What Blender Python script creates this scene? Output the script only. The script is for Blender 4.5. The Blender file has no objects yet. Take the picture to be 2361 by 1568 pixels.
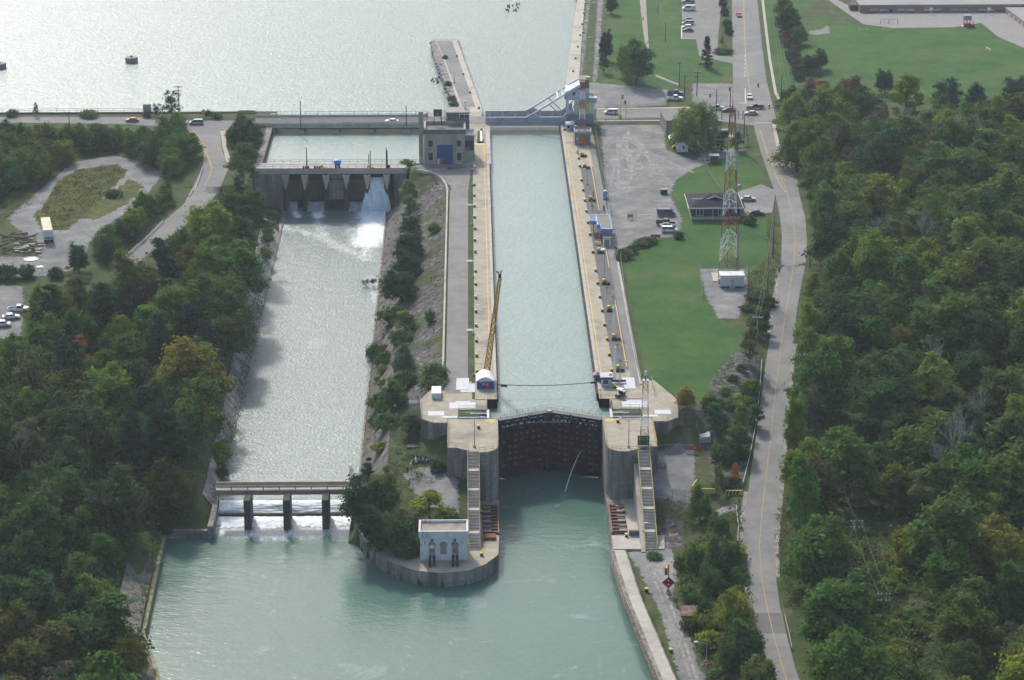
import bpy, math, random
import numpy as np
from mathutils import Vector, Matrix
S = bpy.context.scene; COL = S.collection
R = math.radians
# ---------------------------------------------------------------- camera
F_PX, CX, CY = 5600.0, 1180.5, 784.0            # focal length and centre of the 2361 x 1568 picture
PITCH = math.atan(2039 / F_PX); YAW = R(1.03); CAM = (-7.4, 0.0, 212.0)
cd = bpy.data.cameras.new('camera'); cam = bpy.data.objects.new('camera', cd); COL.objects.link(cam)
cd.sensor_width = 36; cd.lens = 36 * F_PX / 2361; cd.clip_start = 1; cd.clip_end = 12000
cam.location = CAM; cam.rotation_euler = (R(90) - PITCH, 0, -YAW); S.camera = cam
# ---------------------------------------------------------------- sky, sun, exposure
SUN_EL, SUN_AZ = R(41), R(-17)                  # azimuth measured from +Y (away from the camera) to the right
w = bpy.data.worlds.new('World'); S.world = w; w.use_nodes = True
nt = w.node_tree; bg = nt.nodes['Background']
sky = nt.nodes.new('ShaderNodeTexSky'); sky.sky_type = 'NISHITA'; sky.sun_disc = False
sky.sun_elevation = SUN_EL; sky.sun_rotation = SUN_AZ
sky.air_density = 1.0; sky.dust_density = 3.0; sky.ozone_density = 1.2; sky.altitude = 200
nt.links.new(sky.outputs[0], bg.inputs[0]); bg.inputs[1].default_value = 0.15
sl = bpy.data.lights.new('sun', 'SUN'); sl.energy = 2.5; sl.angle = R(4.0); sl.color = (1.0, 0.96, 0.89)
so = bpy.data.objects.new('sun', sl); COL.objects.link(so)
sd = Vector((math.sin(SUN_AZ) * math.cos(SUN_EL), math.cos(SUN_AZ) * math.cos(SUN_EL), math.sin(SUN_EL)))
so.rotation_euler = sd.to_track_quat('Z', 'Y').to_euler(); so.location = (0, 600, 300)
S.view_settings.view_transform = 'Standard'; S.view_settings.look = 'None'
S.view_settings.exposure = 0.42; S.view_settings.gamma = 1.0
S.cycles.max_bounces = 5; S.cycles.transparent_max_bounces = 4
# ---------------------------------------------------------------- helpers
def ray(px, py):
    a, b = (px - CX) / F_PX, (py - CY) / F_PX
    c, s = math.cos(PITCH), math.sin(PITCH)
    dx, dy, dz = a, c - b * s, -s - b * c
    cy, sy = math.cos(YAW), math.sin(YAW)
    return dx * cy + dy * sy, -dx * sy + dy * cy, dz
def at(px, py, Z=0.0):
    x, y, z = ray(px, py); t = (Z - CAM[2]) / z
    return (CAM[0] + x * t, y * t)
def at3(px, py, Z=0.0):
    return (*at(px, py, Z), Z)
def atY(px, py, Y):                             # the point of the view ray that lies on the upright plane y = Y
    x, y, z = ray(px, py); t = Y / y
    return (CAM[0] + x * t, CAM[2] + z * t)
def tag(o, label=None, cat=None, group=None, kind=None):
    if label: o['label'] = label
    if cat: o['category'] = cat
    if group: o['group'] = group
    if kind: o['kind'] = kind
    return o
def thing(name, label, cat, loc=(0, 0, 0), rz=0.0, group=None):
    o = bpy.data.objects.new(name, None); COL.objects.link(o); o.empty_display_size = 0.5
    o.location = loc; o.rotation_euler = (0, 0, rz)
    return tag(o, label, cat, group)
def copy_tree(o, parent=None):
    c = o.copy(); COL.objects.link(c)
    if parent: c.parent = parent
    for ch in KIDS.get(o.name, []): copy_tree(ch, c)
    return c
KIDS = {}
def place(proto, used, loc, rz=0.0, label=None, group=None, sc=None):
    o = proto if not used else copy_tree(proto)
    o.location = loc; o.rotation_euler = (0, 0, rz)
    if sc: o.scale = sc if hasattr(sc, '__len__') else (sc, sc, sc)
    if label: o['label'] = label
    if group: o['group'] = group
    return o
class MB:
    def __init__(s): s.v = []; s.f = []
    def add(s, vs, fs):
        n = len(s.v); s.v += [tuple(p) for p in vs]; s.f += [tuple(i + n for i in q) for q in fs]; return s
    def box(s, x0, x1, y0, y1, z0, z1):
        return s.add([(x0, y0, z0), (x1, y0, z0), (x1, y1, z0), (x0, y1, z0), (x0, y0, z1), (x1, y0, z1), (x1, y1, z1), (x0, y1, z1)],
                     [(3, 2, 1, 0), (4, 5, 6, 7), (0, 1, 5, 4), (1, 2, 6, 5), (2, 3, 7, 6), (3, 0, 4, 7)])
    def prism(s, o, z0, z1):                    # outline (counter clockwise from above), z0/z1 numbers or lists
        n = len(o); a = z0 if hasattr(z0, '__len__') else [z0] * n; b = z1 if hasattr(z1, '__len__') else [z1] * n
        ar = sum(o[i][0] * o[(i + 1) % n][1] - o[(i + 1) % n][0] * o[i][1] for i in range(n))
        if ar < 0: o = o[::-1]; a = a[::-1]; b = b[::-1]
        return s.add([(p[0], p[1], q) for p, q in zip(o, a)] + [(p[0], p[1], q) for p, q in zip(o, b)],
                     [tuple(range(n - 1, -1, -1)), tuple(range(n, 2 * n))] + [(i, (i + 1) % n, n + (i + 1) % n, n + i) for i in range(n)])
    def sheet(s, o, z):
        n = len(o); ar = sum(o[i][0] * o[(i + 1) % n][1] - o[(i + 1) % n][0] * o[i][1] for i in range(n))
        if ar < 0: o = o[::-1]
        return s.add([(p[0], p[1], z) for p in o], [tuple(range(n))])
    def tube(s, p, q, r, n=6, r2=None):
        p, q = Vector(p), Vector(q); d = q - p
        if d.length < 1e-6: return s
        d.normalize(); u = d.orthogonal().normalized(); v = d.cross(u); r2 = r if r2 is None else r2; vs = []
        for k in range(n):
            t = 2 * math.pi * (k + .5) / n; o = u * math.cos(t) + v * math.sin(t); vs.append(p + o * r)
        for k in range(n):
            t = 2 * math.pi * (k + .5) / n; o = u * math.cos(t) + v * math.sin(t); vs.append(q + o * r2)
        return s.add(vs, [(k, (k + 1) % n, n + (k + 1) % n, n + k) for k in range(n)] + [tuple(range(n - 1, -1, -1)), tuple(range(n, 2 * n))])
    def path(s, pts, r, n=5):
        for a, b in zip(pts, pts[1:]): s.tube(a, b, r, n)
        return s
    def bar(s, p, q, wd, h):                    # a square bar between two points, wd across, h upright
        p, q = Vector(p), Vector(q); d = (q - p).normalized()
        u = Vector((-d.y, d.x, 0)); u = u.normalized() if u.length > 1e-4 else Vector((1, 0, 0)); v = d.cross(u)
        if v.z < 0: v = -v
        u = u * wd / 2; v = v * h / 2
        return s.add([p - u - v, p + u - v, p + u + v, p - u + v, q - u - v, q + u - v, q + u + v, q - u + v],
                     [(0, 1, 2, 3), (7, 6, 5, 4), (0, 4, 5, 1), (1, 5, 6, 2), (2, 6, 7, 3), (3, 7, 4, 0)])
    def lathe(s, prof, c=(0, 0, 0), n=12):      # prof: (radius, z) from bottom to top
        vs = []; m = len(prof)
        for r, z in prof:
            for k in range(n):
                t = 2 * math.pi * k / n; vs.append((c[0] + r * math.cos(t), c[1] + r * math.sin(t), c[2] + z))
        fs = [(i * n + k, i * n + (k + 1) % n, (i + 1) * n + (k + 1) % n, (i + 1) * n + k) for i in range(m - 1) for k in range(n)]
        return s.add(vs, fs + [tuple(range(n - 1, -1, -1)), tuple(range((m - 1) * n, m * n))])
    def profile(s, pts, y0, y1, axis='y'):      # side outline (x, z) swept along y (or (y, z) along x)
        n = len(pts)
        ar = sum(pts[i][0] * pts[(i + 1) % n][1] - pts[(i + 1) % n][0] * pts[i][1] for i in range(n))
        if ar < 0: pts = pts[::-1]
        if axis == 'y': vs = [(x, y0, z) for x, z in pts] + [(x, y1, z) for x, z in pts]
        else: vs = [(y0, x, z) for x, z in pts] + [(y1, x, z) for x, z in pts]
        fs = [tuple(range(n)), tuple(range(2 * n - 1, n - 1, -1))] + [(i, n + i, n + (i + 1) % n, (i + 1) % n) for i in range(n)]
        if axis != 'y': fs = [f[::-1] for f in fs]
        return s.add(vs, fs)
    def shift(s, x, y, z):
        s.v = [(a + x, b + y, c + z) for a, b, c in s.v]; return s
    def build(s, name, m, parent=None, smooth=False):
        root = parent
        while root is not None and root.parent is not None: root = root.parent
        L = root.location if root is not None and root.type == 'EMPTY' else (0, 0, 0)
        me = bpy.data.meshes.new(name); me.from_pydata([(a - L[0], b - L[1], c - L[2]) for a, b, c in s.v], [], s.f)
        if smooth: me.polygons.foreach_set('use_smooth', [True] * len(me.polygons))
        me.materials.append(m); me.update()
        o = bpy.data.objects.new(name, me); COL.objects.link(o)
        if parent is not None:
            o.parent = parent; KIDS.setdefault(parent.name, []).append(o)
        return o
# ---------------------------------------------------------------- materials
MATS = {}
def nodes(m): return m.node_tree.nodes, m.node_tree.links
def mat(name, col, rough=0.8, var=0.18, scale=0.6, col2=None, amt=0.4, scale2=0.12, metal=0.0, spec=0.3, bump=0.0, streak=False, emit=None, joint=False):
    if name in MATS: return MATS[name]
    m = bpy.data.materials.new(name); m.use_nodes = True; N, L = nodes(m); b = N['Principled BSDF']
    b.inputs['Roughness'].default_value = rough; b.inputs['Metallic'].default_value = metal
    b.inputs['Specular IOR Level'].default_value = spec
    g = N.new('ShaderNodeNewGeometry'); n1 = N.new('ShaderNodeTexNoise'); n1.inputs['Scale'].default_value = scale; n1.inputs['Detail'].default_value = 4
    L.new(g.outputs['Position'], n1.inputs['Vector'])
    mx = N.new('ShaderNodeMix'); mx.data_type = 'RGBA'
    mx.inputs['A'].default_value = (*[c * (1 - var) for c in col], 1); mx.inputs['B'].default_value = (*[min(1, c * (1 + var)) for c in col], 1)
    r1 = N.new('ShaderNodeMapRange'); r1.inputs['From Min'].default_value = .3; r1.inputs['From Max'].default_value = .7
    L.new(n1.outputs['Fac'], r1.inputs['Value']); L.new(r1.outputs[0], mx.inputs['Factor']); out = mx.outputs['Result']
    if col2:
        n2 = N.new('ShaderNodeTexNoise'); n2.inputs['Scale'].default_value = scale2; n2.inputs['Detail'].default_value = 6; n2.inputs['Roughness'].default_value = .65
        if streak:
            mp = N.new('ShaderNodeMapping'); mp.inputs['Scale'].default_value = (1, 1, .12); L.new(g.outputs['Position'], mp.inputs['Vector']); L.new(mp.outputs[0], n2.inputs['Vector'])
        else: L.new(g.outputs['Position'], n2.inputs['Vector'])
        r2 = N.new('ShaderNodeMapRange'); r2.inputs['From Min'].default_value = .62 - amt * .4; r2.inputs['From Max'].default_value = .78 - amt * .3
        L.new(n2.outputs['Fac'], r2.inputs['Value'])
        m2 = N.new('ShaderNodeMix'); m2.data_type = 'RGBA'; m2.inputs['B'].default_value = (*col2, 1)
        L.new(r2.outputs[0], m2.inputs['Factor']); L.new(out, m2.inputs['A']); out = m2.outputs['Result']
    if joint:
        sx = N.new('ShaderNodeSeparateXYZ'); L.new(g.outputs['Position'], sx.inputs[0]); ad = N.new('ShaderNodeMath'); ad.operation = 'ADD'; L.new(sx.outputs[0], ad.inputs[0]); L.new(sx.outputs[1], ad.inputs[1]); res = []
        for src, per, wid in ((ad.outputs[0], 3.1, .045), (sx.outputs[2], 2.4, .04)):
            dv = N.new('ShaderNodeMath'); dv.operation = 'DIVIDE'; L.new(src, dv.inputs[0]); dv.inputs[1].default_value = per; fr = N.new('ShaderNodeMath'); fr.operation = 'FRACT'; L.new(dv.outputs[0], fr.inputs[0]); lt = N.new('ShaderNodeMath'); lt.operation = 'LESS_THAN'; L.new(fr.outputs[0], lt.inputs[0]); lt.inputs[1].default_value = wid; res.append(lt.outputs[0])
        mxx = N.new('ShaderNodeMath'); mxx.operation = 'MAXIMUM'; L.new(res[0], mxx.inputs[0]); L.new(res[1], mxx.inputs[1]); mj = N.new('ShaderNodeMix'); mj.data_type = 'RGBA'; mj.inputs['B'].default_value = (*[c * .42 for c in col], 1); L.new(mxx.outputs[0], mj.inputs['Factor']); L.new(out, mj.inputs['A']); out = mj.outputs['Result']
    L.new(out, b.inputs['Base Color'])
    if bump:
        bp = N.new('ShaderNodeBump'); bp.inputs['Strength'].default_value = bump; bp.inputs['Distance'].default_value = .3
        L.new(n1.outputs['Fac'], bp.inputs['Height']); L.new(bp.outputs[0], b.inputs['Normal'])
    if emit:
        b.inputs['Emission Color'].default_value = (*emit[0], 1); b.inputs['Emission Strength'].default_value = emit[1]
    MATS[name] = m; return m
CONC = mat('concrete', (.36, .318, .238), .85, .14, .5, (.2, .18, .145), .3, .09)
CONC_L = mat('pale concrete', (.44, .405, .345), .85, .12, .6, (.3, .27, .22), .3, .1)
CONC_W = mat('weathered wall concrete', (.3, .28, .24), .9, .2, .8, (.115, .11, .1), .55, .45, streak=True, joint=True)
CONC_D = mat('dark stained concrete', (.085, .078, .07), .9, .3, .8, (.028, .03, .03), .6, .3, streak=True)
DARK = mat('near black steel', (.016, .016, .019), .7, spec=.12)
GLASS = mat('dark window glass', (.02, .028, .04), .25, spec=.4)
WHITE = mat('white paint', (.72, .73, .74), .5, .05, spec=.4)
DIRTYW = mat('worn white paint', (.6, .62, .63), .7, .1, 1.2, (.33, .31, .29), .25, .6)
YEL = mat('yellow paint', (.56, .42, .06), .5, .08)
YELP = mat('pale yellow rail paint', (.56, .46, .16), .5, .08)
STEEL = mat('galvanised steel', (.36, .38, .4), .45, .1, metal=.3)
BLUEST = mat('blue grey bridge paint', (.36, .385, .4), .5, .12, .8, (.24, .255, .27), .3, .3)
REDP = mat('red paint', (.5, .05, .03), .5, .1)
ORAN = mat('orange paint', (.62, .2, .03), .5, .1)
REDO = mat('aviation red paint', (.33, .075, .045), .6, .2)
WOOD = mat('weathered pole wood', (.13, .11, .095), .9, .2, 2)
RUST = mat('rusty steel', (.2, .085, .045), .85, .35, .8)
GRNP = mat('dark green paint', (.02, .07, .05), .6, .1)
BLUEP = mat('blue paint', (.02, .05, .22), .55, .12)
RUBBER = mat('black rubber', (.02, .02, .02), .8)
# ---------------------------------------------------------------- the lie of the land (metres; deck of the lock = 0)
POOL, CHAN, LOW = -2.2, -13.5, -15.2            # water levels
def D(pts, Z): return [at(x, y, Z) for x, y in pts]
def poly_dist(px, py, poly):                    # >0 outside, <0 inside
    d = np.full(px.shape, 1e9); ins = np.zeros(px.shape, bool); n = len(poly)
    for i in range(n):
        x0, y0 = poly[i]; x1, y1 = poly[(i + 1) % n]; ex, ey = x1 - x0, y1 - y0
        t = np.clip(((px - x0) * ex + (py - y0) * ey) / (ex * ex + ey * ey + 1e-9), 0, 1)
        d = np.minimum(d, np.hypot(px - x0 - t * ex, py - y0 - t * ey))
        c = (y0 > py) != (y1 > py)
        with np.errstate(divide='ignore', invalid='ignore'): ins ^= c & (px < ex * (py - y0) / (ey if abs(ey) > 1e-9 else 1e-9) + x0)
    return np.where(ins, -d, d)
def line_dist(px, py, pts):
    d = np.full(px.shape, 1e9)
    for (x0, y0), (x1, y1) in zip(pts, pts[1:]):
        ex, ey = x1 - x0, y1 - y0; t = np.clip(((px - x0) * ex + (py - y0) * ey) / (ex * ex + ey * ey + 1e-9), 0, 1)
        d = np.minimum(d, np.hypot(px - x0 - t * ex, py - y0 - t * ey))
    return d
ZR_Y, ZR_Z = [423, 473, 506, 561, 610, 655], [-9, -8, -7, -3.5, -1, 0]
def zroad(Y): return np.interp(Y, ZR_Y, ZR_Z)
def zpx(py): return float(np.interp(py, [570, 720, 900, 1150, 1300, 1568], [0, -1, -3.5, -7, -8, -9]))
ROAD_L = [(1757, 360), (1785, 440), (1797, 490), (1803, 545), (1800, 620), (1790, 690), (1777, 765), (1765, 840), (1752, 935), (1740, 1025), (1725, 1130), (1715, 1200), (1712, 1262), (1720, 1332), (1736, 1400), (1752, 1468), (1775, 1545), (1800, 1620)]
ROAD_R = [(1800, 362), (1842, 445), (1856, 500), (1861, 555), (1858, 605), (1846, 665), (1836, 725), (1829, 790), (1822, 852), (1814, 950), (1804, 1060), (1795, 1160), (1787, 1255), (1789, 1330), (1799, 1400), (1815, 1468), (1835, 1545), (1862, 1620)]
RL = [at(x, y, zpx(y)) for x, y in ROAD_L]; RR = [at(x, y, zpx(y)) for x, y in ROAD_R]
RC = [((a[0] + b[0]) / 2, (a[1] + b[1]) / 2) for a, b in zip(RL, RR)]
PL_R = [(21, 531), (44, 531), (51, 538), (59, 556), (62, 575), (66, 596), (71, 615), (78, 640), (140, 655), (3200, 660), (3200, 4200), (36, 4200), (38.5, 993), (29, 870), (27, 815), (21, 812)]
PL_C = [(-14.3, 552), (-14.3, 728), (-22, 738), (-30, 740), (-30, 748), (-22, 748), (-22, 812), (-1.2, 812), (-1.2, 530), (-10, 530), (-14.3, 540)]
FLOOR = [  # hollows for the water (their real edges are walls)
    [(-4, 440), (-4, 4100), (26, 4100), (26, 495), (25.5, 480), (31, 428), (34, 395), (40, 340), (-60, 340)],
    [(-73, 748), (-73, 4100), (-22.6, 4100), (-22.6, 748)],
    [(-3100, 814), (-3100, 4100), (-60, 4100), (-60, 814)],
    [(-60, 818), (-60, 4100), (37.4, 4100), (37.4, 993), (27.4, 853), (27.4, 818)],
    [(-66, 500), (-66, 741), (-34.2, 741), (-34.2, 500)],
    [(-76, 491), (-75, 446), (-70, 429), (-58, 340), (27, 340), (27, 470), (-1, 474), (-40, 495), (-40, 507), (-66, 507), (-66, 496.2), (-80, 496.2)]]
ISLE = D([(806, 1120), (812, 1180), (822, 1218), (838, 1244), (870, 1278), (905, 1300), (958, 1317), (1020, 1323), (1080, 1317), (1120, 1302), (1149, 1280), (1151, 1240)], -12) + [(-1.3, 530), (-34, 530)]
ISLE_Z = [-7, -9.5, -11.4, -12, -12, -12, -12, -12, -12, -12, -12, -12]
def ground_z(px, py):
    px = np.asarray(px, float); py = np.asarray(py, float)
    right = np.maximum(np.interp(py, [486, 490, 503, 525, 545], [-12, -11.9, -7, -5.6, -5.2]), -.62 * np.maximum(0, poly_dist(px, py, PL_R)))
    dr = line_dist(px, py, RC); zr = zroad(py)
    right = np.maximum(right, zr - .42 * np.maximum(0, dr - 6.5))
    side = np.interp(py, [n[1] for n in RC[::-1]], [n[0] for n in RC[::-1]])
    right = np.where(px > side, np.maximum(right, zr + np.clip(px - side - 8, 0, 60) * .02), right)
    right = np.where(((py < 500) & (px < 26)) | ((py < 513) & (px < 30.5)), -12.2, right)
    mid = np.maximum(np.interp(py, [476, 482, 500, 520, 560], [-12, -12, -8, -6.4, -6.2]), -.56 * np.maximum(0, poly_dist(px, py, PL_C)))
    mid = np.minimum(mid, -6.3 - (-26.5 - px) * 1.05) if True else mid
    mid = np.where(px > -26.5, np.maximum(np.interp(py, [476, 482, 500, 520, 560], [-12.05, -12.05, -8, -6.4, -6.2]), -.56 * np.maximum(0, poly_dist(px, py, PL_C))), np.minimum(mid, np.interp(py, [500, 520], [-7, -6.3])))
    mid = np.where((py < 513) & (px > -7.4), -12.2, mid)
    left = np.interp(py, [420, 470, 500, 560, 620, 660], [-12.6, -12, -8.5, -5, -2, 0])
    left = np.minimum(left, -13.8 + (-66 - px) * np.interp(py, [700, 726, 746, 750], [1.35, .25, .25, 3]))
    left = np.where(py < 497, np.maximum(np.minimum(left, -12.6 + np.maximum(0, -77 - px) * .5), -12.8), left)
    left = np.where((py > 495) & (py < 520), np.minimum(left, -13.5 + (py - 496.5) * .38), left)
    z = np.where(px > 10, right, np.where(px > -50, mid, left))
    z = np.where((py > 722) & (px < -76), 0, z)
    for f in FLOOR:
        d = poly_dist(px, py, f); z = np.where(d < 0, np.minimum(z, np.maximum(-19, z + d * 12)), z)
    isl = poly_dist(px, py, ISLE)
    z = np.where((isl < -.2) & (py < 507) & (px < -7.4), np.interp(py, [476, 482, 500, 520], [-12.05, -12.05, -8, -6.4]), z)
    return z
def G(x, y): return float(ground_z(np.array([x]), np.array([y]))[0])
def atg(px, py, dz=0.0):                        # the ground point seen at a picture position
    z = 0.0
    for _ in range(12): z = .5 * z + .5 * G(*at(px, py, z))
    x, y = at(px, py, z); return (x, y, z + dz)
# ---------------------------------------------------------------- the ground sheet with its covers
xs = np.concatenate([[-3000, -1200, -600, -380, -280], np.arange(-230, 290.1, 1.25), [340, 450, 700, 1300, 3000]])
ys = np.concatenate([[-600, 0, 200, 300], np.arange(345, 1050.1, 1.25), [1080, 1150, 1300, 1800, 4000]])
XX, YY = np.meshgrid(xs, ys); ZZ = ground_z(XX.ravel(), YY.ravel()).reshape(XX.shape)
LAWN = [(0, [(1432, 580), (1440, 565), (1500, 550), (1560, 545), (1575, 500), (1592, 495), (1700, 510), (1778, 505), (1768, 580), (1740, 650), (1715, 640), (1620, 625), (1630, 690), (1660, 735), (1705, 760), (1700, 830), (1680, 870), (1640, 905), (1655, 925), (1600, 935), (1570, 910), (1500, 905), (1487, 870), (1470, 770), (1450, 670)]),
        (0, [(1548, 440), (1560, 415), (1600, 385), (1650, 360), (1735, 355), (1760, 395), (1755, 425), (1690, 447), (1590, 500), (1572, 500)]),
        (0, [(1395, -30), (1562, -30), (1570, 90), (1600, 95), (1612, 132), (1690, 145), (1690, 188), (1570, 190), (1540, 205), (1440, 205), (1385, 190), (1385, 120), (1400, 60)]),
        (0, [(1340, -30), (1357, -30), (1350, 60), (1335, 160), (1313, 190), (1325, 100)]),
        (0, [(1748, -30), (1812, -30), (1838, 220), (1800, 235), (1780, 205)]),
        (0, [(1838, 52), (1900, 40), (1985, 62), (2060, 74), (2200, 70), (2265, 62), (2300, 92), (2361, 118), (2700, 140), (2700, 330), (1850, 210)]),
        (0, [(-60, 288), (330, 288), (330, 300), (-60, 312)]), (0, [(1660, 318), (1695, 300), (1720, 320), (1715, 345), (1660, 345)]),
        (0, [(1795, 350), (1800, 290), (1830, 290), (1830, 370)]), (0, [(1800, -30), (1900, -30), (1870, 20), (1838, 40)]), (0, [(1955, -30), (1968, -30), (1968, 20), (1930, -5)])]
GRAV = [(0, [(1385, 288), (1530, 288), (1535, 345), (1600, 370), (1645, 372), (1600, 388), (1558, 415), (1545, 450), (1572, 505), (1562, 545), (1500, 550), (1430, 575), (1395, 560), (1400, 470)]),
        (0, [(1350, 190), (1385, 192), (1540, 207), (1535, 242), (1365, 252)]), (0, [(1596, 192), (1690, 192), (1690, 245), (1596, 245)]),
        (0, [(1357, -30), (1364, -30), (1352, 80), (1340, 190), (1333, 190), (1345, 80)]), (0, [(1380, -30), (1392, -30), (1385, 80), (1375, 190), (1366, 190), (1374, 80)]),
        (0, [(1612, 620), (1722, 620), (1722, 690), (1700, 735), (1660, 735), (1630, 690)]), (0, [(1640, 345), (1720, 345), (1680, 362), (1600, 372)]),
        (0, [(20, 500), (100, 430), (170, 375), (260, 358), (340, 375), (375, 400), (345, 440), (310, 480), (260, 510), (215, 545), (200, 575), (180, 610), (130, 625), (-60, 640), (-60, 590), (90, 590), (60, 540), (30, 520)]),
        (-1, [(-60, 655), (50, 655), (55, 700), (45, 760), (-60, 770)]),
        (-6, [(1508, 1045), (1560, 1035), (1602, 1040), (1602, 1100), (1640, 1150), (1700, 1148), (1705, 1165), (1640, 1165), (1575, 1145), (1500, 1142)]),
        (-12, [(1446, 1266), (1545, 1263), (1562, 1310), (1550, 1380), (1582, 1440), (1622, 1568), (1640, 1640), (1590, 1640), (1521, 1405), (1482, 1330)]),
        (-7, [(925, 1090), (1000, 1075), (1055, 1100), (1058, 1170), (975, 1150)]), (0, [(990, 372), (1030, 378), (1028, 420), (1012, 405), (960, 392)]),
        (0, [(1840, 78), (1890, 72), (1910, 62), (1915, 80), (1880, 84)])]
WEED = [(0, [(85, 500), (130, 425), (180, 392), (265, 380), (290, 395), (250, 440), (200, 490), (150, 530), (100, 530)]),
        (0, [(190, 500), (240, 460), (300, 415), (325, 430), (290, 470), (220, 505)])]
RIP = [(0, None, [(-27, 547), (-27, 730), (-15, 730), (-15, 547)]),
       (-4, [(1640, 905), (1690, 850), (1702, 830), (1748, 830), (1742, 960), (1705, 1112), (1640, 1085), (1620, 1010)], None), (-4, [(1555, 960), (1620, 970), (1600, 1005), (1560, 1000)], None),
       (-9, [(1495, 1155), (1585, 1160), (1572, 1232), (1500, 1240)], None)]
pxv, pyv = XX.ravel(), YY.ravel(); zone = np.zeros((pxv.size, 4), np.float32)
def paint(ch, poly, soft=1.0):
    b = np.array(poly); i = np.where((pxv > b[:, 0].min() - 4) & (pxv < b[:, 0].max() + 4) & (pyv > b[:, 1].min() - 4) & (pyv < b[:, 1].max() + 4))[0]
    if i.size: zone[i, ch] = np.maximum(zone[i, ch], np.clip(.5 - poly_dist(pxv[i], pyv[i], poly) / (2 * soft), 0, 1))
for Z, p in LAWN: paint(0, D(p, Z))
for Z, p in GRAV: paint(1, D(p, Z))
for Z, p, q in RIP: paint(2, q if q else D(p, Z), 1.5)
for Z, p in WEED:
    q = D(p, Z); i = np.where(poly_dist(pxv, pyv, q) < .5)[0]; zone[i, 1] *= .15; zone[i, 3] = 1
me = bpy.data.meshes.new('ground'); nx, ny = len(xs), len(ys)
me.vertices.add(nx * ny); me.vertices.foreach_set('co', np.stack([pxv, pyv, ZZ.ravel()], 1).astype(np.float32).ravel())
ii = (np.arange(ny - 1)[:, None] * nx + np.arange(nx - 1)[None]).ravel(); fq = np.stack([ii, ii + 1, ii + nx + 1, ii + nx], 1)
me.loops.add(fq.size); me.loops.foreach_set('vertex_index', fq.ravel().astype(np.int32)); me.polygons.add(len(fq))
me.polygons.foreach_set('loop_start', np.arange(0, fq.size, 4, dtype=np.int32))
me.update(calc_edges=True)
ca = me.color_attributes.new('zone', 'FLOAT_COLOR', 'POINT'); ca.data.foreach_set('color', zone.ravel())
me.polygons.foreach_set('use_smooth', [True] * len(fq))
go = bpy.data.objects.new('ground', me); COL.objects.link(go); tag(go, kind='structure')
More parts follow.
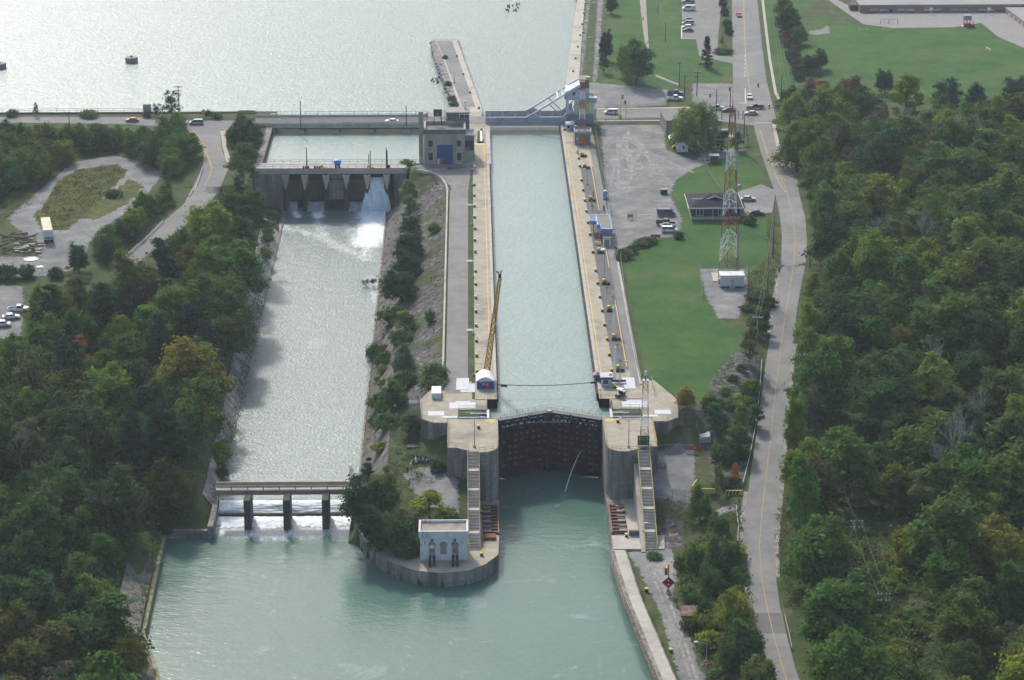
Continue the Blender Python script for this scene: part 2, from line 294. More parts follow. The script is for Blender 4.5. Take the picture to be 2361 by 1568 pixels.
def ground_mat():
    m = bpy.data.materials.new('ground cover'); m.use_nodes = True; N, L = nodes(m); b = N['Principled BSDF']
    b.inputs['Roughness'].default_value = .95; b.inputs['Specular IOR Level'].default_value = .15
    g = N.new('ShaderNodeNewGeometry'); at_ = N.new('ShaderNodeAttribute'); at_.attribute_name = 'zone'
    sp = N.new('ShaderNodeSeparateColor'); L.new(at_.outputs['Color'], sp.inputs[0])
    def noise(sc, det=5, ro=.6):
        n = N.new('ShaderNodeTexNoise'); n.inputs['Scale'].default_value = sc; n.inputs['Detail'].default_value = det; n.inputs['Roughness'].default_value = ro
        L.new(g.outputs['Position'], n.inputs['Vector']); return n.outputs['Fac']
    def ramp(f, cols):
        r = N.new('ShaderNodeValToRGB'); e = r.color_ramp.elements
        while len(e) < len(cols): e.new(.5)
        for k, (p, c) in enumerate(cols): e[k].position = p; e[k].color = (*c, 1)
        L.new(f, r.inputs[0]); return r.outputs[0]
    def mix(f, a, c):
        x = N.new('ShaderNodeMix'); x.data_type = 'RGBA'; L.new(f, x.inputs['Factor']); L.new(a, x.inputs['A']); L.new(c, x.inputs['B']); return x.outputs['Result']
    nz = noise(.55, 6, .7)
    def edge(ch):
        a = N.new('ShaderNodeMath'); a.operation = 'MULTIPLY_ADD'; L.new(nz, a.inputs[0]); a.inputs[1].default_value = 1.9; a.inputs[2].default_value = -.95
        s = N.new('ShaderNodeMath'); s.operation = 'ADD'; L.new(ch, s.inputs[0]); L.new(a.outputs[0], s.inputs[1])
        r = N.new('ShaderNodeMapRange'); r.inputs['From Min'].default_value = .4; r.inputs['From Max'].default_value = .6; L.new(s.outputs[0], r.inputs['Value']); return r.outputs[0]
    weeds = ramp(noise(.13, 8, .75), [(.3, (.03, .052, .018)), (.47, (.055, .08, .026)), (.58, (.085, .095, .04)), (.7, (.14, .125, .08))])
    lawn = ramp(noise(.05, 10, .8), [(.38, (.031, .09, .021)), (.47, (.048, .116, .026)), (.55, (.07, .13, .031)), (.66, (.12, .138, .05))])
    wv = N.new('ShaderNodeTexWave'); wv.inputs['Scale'].default_value = .55; wv.inputs['Distortion'].default_value = 6; wv.inputs['Detail'].default_value = 2; wv.inputs['Detail Scale'].default_value = .4; L.new(g.outputs['Position'], wv.inputs['Vector'])
    mw = N.new('ShaderNodeMix'); mw.data_type = 'RGBA'; mw.blend_type = 'MULTIPLY'; mw.inputs['B'].default_value = (.74, .82, .76, 1); L.new(wv.outputs['Fac'], mw.inputs['Factor']); L.new(lawn, mw.inputs['A']); lawn = mw.outputs['Result']
    grav = ramp(noise(.11, 10, .78), [(.3, (.13, .13, .127)), (.45, (.19, .189, .184)), (.55, (.25, .246, .235)), (.66, (.37, .35, .315))])
    gold = ramp(noise(.3, 8, .75), [(.3, (.035, .05, .018)), (.47, (.06, .08, .024)), (.6, (.14, .12, .026)), (.75, (.07, .08, .03))])
    vo = N.new('ShaderNodeTexVoronoi'); vo.inputs['Scale'].default_value = 1.1; L.new(g.outputs['Position'], vo.inputs['Vector'])
    sv = N.new('ShaderNodeSeparateColor'); L.new(vo.outputs['Color'], sv.inputs[0])
    rock = ramp(sv.outputs[0], [(0, (.06, .056, .054)), (.5, (.115, .106, .1)), (.95, (.165, .152, .142)), (1, (.3, .28, .26))])
    wm = N.new('ShaderNodeMapRange'); wm.inputs['From Min'].default_value = .49; wm.inputs['From Max'].default_value = .6; L.new(noise(.09, 6, .7), wm.inputs['Value'])
    rock = mix(wm.outputs[0], rock, weeds)
    c = mix(edge(sp.outputs[0]), weeds, lawn); c = mix(edge(sp.outputs[1]), c, grav); c = mix(edge(sp.outputs[2]), c, rock); c = mix(edge(at_.outputs['Alpha']), c, gold)
    L.new(c, b.inputs['Base Color'])
    bp = N.new('ShaderNodeBump'); bp.inputs['Strength'].default_value = .6; bp.inputs['Distance'].default_value = .5
    mm = N.new('ShaderNodeMath'); mm.operation = 'MULTIPLY'; L.new(vo.outputs['Distance'], mm.inputs[0]); L.new(sp.outputs[2], mm.inputs[1])
    ad = N.new('ShaderNodeMath'); ad.operation = 'ADD'; L.new(mm.outputs[0], ad.inputs[0]); L.new(noise(2.2, 3), ad.inputs[1])
    L.new(ad.outputs[0], bp.inputs['Height']); L.new(bp.outputs[0], b.inputs['Normal']); return m
me.materials.append(ground_mat())
# ---------------------------------------------------------------- water
def water_mat(name, col, rough, waves, strength, stretch=(1, 1, 1), foam=None, spec=.5, attr=False):
    m = bpy.data.materials.new(name); m.use_nodes = True; N, L = nodes(m); b = N['Principled BSDF']
    b.inputs['Roughness'].default_value = rough; b.inputs['IOR'].default_value = 1.33; b.inputs['Specular IOR Level'].default_value = spec
    g = N.new('ShaderNodeNewGeometry'); mp = N.new('ShaderNodeMapping'); mp.inputs['Scale'].default_value = stretch; L.new(g.outputs['Position'], mp.inputs['Vector'])
    prev = None
    for sc, wt, det in waves:
        n = N.new('ShaderNodeTexNoise'); n.inputs['Scale'].default_value = sc; n.inputs['Detail'].default_value = det; n.inputs['Distortion'].default_value = .4
        L.new(mp.outputs[0], n.inputs['Vector']); k = N.new('ShaderNodeMath'); k.operation = 'MULTIPLY_ADD'; k.inputs[1].default_value = wt; L.new(n.outputs['Fac'], k.inputs[0])
        if prev is None: k.inputs[2].default_value = 0
        else: L.new(prev, k.inputs[2])
        prev = k.outputs[0]
    bp = N.new('ShaderNodeBump'); bp.inputs['Strength'].default_value = strength; bp.inputs['Distance'].default_value = 1.0
    L.new(prev, bp.inputs['Height']); L.new(bp.outputs[0], b.inputs['Normal'])
    n2 = N.new('ShaderNodeTexNoise'); n2.inputs['Scale'].default_value = .03; n2.inputs['Detail'].default_value = 5; n2.inputs['Distortion'].default_value = 1.5; L.new(g.outputs['Position'], n2.inputs['Vector'])
    mx = N.new('ShaderNodeMix'); mx.data_type = 'RGBA'; mx.inputs['A'].default_value = (*[c * .9 for c in col], 1); mx.inputs['B'].default_value = (*[c * 1.12 for c in col], 1)
    L.new(n2.outputs['Fac'], mx.inputs['Factor']); out = mx.outputs['Result']
    if foam:
        n3 = N.new('ShaderNodeTexNoise'); n3.inputs['Scale'].default_value = foam[0]; n3.inputs['Detail'].default_value = 8; n3.inputs['Roughness'].default_value = .7; n3.inputs['Distortion'].default_value = 1.2; L.new(g.outputs['Position'], n3.inputs['Vector'])
        r = N.new('ShaderNodeMapRange'); r.inputs['From Min'].default_value = foam[1]; r.inputs['From Max'].default_value = foam[2]; r.inputs['To Max'].default_value = foam[3]; L.new(n3.outputs['Fac'], r.inputs['Value'])
        m3 = N.new('ShaderNodeMix'); m3.data_type = 'RGBA'; m3.inputs['B'].default_value = (.7, .76, .74, 1); L.new(r.outputs[0], m3.inputs['Factor']); L.new(out, m3.inputs['A']); out = m3.outputs['Result']
    if attr:
        aa = N.new('ShaderNodeAttribute'); aa.attribute_name = 'foam'; n4 = N.new('ShaderNodeTexNoise'); n4.inputs['Scale'].default_value = .7; n4.inputs['Detail'].default_value = 9; n4.inputs['Roughness'].default_value = .75; n4.inputs['Distortion'].default_value = .8
        mp4 = N.new('ShaderNodeMapping'); mp4.inputs['Scale'].default_value = (1.3, .6, 1); L.new(g.outputs['Position'], mp4.inputs['Vector']); L.new(mp4.outputs[0], n4.inputs['Vector'])
        ma = N.new('ShaderNodeMath'); ma.operation = 'MULTIPLY_ADD'; L.new(aa.outputs['Fac'], ma.inputs[0]); ma.inputs[1].default_value = 1.25; L.new(n4.outputs['Fac'], ma.inputs[2])
        r4 = N.new('ShaderNodeMapRange'); r4.interpolation_type = 'SMOOTHSTEP'; r4.inputs['From Min'].default_value = .72; r4.inputs['From Max'].default_value = 1.25; L.new(ma.outputs[0], r4.inputs['Value'])
        m4 = N.new('ShaderNodeMix'); m4.data_type = 'RGBA'; m4.inputs['B'].default_value = (.9, .93, .93, 1); L.new(r4.outputs[0], m4.inputs['Factor']); L.new(out, m4.inputs['A']); out = m4.outputs['Result']
        rr = N.new('ShaderNodeMapRange'); rr.inputs['To Min'].default_value = rough; rr.inputs['To Max'].default_value = .8; L.new(r4.outputs[0], rr.inputs['Value']); L.new(rr.outputs[0], b.inputs['Roughness'])
    L.new(out, b.inputs['Base Color']); return m
W_UP = water_mat('wind roughened pool water', (.125, .205, .19), .27, [(1.4, .32, 3), (.35, .2, 2)], .8, (.55, 1.3, 1))
W_LOCK = water_mat('chamber water', (.175, .26, .238), .28, [(1.6, .24, 3), (.4, .15, 2)], .7, (.6, 1.2, 1))
W_CH = water_mat('rapid channel water', (.135, .185, .172), .28, [(2.0, .22, 4), (.4, .14, 2)], .85, (.7, 1.1, 1), (.12, .55, .8, .2), attr=True)
W_LOW = water_mat('green lower pool water', (.075, .15, .122), .18, [(1.5, .11, 3), (.3, .2, 3)], .5, (.6, 1.2, 1), (.06, .58, .8, .3), attr=True)
def water(o, z, m): tag(MB().sheet(o, z).build('water', m), kind='structure')
water([(-3000, 812), (-3000, 4000), (3000, 4000), (3000, 812)], POOL, W_UP)
water([(-76, 744), (-20, 744), (-20, 812), (-76, 812)], POOL, W_LOCK)
water([(-4, 531), (26, 531), (26, 812), (-4, 812)], POOL, W_LOCK)
def water_grid(x0, x1, y0, y1, res, z, m, spots):
    gx, gy = np.arange(x0, x1 + .01, res), np.arange(y0, y1 + .01, res); X_, Y_ = np.meshgrid(gx, gy); f = np.zeros(X_.size); xr, yr = X_.ravel(), Y_.ravel()
    for pts, wd, amp in spots: f = np.maximum(f, amp * np.clip(1 - line_dist(xr, yr, pts) / wd, 0, 1) ** .8)
    nx_, ny_ = len(gx), len(gy); b = MB(); b.v = list(zip(xr.tolist(), yr.tolist(), [z] * X_.size)); b.f = [(j * nx_ + i, j * nx_ + i + 1, (j + 1) * nx_ + i + 1, (j + 1) * nx_ + i) for j in range(ny_ - 1) for i in range(nx_ - 1)]
    o = b.build('water', m); o.data.attributes.new('foam', 'FLOAT', 'POINT').data.foreach_set('value', f.astype(np.float32)); return tag(o, kind='structure')
FALL = D([(862, 482), (866, 500), (858, 530), (848, 560), (842, 590)], CHAN)
water_grid(-68, -32, 513, 744, 1.0, CHAN, W_CH, [(FALL[:2], 8, .9), (FALL[:4], 9, .66), (FALL, 8, .36), (D([(732, 486), (733, 505), (738, 525), (755, 550), (770, 570)], CHAN), 4.0, .34), (D([(732, 486), (733, 500)], CHAN), 3.2, .7), (D([(680, 488), (688, 500)], CHAN), 2.6, .6), (D([(640, 520), (720, 540), (800, 575), (850, 600)], CHAN), 7, .32), (D([(820, 490), (812, 510), (806, 540)], CHAN), 5, .3), (D([(870, 700), (860, 640)], CHAN), 5, .3)])
water_grid(-130, 40, 420, 513, 1.0, LOW, W_LOW, [([(-66, 507), (-34, 507)], 6, .75), ([(-66, 500), (-52, 497), (-36, 500)], 6, .4), (D([(540, 1230), (560, 1290), (620, 1330), (640, 1390), (600, 1450)], LOW), 9, .15), (D([(720, 1250), (740, 1330), (700, 1400), (830, 1410)], LOW), 8, .12), ([(11, 530), (12, 512)], 5, .2)])
water([(-130, -400), (90, -400), (90, 420), (-130, 420)], LOW, W_LOW); water([(40, 420), (90, 420), (90, 513), (40, 513)], LOW, W_LOW); water([(-4, 513), (30, 513), (30, 536), (-4, 536)], LOW, W_LOW)
# ---------------------------------------------------------------- roads, pavements, paths
ASPH = mat('old grey asphalt', (.2, .195, .185), .9, .12, .4, (.26, .25, .23), .4, .06, spec=.2)
ASPH_D = mat('dark asphalt', (.135, .13, .125), .9, .12, .5, (.17, .16, .15), .3, .06, spec=.2)
WALK = mat('pavement concrete', (.42, .38, .31), .9, .1, .5)
MARK_Y = mat('faded yellow road paint', (.42, .31, .12), .8, .1); MARK_W = mat('white road paint', (.6, .6, .58), .8, .1)
LINE_O = mat('orange edge line paint', (.68, .4, .08), .7, .1)
def strip(name, a, b, m, dz=.05, kind='structure', sub=6, across=4):
    mb = MB(); vs = []; n = 0
    def res(p):
        out = []
        for (x0, y0), (x1, y1) in zip(p, p[1:]):
            for k in range(sub): out.append((x0 + (x1 - x0) * k / sub, y0 + (y1 - y0) * k / sub))
        return out + [p[-1]]
    A, B = res(a), res(b); px, py = [], []
    for p, q in zip(A, B):
        for k in range(across + 1): px.append(p[0] + (q[0] - p[0]) * k / across); py.append(p[1] + (q[1] - p[1]) * k / across)
    zz = ground_z(np.array(px), np.array(py)) + dz; c = across + 1
    fs = [(i * c + k, i * c + k + 1, (i + 1) * c + k + 1, (i + 1) * c + k) for i in range(len(A) - 1) for k in range(across)]
    mb.add(list(zip(px, py, zz)), fs)
    if a[1][1] != a[0][1] and (a[1][1] - a[0][1]) * (b[0][0] - a[0][0]) > 0: mb.f = [f[::-1] for f in mb.f]
    o = mb.build(name, m); tag(o, kind=kind); return o
def ribbon(pts, wd):
    L_, R_ = [], []
    for i, p in enumerate(pts):
        a = pts[max(0, i - 1)]; b = pts[min(len(pts) - 1, i + 1)]; d = Vector((b[0] - a[0], b[1] - a[1])).normalized()
        L_.append((p[0] - d.y * wd / 2, p[1] + d.x * wd / 2)); R_.append((p[0] + d.y * wd / 2, p[1] - d.x * wd / 2))
    return L_, R_
def stripe(pts, wd, m, dz=.1, name='road_marking'): return strip(name, *ribbon(pts, wd), m, dz, across=1)
strip('road', RL, RR, ASPH, .08)
mid_ = [((a[0] * .48 + b[0] * .52), (a[1] * .48 + b[1] * .52)) for a, b in zip(RL, RR)]
SHO = mat('gravel shoulder', (.29, .27, .235), .95, .25, .6, (.16, .15, .12), .4, .5)
def shoulder(ed, dx0, dx1, y0, y1):
    q = [(x, y) for (x, y) in ed if y0 <= y <= y1]; strip('shoulder', [at(x + dx0, y, zpx(y)) for x, y in q], [at(x + dx1, y, zpx(y)) for x, y in q], SHO, .05)
shoulder(ROAD_R, -2, 9, 780, 1340); shoulder(ROAD_L, -9, 2, 600, 780); shoulder(ROAD_L, -10, 2, 1100, 1420)
for dx in (-6, 7): stripe([at(x + dx, y, -12) for x, y in ((1500, 1300), (1520, 1350), (1545, 1410), (1572, 1480), (1600, 1568), (1622, 1640))], .55, SHO, .05, 'wheel_track')
stripe(mid_, .15, MARK_Y, .13)
strip('road', D([(1735, 268), (1740, 300), (1757, 360), (1790, 448)], 0), D([(1784, 268), (1781, 300), (1800, 362), (1843, 447)], 0), ASPH, .06)
stripe(D([(1752, 300), (1768, 350), (1795, 420), (1812, 445)], 0), .3, MARK_Y, .11)
strip('road', D([(1687, -30), (1689, 100), (1690, 190), (1692, 275)], 0), D([(1743, -30), (1756, 100), (1768, 190), (1790, 275)], 0), ASPH, .05)
stripe(D([(1714, -30), (1716, 60), (1719, 130), (1726, 190), (1732, 225)], 0), .3, MARK_Y, .1)
stripe(D([(1718, 205), (1719, 238)], 0), .3, MARK_W, .1); stripe(D([(1704, 238), (1740, 238)], 0), .5, MARK_W, .1); stripe(D([(1740, 284), (1780, 284)], 0), .5, MARK_W, .1)
for k in range(6): stripe(D([(1717.8, 128 + k * 9), (1717.6, 132 + k * 9)], 0), .25, MARK_W, .1)
strip('road', D([(1375, 277), (1470, 274), (1600, 273), (1740, 290)], 0), D([(1375, 255), (1470, 252), (1600, 249), (1740, 246)], 0), ASPH, .07)
strip('road', D([(-60, 284), (120, 284), (300, 287), (420, 296), (585, 297)], 0), D([(-60, 270), (120, 270), (300, 270), (420, 277), (585, 279)], 0), ASPH, .07)
strip('road', D([(424, 296), (455, 312), (470, 350), (468, 385), (440, 440), (425, 470), (372, 515), (280, 600)], 0), D([(530, 296), (508, 312), (513, 350), (528, 385), (505, 440), (470, 480), (415, 530), (318, 602)], 0), ASPH, .05)
stripe(D([(436, 302), (462, 330), (478, 360), (488, 390), (482, 410), (466, 440)], 0), .25, MARK_Y, .1); stripe(D([(448, 302), (470, 335), (482, 365), (490, 388)], 0), .25, MARK_Y, .11)
strip('pavement', D([(1371, 281), (1530, 280)], 0), D([(1371, 278), (1530, 277)], 0), WALK, .15)
strip('pavement', D([(1376, 254), (1600, 250)], 0), D([(1376, 251), (1600, 247)], 0), WALK, .15)
strip('pavement', D([(1752, -30), (1762, 60), (1772, 140), (1785, 215), (1796, 236)], 0), D([(1757, -30), (1768, 60), (1778, 140), (1791, 212), (1803, 236)], 0), WALK, .13)
strip('pavement', D([(1780, 280), (1782, 300), (1795, 362)], 0), D([(1791, 278), (1789, 298), (1805, 360)], 0), WALK, .14)
strip('pavement', D([(508, 303), (513, 340), (522, 375)], 0), D([(520, 303), (522, 340), (534, 375)], 0), WALK, .14)
strip('driveway', D([(1800, 366), (1842, 446)], 0), D([(1832, 372), (1838, 415)], 0), ASPH, .04)
strip('road_patch', [at(x, y, zpx(y)) for x, y in [(1740, 1412), (1752, 1460)]], [at(x, y, zpx(y)) for x, y in [(1800, 1412), (1813, 1460)]], ASPH_D, .1)
strip('path', D([(1472, -30), (1480, 50), (1494, 150)], 0), D([(1488, -30), (1492, 50), (1499, 150)], 0), mat('worn path', (.3, .27, .22), .9), .06)
strip('path', D([(1510, 176), (1545, 190), (1566, 197)], 0), D([(1515, 173), (1548, 187), (1568, 194)], 0), mat('worn path', (.3, .27, .22), .9), .06)
strip('parking_lot', D([(1572, -30), (1572, 90)], 0), D([(1668, -30), (1655, 90)], 0), ASPH, .05); strip('parking_lot', D([(1605, 90), (1612, 130), (1690, 147)], 0), D([(1655, 90), (1655, 128), (1690, 132)], 0), ASPH, .052)
stripe(D([(1571.5, 60), (1571.5, 90)], 0), .4, MARK_W, .1); stripe(D([(1571.5, 90), (1604, 90)], 0), .4, MARK_W, .1)
strip('car_park', D([(1640, 455), (1700, 500), (1780, 490)], 0), D([(1690, 447), (1755, 425), (1790, 440)], 0), ASPH, .05)
strip('schoolyard', D([(1990, 62), (2060, 72), (2200, 70), (2262, 60), (2300, 92), (2361, 118), (2480, 140)], 0), D([(1860, -30), (1960, 20), (2100, 20), (2250, 20), (2330, 20), (2400, 20), (2480, 20)], 0), mat('schoolyard asphalt', (.25, .235, .22), .9, .1), .05)
for y in (455, 464, 473, 482, 553, 543): stripe(D([(1509, y - 55 + 55), (1547, y)], 0), .14, MARK_W, .1) if y < 490 else None
for y in (448, 459, 468): pass
for y in (478, 486): stripe(D([(1722, y), (1764, y)], 0), .14, MARK_W, .1)
stripe(D([(1470, 496), (1512, 494)], 0), .2, MARK_W, .1); stripe(D([(1509, 546), (1560, 545)], 0), .2, MARK_W, .1)
strip('lane', [(-13.6, 545), (-13.6, 716), (-20, 738)], [(-8.2, 545), (-8.0, 716), (-7, 742)], mat('lane gravel', (.21, .2, .185), .95, .12, .35, (.26, .25, .23), .4, .06), .06)
strip('lane', [(-27, 742), (-22, 746.5)], [(-7, 742), (-7, 746.5)], MATS['lane gravel'], .06)
# playground court lines
def loop_line(cx, cy, rx, ry, n=20):
    p = [at(cx + rx * math.cos(2 * math.pi * k / n), cy + ry * math.sin(2 * math.pi * k / n)) for k in range(n + 1)]; stripe(p, .22, MARK_Y, .1)
for c in ((1990, 73.5, 10, 2.2), (2045, 73, 10, 2.2), (2330 - 280 + 270, 66, 18, 4.5)): loop_line(*c)
DUST = mat('pale yard dust', (.285, .275, .25), .95, .3, .5, (.2, .195, .185), .5, .4); rn = random.Random(21)
for k in range(10):
    x, y = rn.uniform(1415, 1470), rn.uniform(300, 340); x2, y2 = rn.uniform(1400, 1600), rn.uniform(372, 440); xm, ym = (x + x2) / 2 + rn.uniform(-30, 45), (y + y2) / 2 + rn.uniform(-5, 30)
    stripe([at((1 - u) ** 2 * x + 2 * u * (1 - u) * xm + u * u * x2, (1 - u) ** 2 * y + 2 * u * (1 - u) * ym + u * u * y2) for u in np.linspace(0, 1, 7)], rn.uniform(.6, 1.5), DUST, .03 + k * .004, 'wheel_track')
# ---------------------------------------------------------------- lock walls, gates, abutments
LX, RX = -1.2, 23.2
lw = thing('lock_wall', 'long concrete lock wall between the gravel lane and the chamber, under the yellow crane boom', 'lock wall', (-4, 640, 0))
MB().prism([(-6.5, 540.5), (LX, 540.5), (LX, 745), (-6.5, 745)], -17, .15).build('wall', CONC, lw)
b = MB()
for y in np.arange(545, 745, 9.0): b.box(LX, LX + .35, y, y + 8.6, -3, -.35)
b.build('fender', CONC_D, lw)
b = MB(); b.box(LX - .75, LX, 548, 745, .15, .32); b.build('coping', CONC_L, lw)
b = MB().box(-2.85, -2.65, 552, 768, .15, .158); b.build('edge_line', LINE_O, lw)
b = MB()
for y in np.arange(552, 745, 12.4): b.box(-6.4, -1.95, y, y + .12, .15, .156)
b.build('joint', CONC_D, lw)
b = MB()
for y in (590 - 1.2, 646, 700): b.box(-8.6, -6.5, y, y + 1.6, -.5, .17)
b.build('slab', CONC_L, lw)
up = thing('lock_wall', 'upper end of the lock wall in front of the grey powerhouse, with a yellow railed slot', 'lock wall', (-10, 775, 0))
MB().prism([(-21.5, 748), (-7, 745.01), (LX, 745.01), (LX, 795.5), (-3.2, 803), (-3.2, 811.5), (-21.5, 811.5)], -8, .15).build('wall', CONC, up)
MB().box(-2.1, LX + .5, 745, 795, -4, .33).build('coping', CONC_L, up)
MB().box(-4.9, -2.9, 771, 785, .15, .5).build('gate_recess', DARK, up); MB().box(-4.0, -3.2, 771.5, 784.5, .5, .62).build('walkway', STEEL, up)
b = MB()
for x in (-4.95, -2.85):
    b.tube((x, 771, 1.4), (x, 785, 1.4), .06)
    for y in np.arange(771, 786, 2.8): b.tube((x, y, .15), (x, y, 1.4), .05)
b.build('railing', YELP, up)
MB().sheet([(-6.8, 769.6), (-2.6, 768.2), (-2.4, 769.8), (-6.6, 770.9)], .17).build('yellow_patch', YEL, up)
b = MB().box(-6.6, -6.4, 771, 784, .15, .16); b.box(-6.4, -5.6, 784, 784.2, .15, .16); b.build('edge_line', LINE_O, up)
rw = thing('lock_wall', 'long concrete lock wall beside the grass field, with the asphalt walk and two orange lines', 'lock wall', (27, 640, 0))
MB().prism([(RX, 540.5), (33.5, 540.5), (33.5, 790), (RX, 800)], -17, .12).build('wall', CONC, rw)
b = MB()
for y in np.arange(545, 792, 9.0): b.box(RX - .35, RX, y, y + 8.6, -3, -.35)
b.build('fender', CONC_D, rw)
MB().box(RX, RX + .75, 546, 796, .12, .3).build('coping', CONC_L, rw)
MB().box(27.6, 31.6, 560, 742, .12, .135).build('asphalt_walk', ASPH_D, rw)
MB().box(31.63, 33.45, 548, 790, .12, .13).build('asphalt_strip', ASPH, rw)
b = MB().box(24.4, 24.62, 558, 768, .12, .128); b.box(31.0, 31.2, 562, 612, .136, .142); b.box(31.0, 31.2, 640, 768, .136, .142); b.build('edge_line', LINE_O, rw)
MB().box(33.5, 34.1, 550, 645, -1, .2).build('kerb', CONC_L, rw)
def abutment(label, sgn, x0, st0, st1):
    X = lambda u: x0 + sgn * u
    t = thing('lock_abutment', label, 'lock abutment', (X(8), 525, 0))
    w = MB()
    w.prism([(X(2.4), 534), (X(2.4), 541), (X(6), 541), (X(6), 553), (X(14), 553), (X(18.6), 540.6), (X(18.1), 533.5), (X(9.2), 533.5), (X(9.2), 534)], -17, 0)
    w.prism([(X(9.2), 528.4), (X(9.2), 533.5), (X(18.1), 533.5), (X(18.1), 528.6), (X(15.2), 526), (X(11.8), 526), (X(11.8), 528.4)], -17, 0)
    w.prism([(X(0), 528.4), (X(11.8), 528.4), (X(11.8), 510.7), (X(9.8), 510.7), (X(7.3), 509.2), (X(4.4), 507.8), (X(2.6), 508.1), (X(1.2), 508.9), (X(.4), 510.2), (X(0), 512.5)], -17, 0)
    w.prism([(X(0), 540.5), (X(2.4), 540.5), (X(2.4), 545), (X(0), 545)], -17, .1)
    w.build('wall', CONC_W, t)
    top = MB()
    top.sheet([(X(.1), 528.2), (X(11.6), 528.2), (X(11.6), 510.9), (X(9.8), 510.9), (X(7.3), 509.4), (X(4.4), 508), (X(2.6), 508.3), (X(1.3), 509.1), (X(.5), 510.4), (X(.1), 512.6)], .012)
    top.sheet([(X(2.5), 534.2), (X(2.5), 540.9), (X(6), 540.9), (X(6), 552.8), (X(14), 552.8), (X(18.4), 540.6), (X(17.9), 528.7), (X(15.1), 526.2), (X(11.9), 526.2), (X(11.9), 528.6), (X(9.4), 528.6), (X(9.4), 534.2)], .012)
    top.build('deck', CONC, t)
    p = MB().box(min(X(2.4), X(9.2)), max(X(2.4), X(9.2)), 528.4, 534, -6, -3.2); p.build('pit_floor', DARK, t)
    q = MB(); q.tube((X(2.5), 532.6, -.5), (X(9), 532.6, -.5), .55, 10); q.tube((X(2.5), 530.9, -.9), (X(9), 530.9, -.9), .5, 10); q.build('gate_pipe', mat('dull steel', (.12, .13, .15), .5), t, True)
    q = MB().box(min(X(2), X(6.5)), max(X(2), X(6.5)), 531.5, 531.8, -.15, .1); q.box(min(X(2.2), X(9.2)), max(X(2.2), X(9.2)), 529.1, 529.4, -.2, .05); q.box(X(2.3) - .3, X(2.3) + .3, 528.4, 533.8, -.2, .15); q.build('gate_beam', STEEL, t)
    plates = [(5.2, 11.4, 534.8, 538.8), (6.5, 10, 538.8, 539.6), (12.6, 16.4, 530.4, 533.2), (9.6, 13.2, 528.9, 530.1), (5.2, 8.8, 545.5, 551.3)]
    pm = mat('pale cover plate', (.56, .57, .57), .7, .05, 1.5, (.4, .4, .4), .25, 1.0)
    for a, c, d, e in plates: MB().box(min(X(a), X(c)), max(X(a), X(c)), d, e, .012, .07).build('cover_plate', pm, t)
    MB().sheet([(X(.6), 527.6), (X(2.6), 528.1), (X(3.6), 527.3), (X(2.2), 526), (X(.7), 525.9)], .03).build('yellow_patch', mat('faded yellow patch', (.55, .42, .14), .8), t)
    def rail(pts, name='railing', m=YELP, h=1.1, st=2.0):
        r = MB()
        for a, c in zip(pts, pts[1:]):
            a, c = Vector((*a, 0)), Vector((*c, 0)); n = max(1, int((c - a).length / st))
            for hh in (h, h * .5): r.tube((a.x, a.y, hh), (c.x, c.y, hh), .045, 4)
            for k in range(n + 1): p = a.lerp(c, k / n); r.tube((p.x, p.y, 0), (p.x, p.y, h), .045, 4)
        r.build(name, m, t)
    rail([(X(.15), 527.8), (X(.15), 512.6), (X(1.3), 509.2), (X(3.2), 508.2), (X(st0), 508.2)]); rail([(X(st1), 509.3), (X(9.8), 511), (X(11.65), 511)], m=YELP); rail([(X(11.65), 511), (X(11.65), 526)], m=YEL)
    rail([(X(15.2), 526.2), (X(17.9), 528.7), (X(18.4), 540.4)], m=STEEL); rail([(X(2.6), 533.9), (X(9.2), 533.9)]); rail([(X(2.6), 528.6), (X(9.2), 528.6)], m=STEEL); rail([(X(.3), 547), (X(.3), 541), (X(2.6), 540.8), (X(2.6), 535)])
    # the long stair down the front
    cs, cb = MB(), MB(); y, z = 508.6, 0.0; xa, xb = min(X(st0), X(st1)), max(X(st0), X(st1)); segs = [12, 12, 12, 14, 12]; ntot = sum(segs); dz = 11.95 / ntot; bp = []
    for k, n in enumerate(segs):
        cs = MB()
        for i in range(n): cs.box(xa + .12, xb - .12, y - .36, y - .02, z - .1, z); y -= .36; z -= dz
        cs.build('stair_flight', mat('worn stair treads', (.36, .33, .29), .85), t)
        if k < len(segs) - 1: MB().box(xa + .1, xb - .1, y - 1.3, y, z - .2, z + .0).build('landing', CONC_L, t); y -= 1.3
    und = MB().prism([(xa + .2, y + .3), (xb - .2, y + .3), (xb - .2, 509), (xa + .2, 509)], -14, [-12.3, -12.3, -.3 - .35, -.3 - .35]); und.build('stair_base', DARK, t)
    st = MB(); hr = MB(); y, z = 508.6, 0.0
    for k, n in enumerate(segs):
        y2, z2 = y - .36 * n, z - dz * n
        for x in (xa, xb):
            st.bar((x, y, z - .1), (x, y2, z2 - .1), .14, .5); hr.tube((x, y, z + 1.0), (x, y2, z2 + 1.0), .06, 5); hr.tube((x, y, z), (x, y, z + 1.0), .05, 4); hr.tube((x, y2, z2), (x, y2, z2 + 1.0), .05, 4)
            if k < 4: st.bar((x, y2, z2 - .1), (x, y2 - 1.3, z2 - .1), .14, .5); hr.tube((x, y2, z2 + 1), (x, y2 - 1.3, z2 + 1), .06, 5)
        y, z = y2 - 1.3, z2
    st.build('stringer', YELP, t); hr.build('handrail', YELP, t)
    return t, X, y
abL, XL, yst = abutment('left concrete gate abutment with a long stair down to the white powerhouse', -1, LX, 4.5, 7.1)
abR, XR, _ = abutment('right concrete gate abutment carrying the red and white mast and the green signal board', 1, RX, 7.1, 9.8)
MB().prism([(30.3, 480), (29.4, 480), (29.4, 508), (30.3, 508)], -13, [-12, -12, -3, -3]).build('stair_wall', CONC_L, abR)
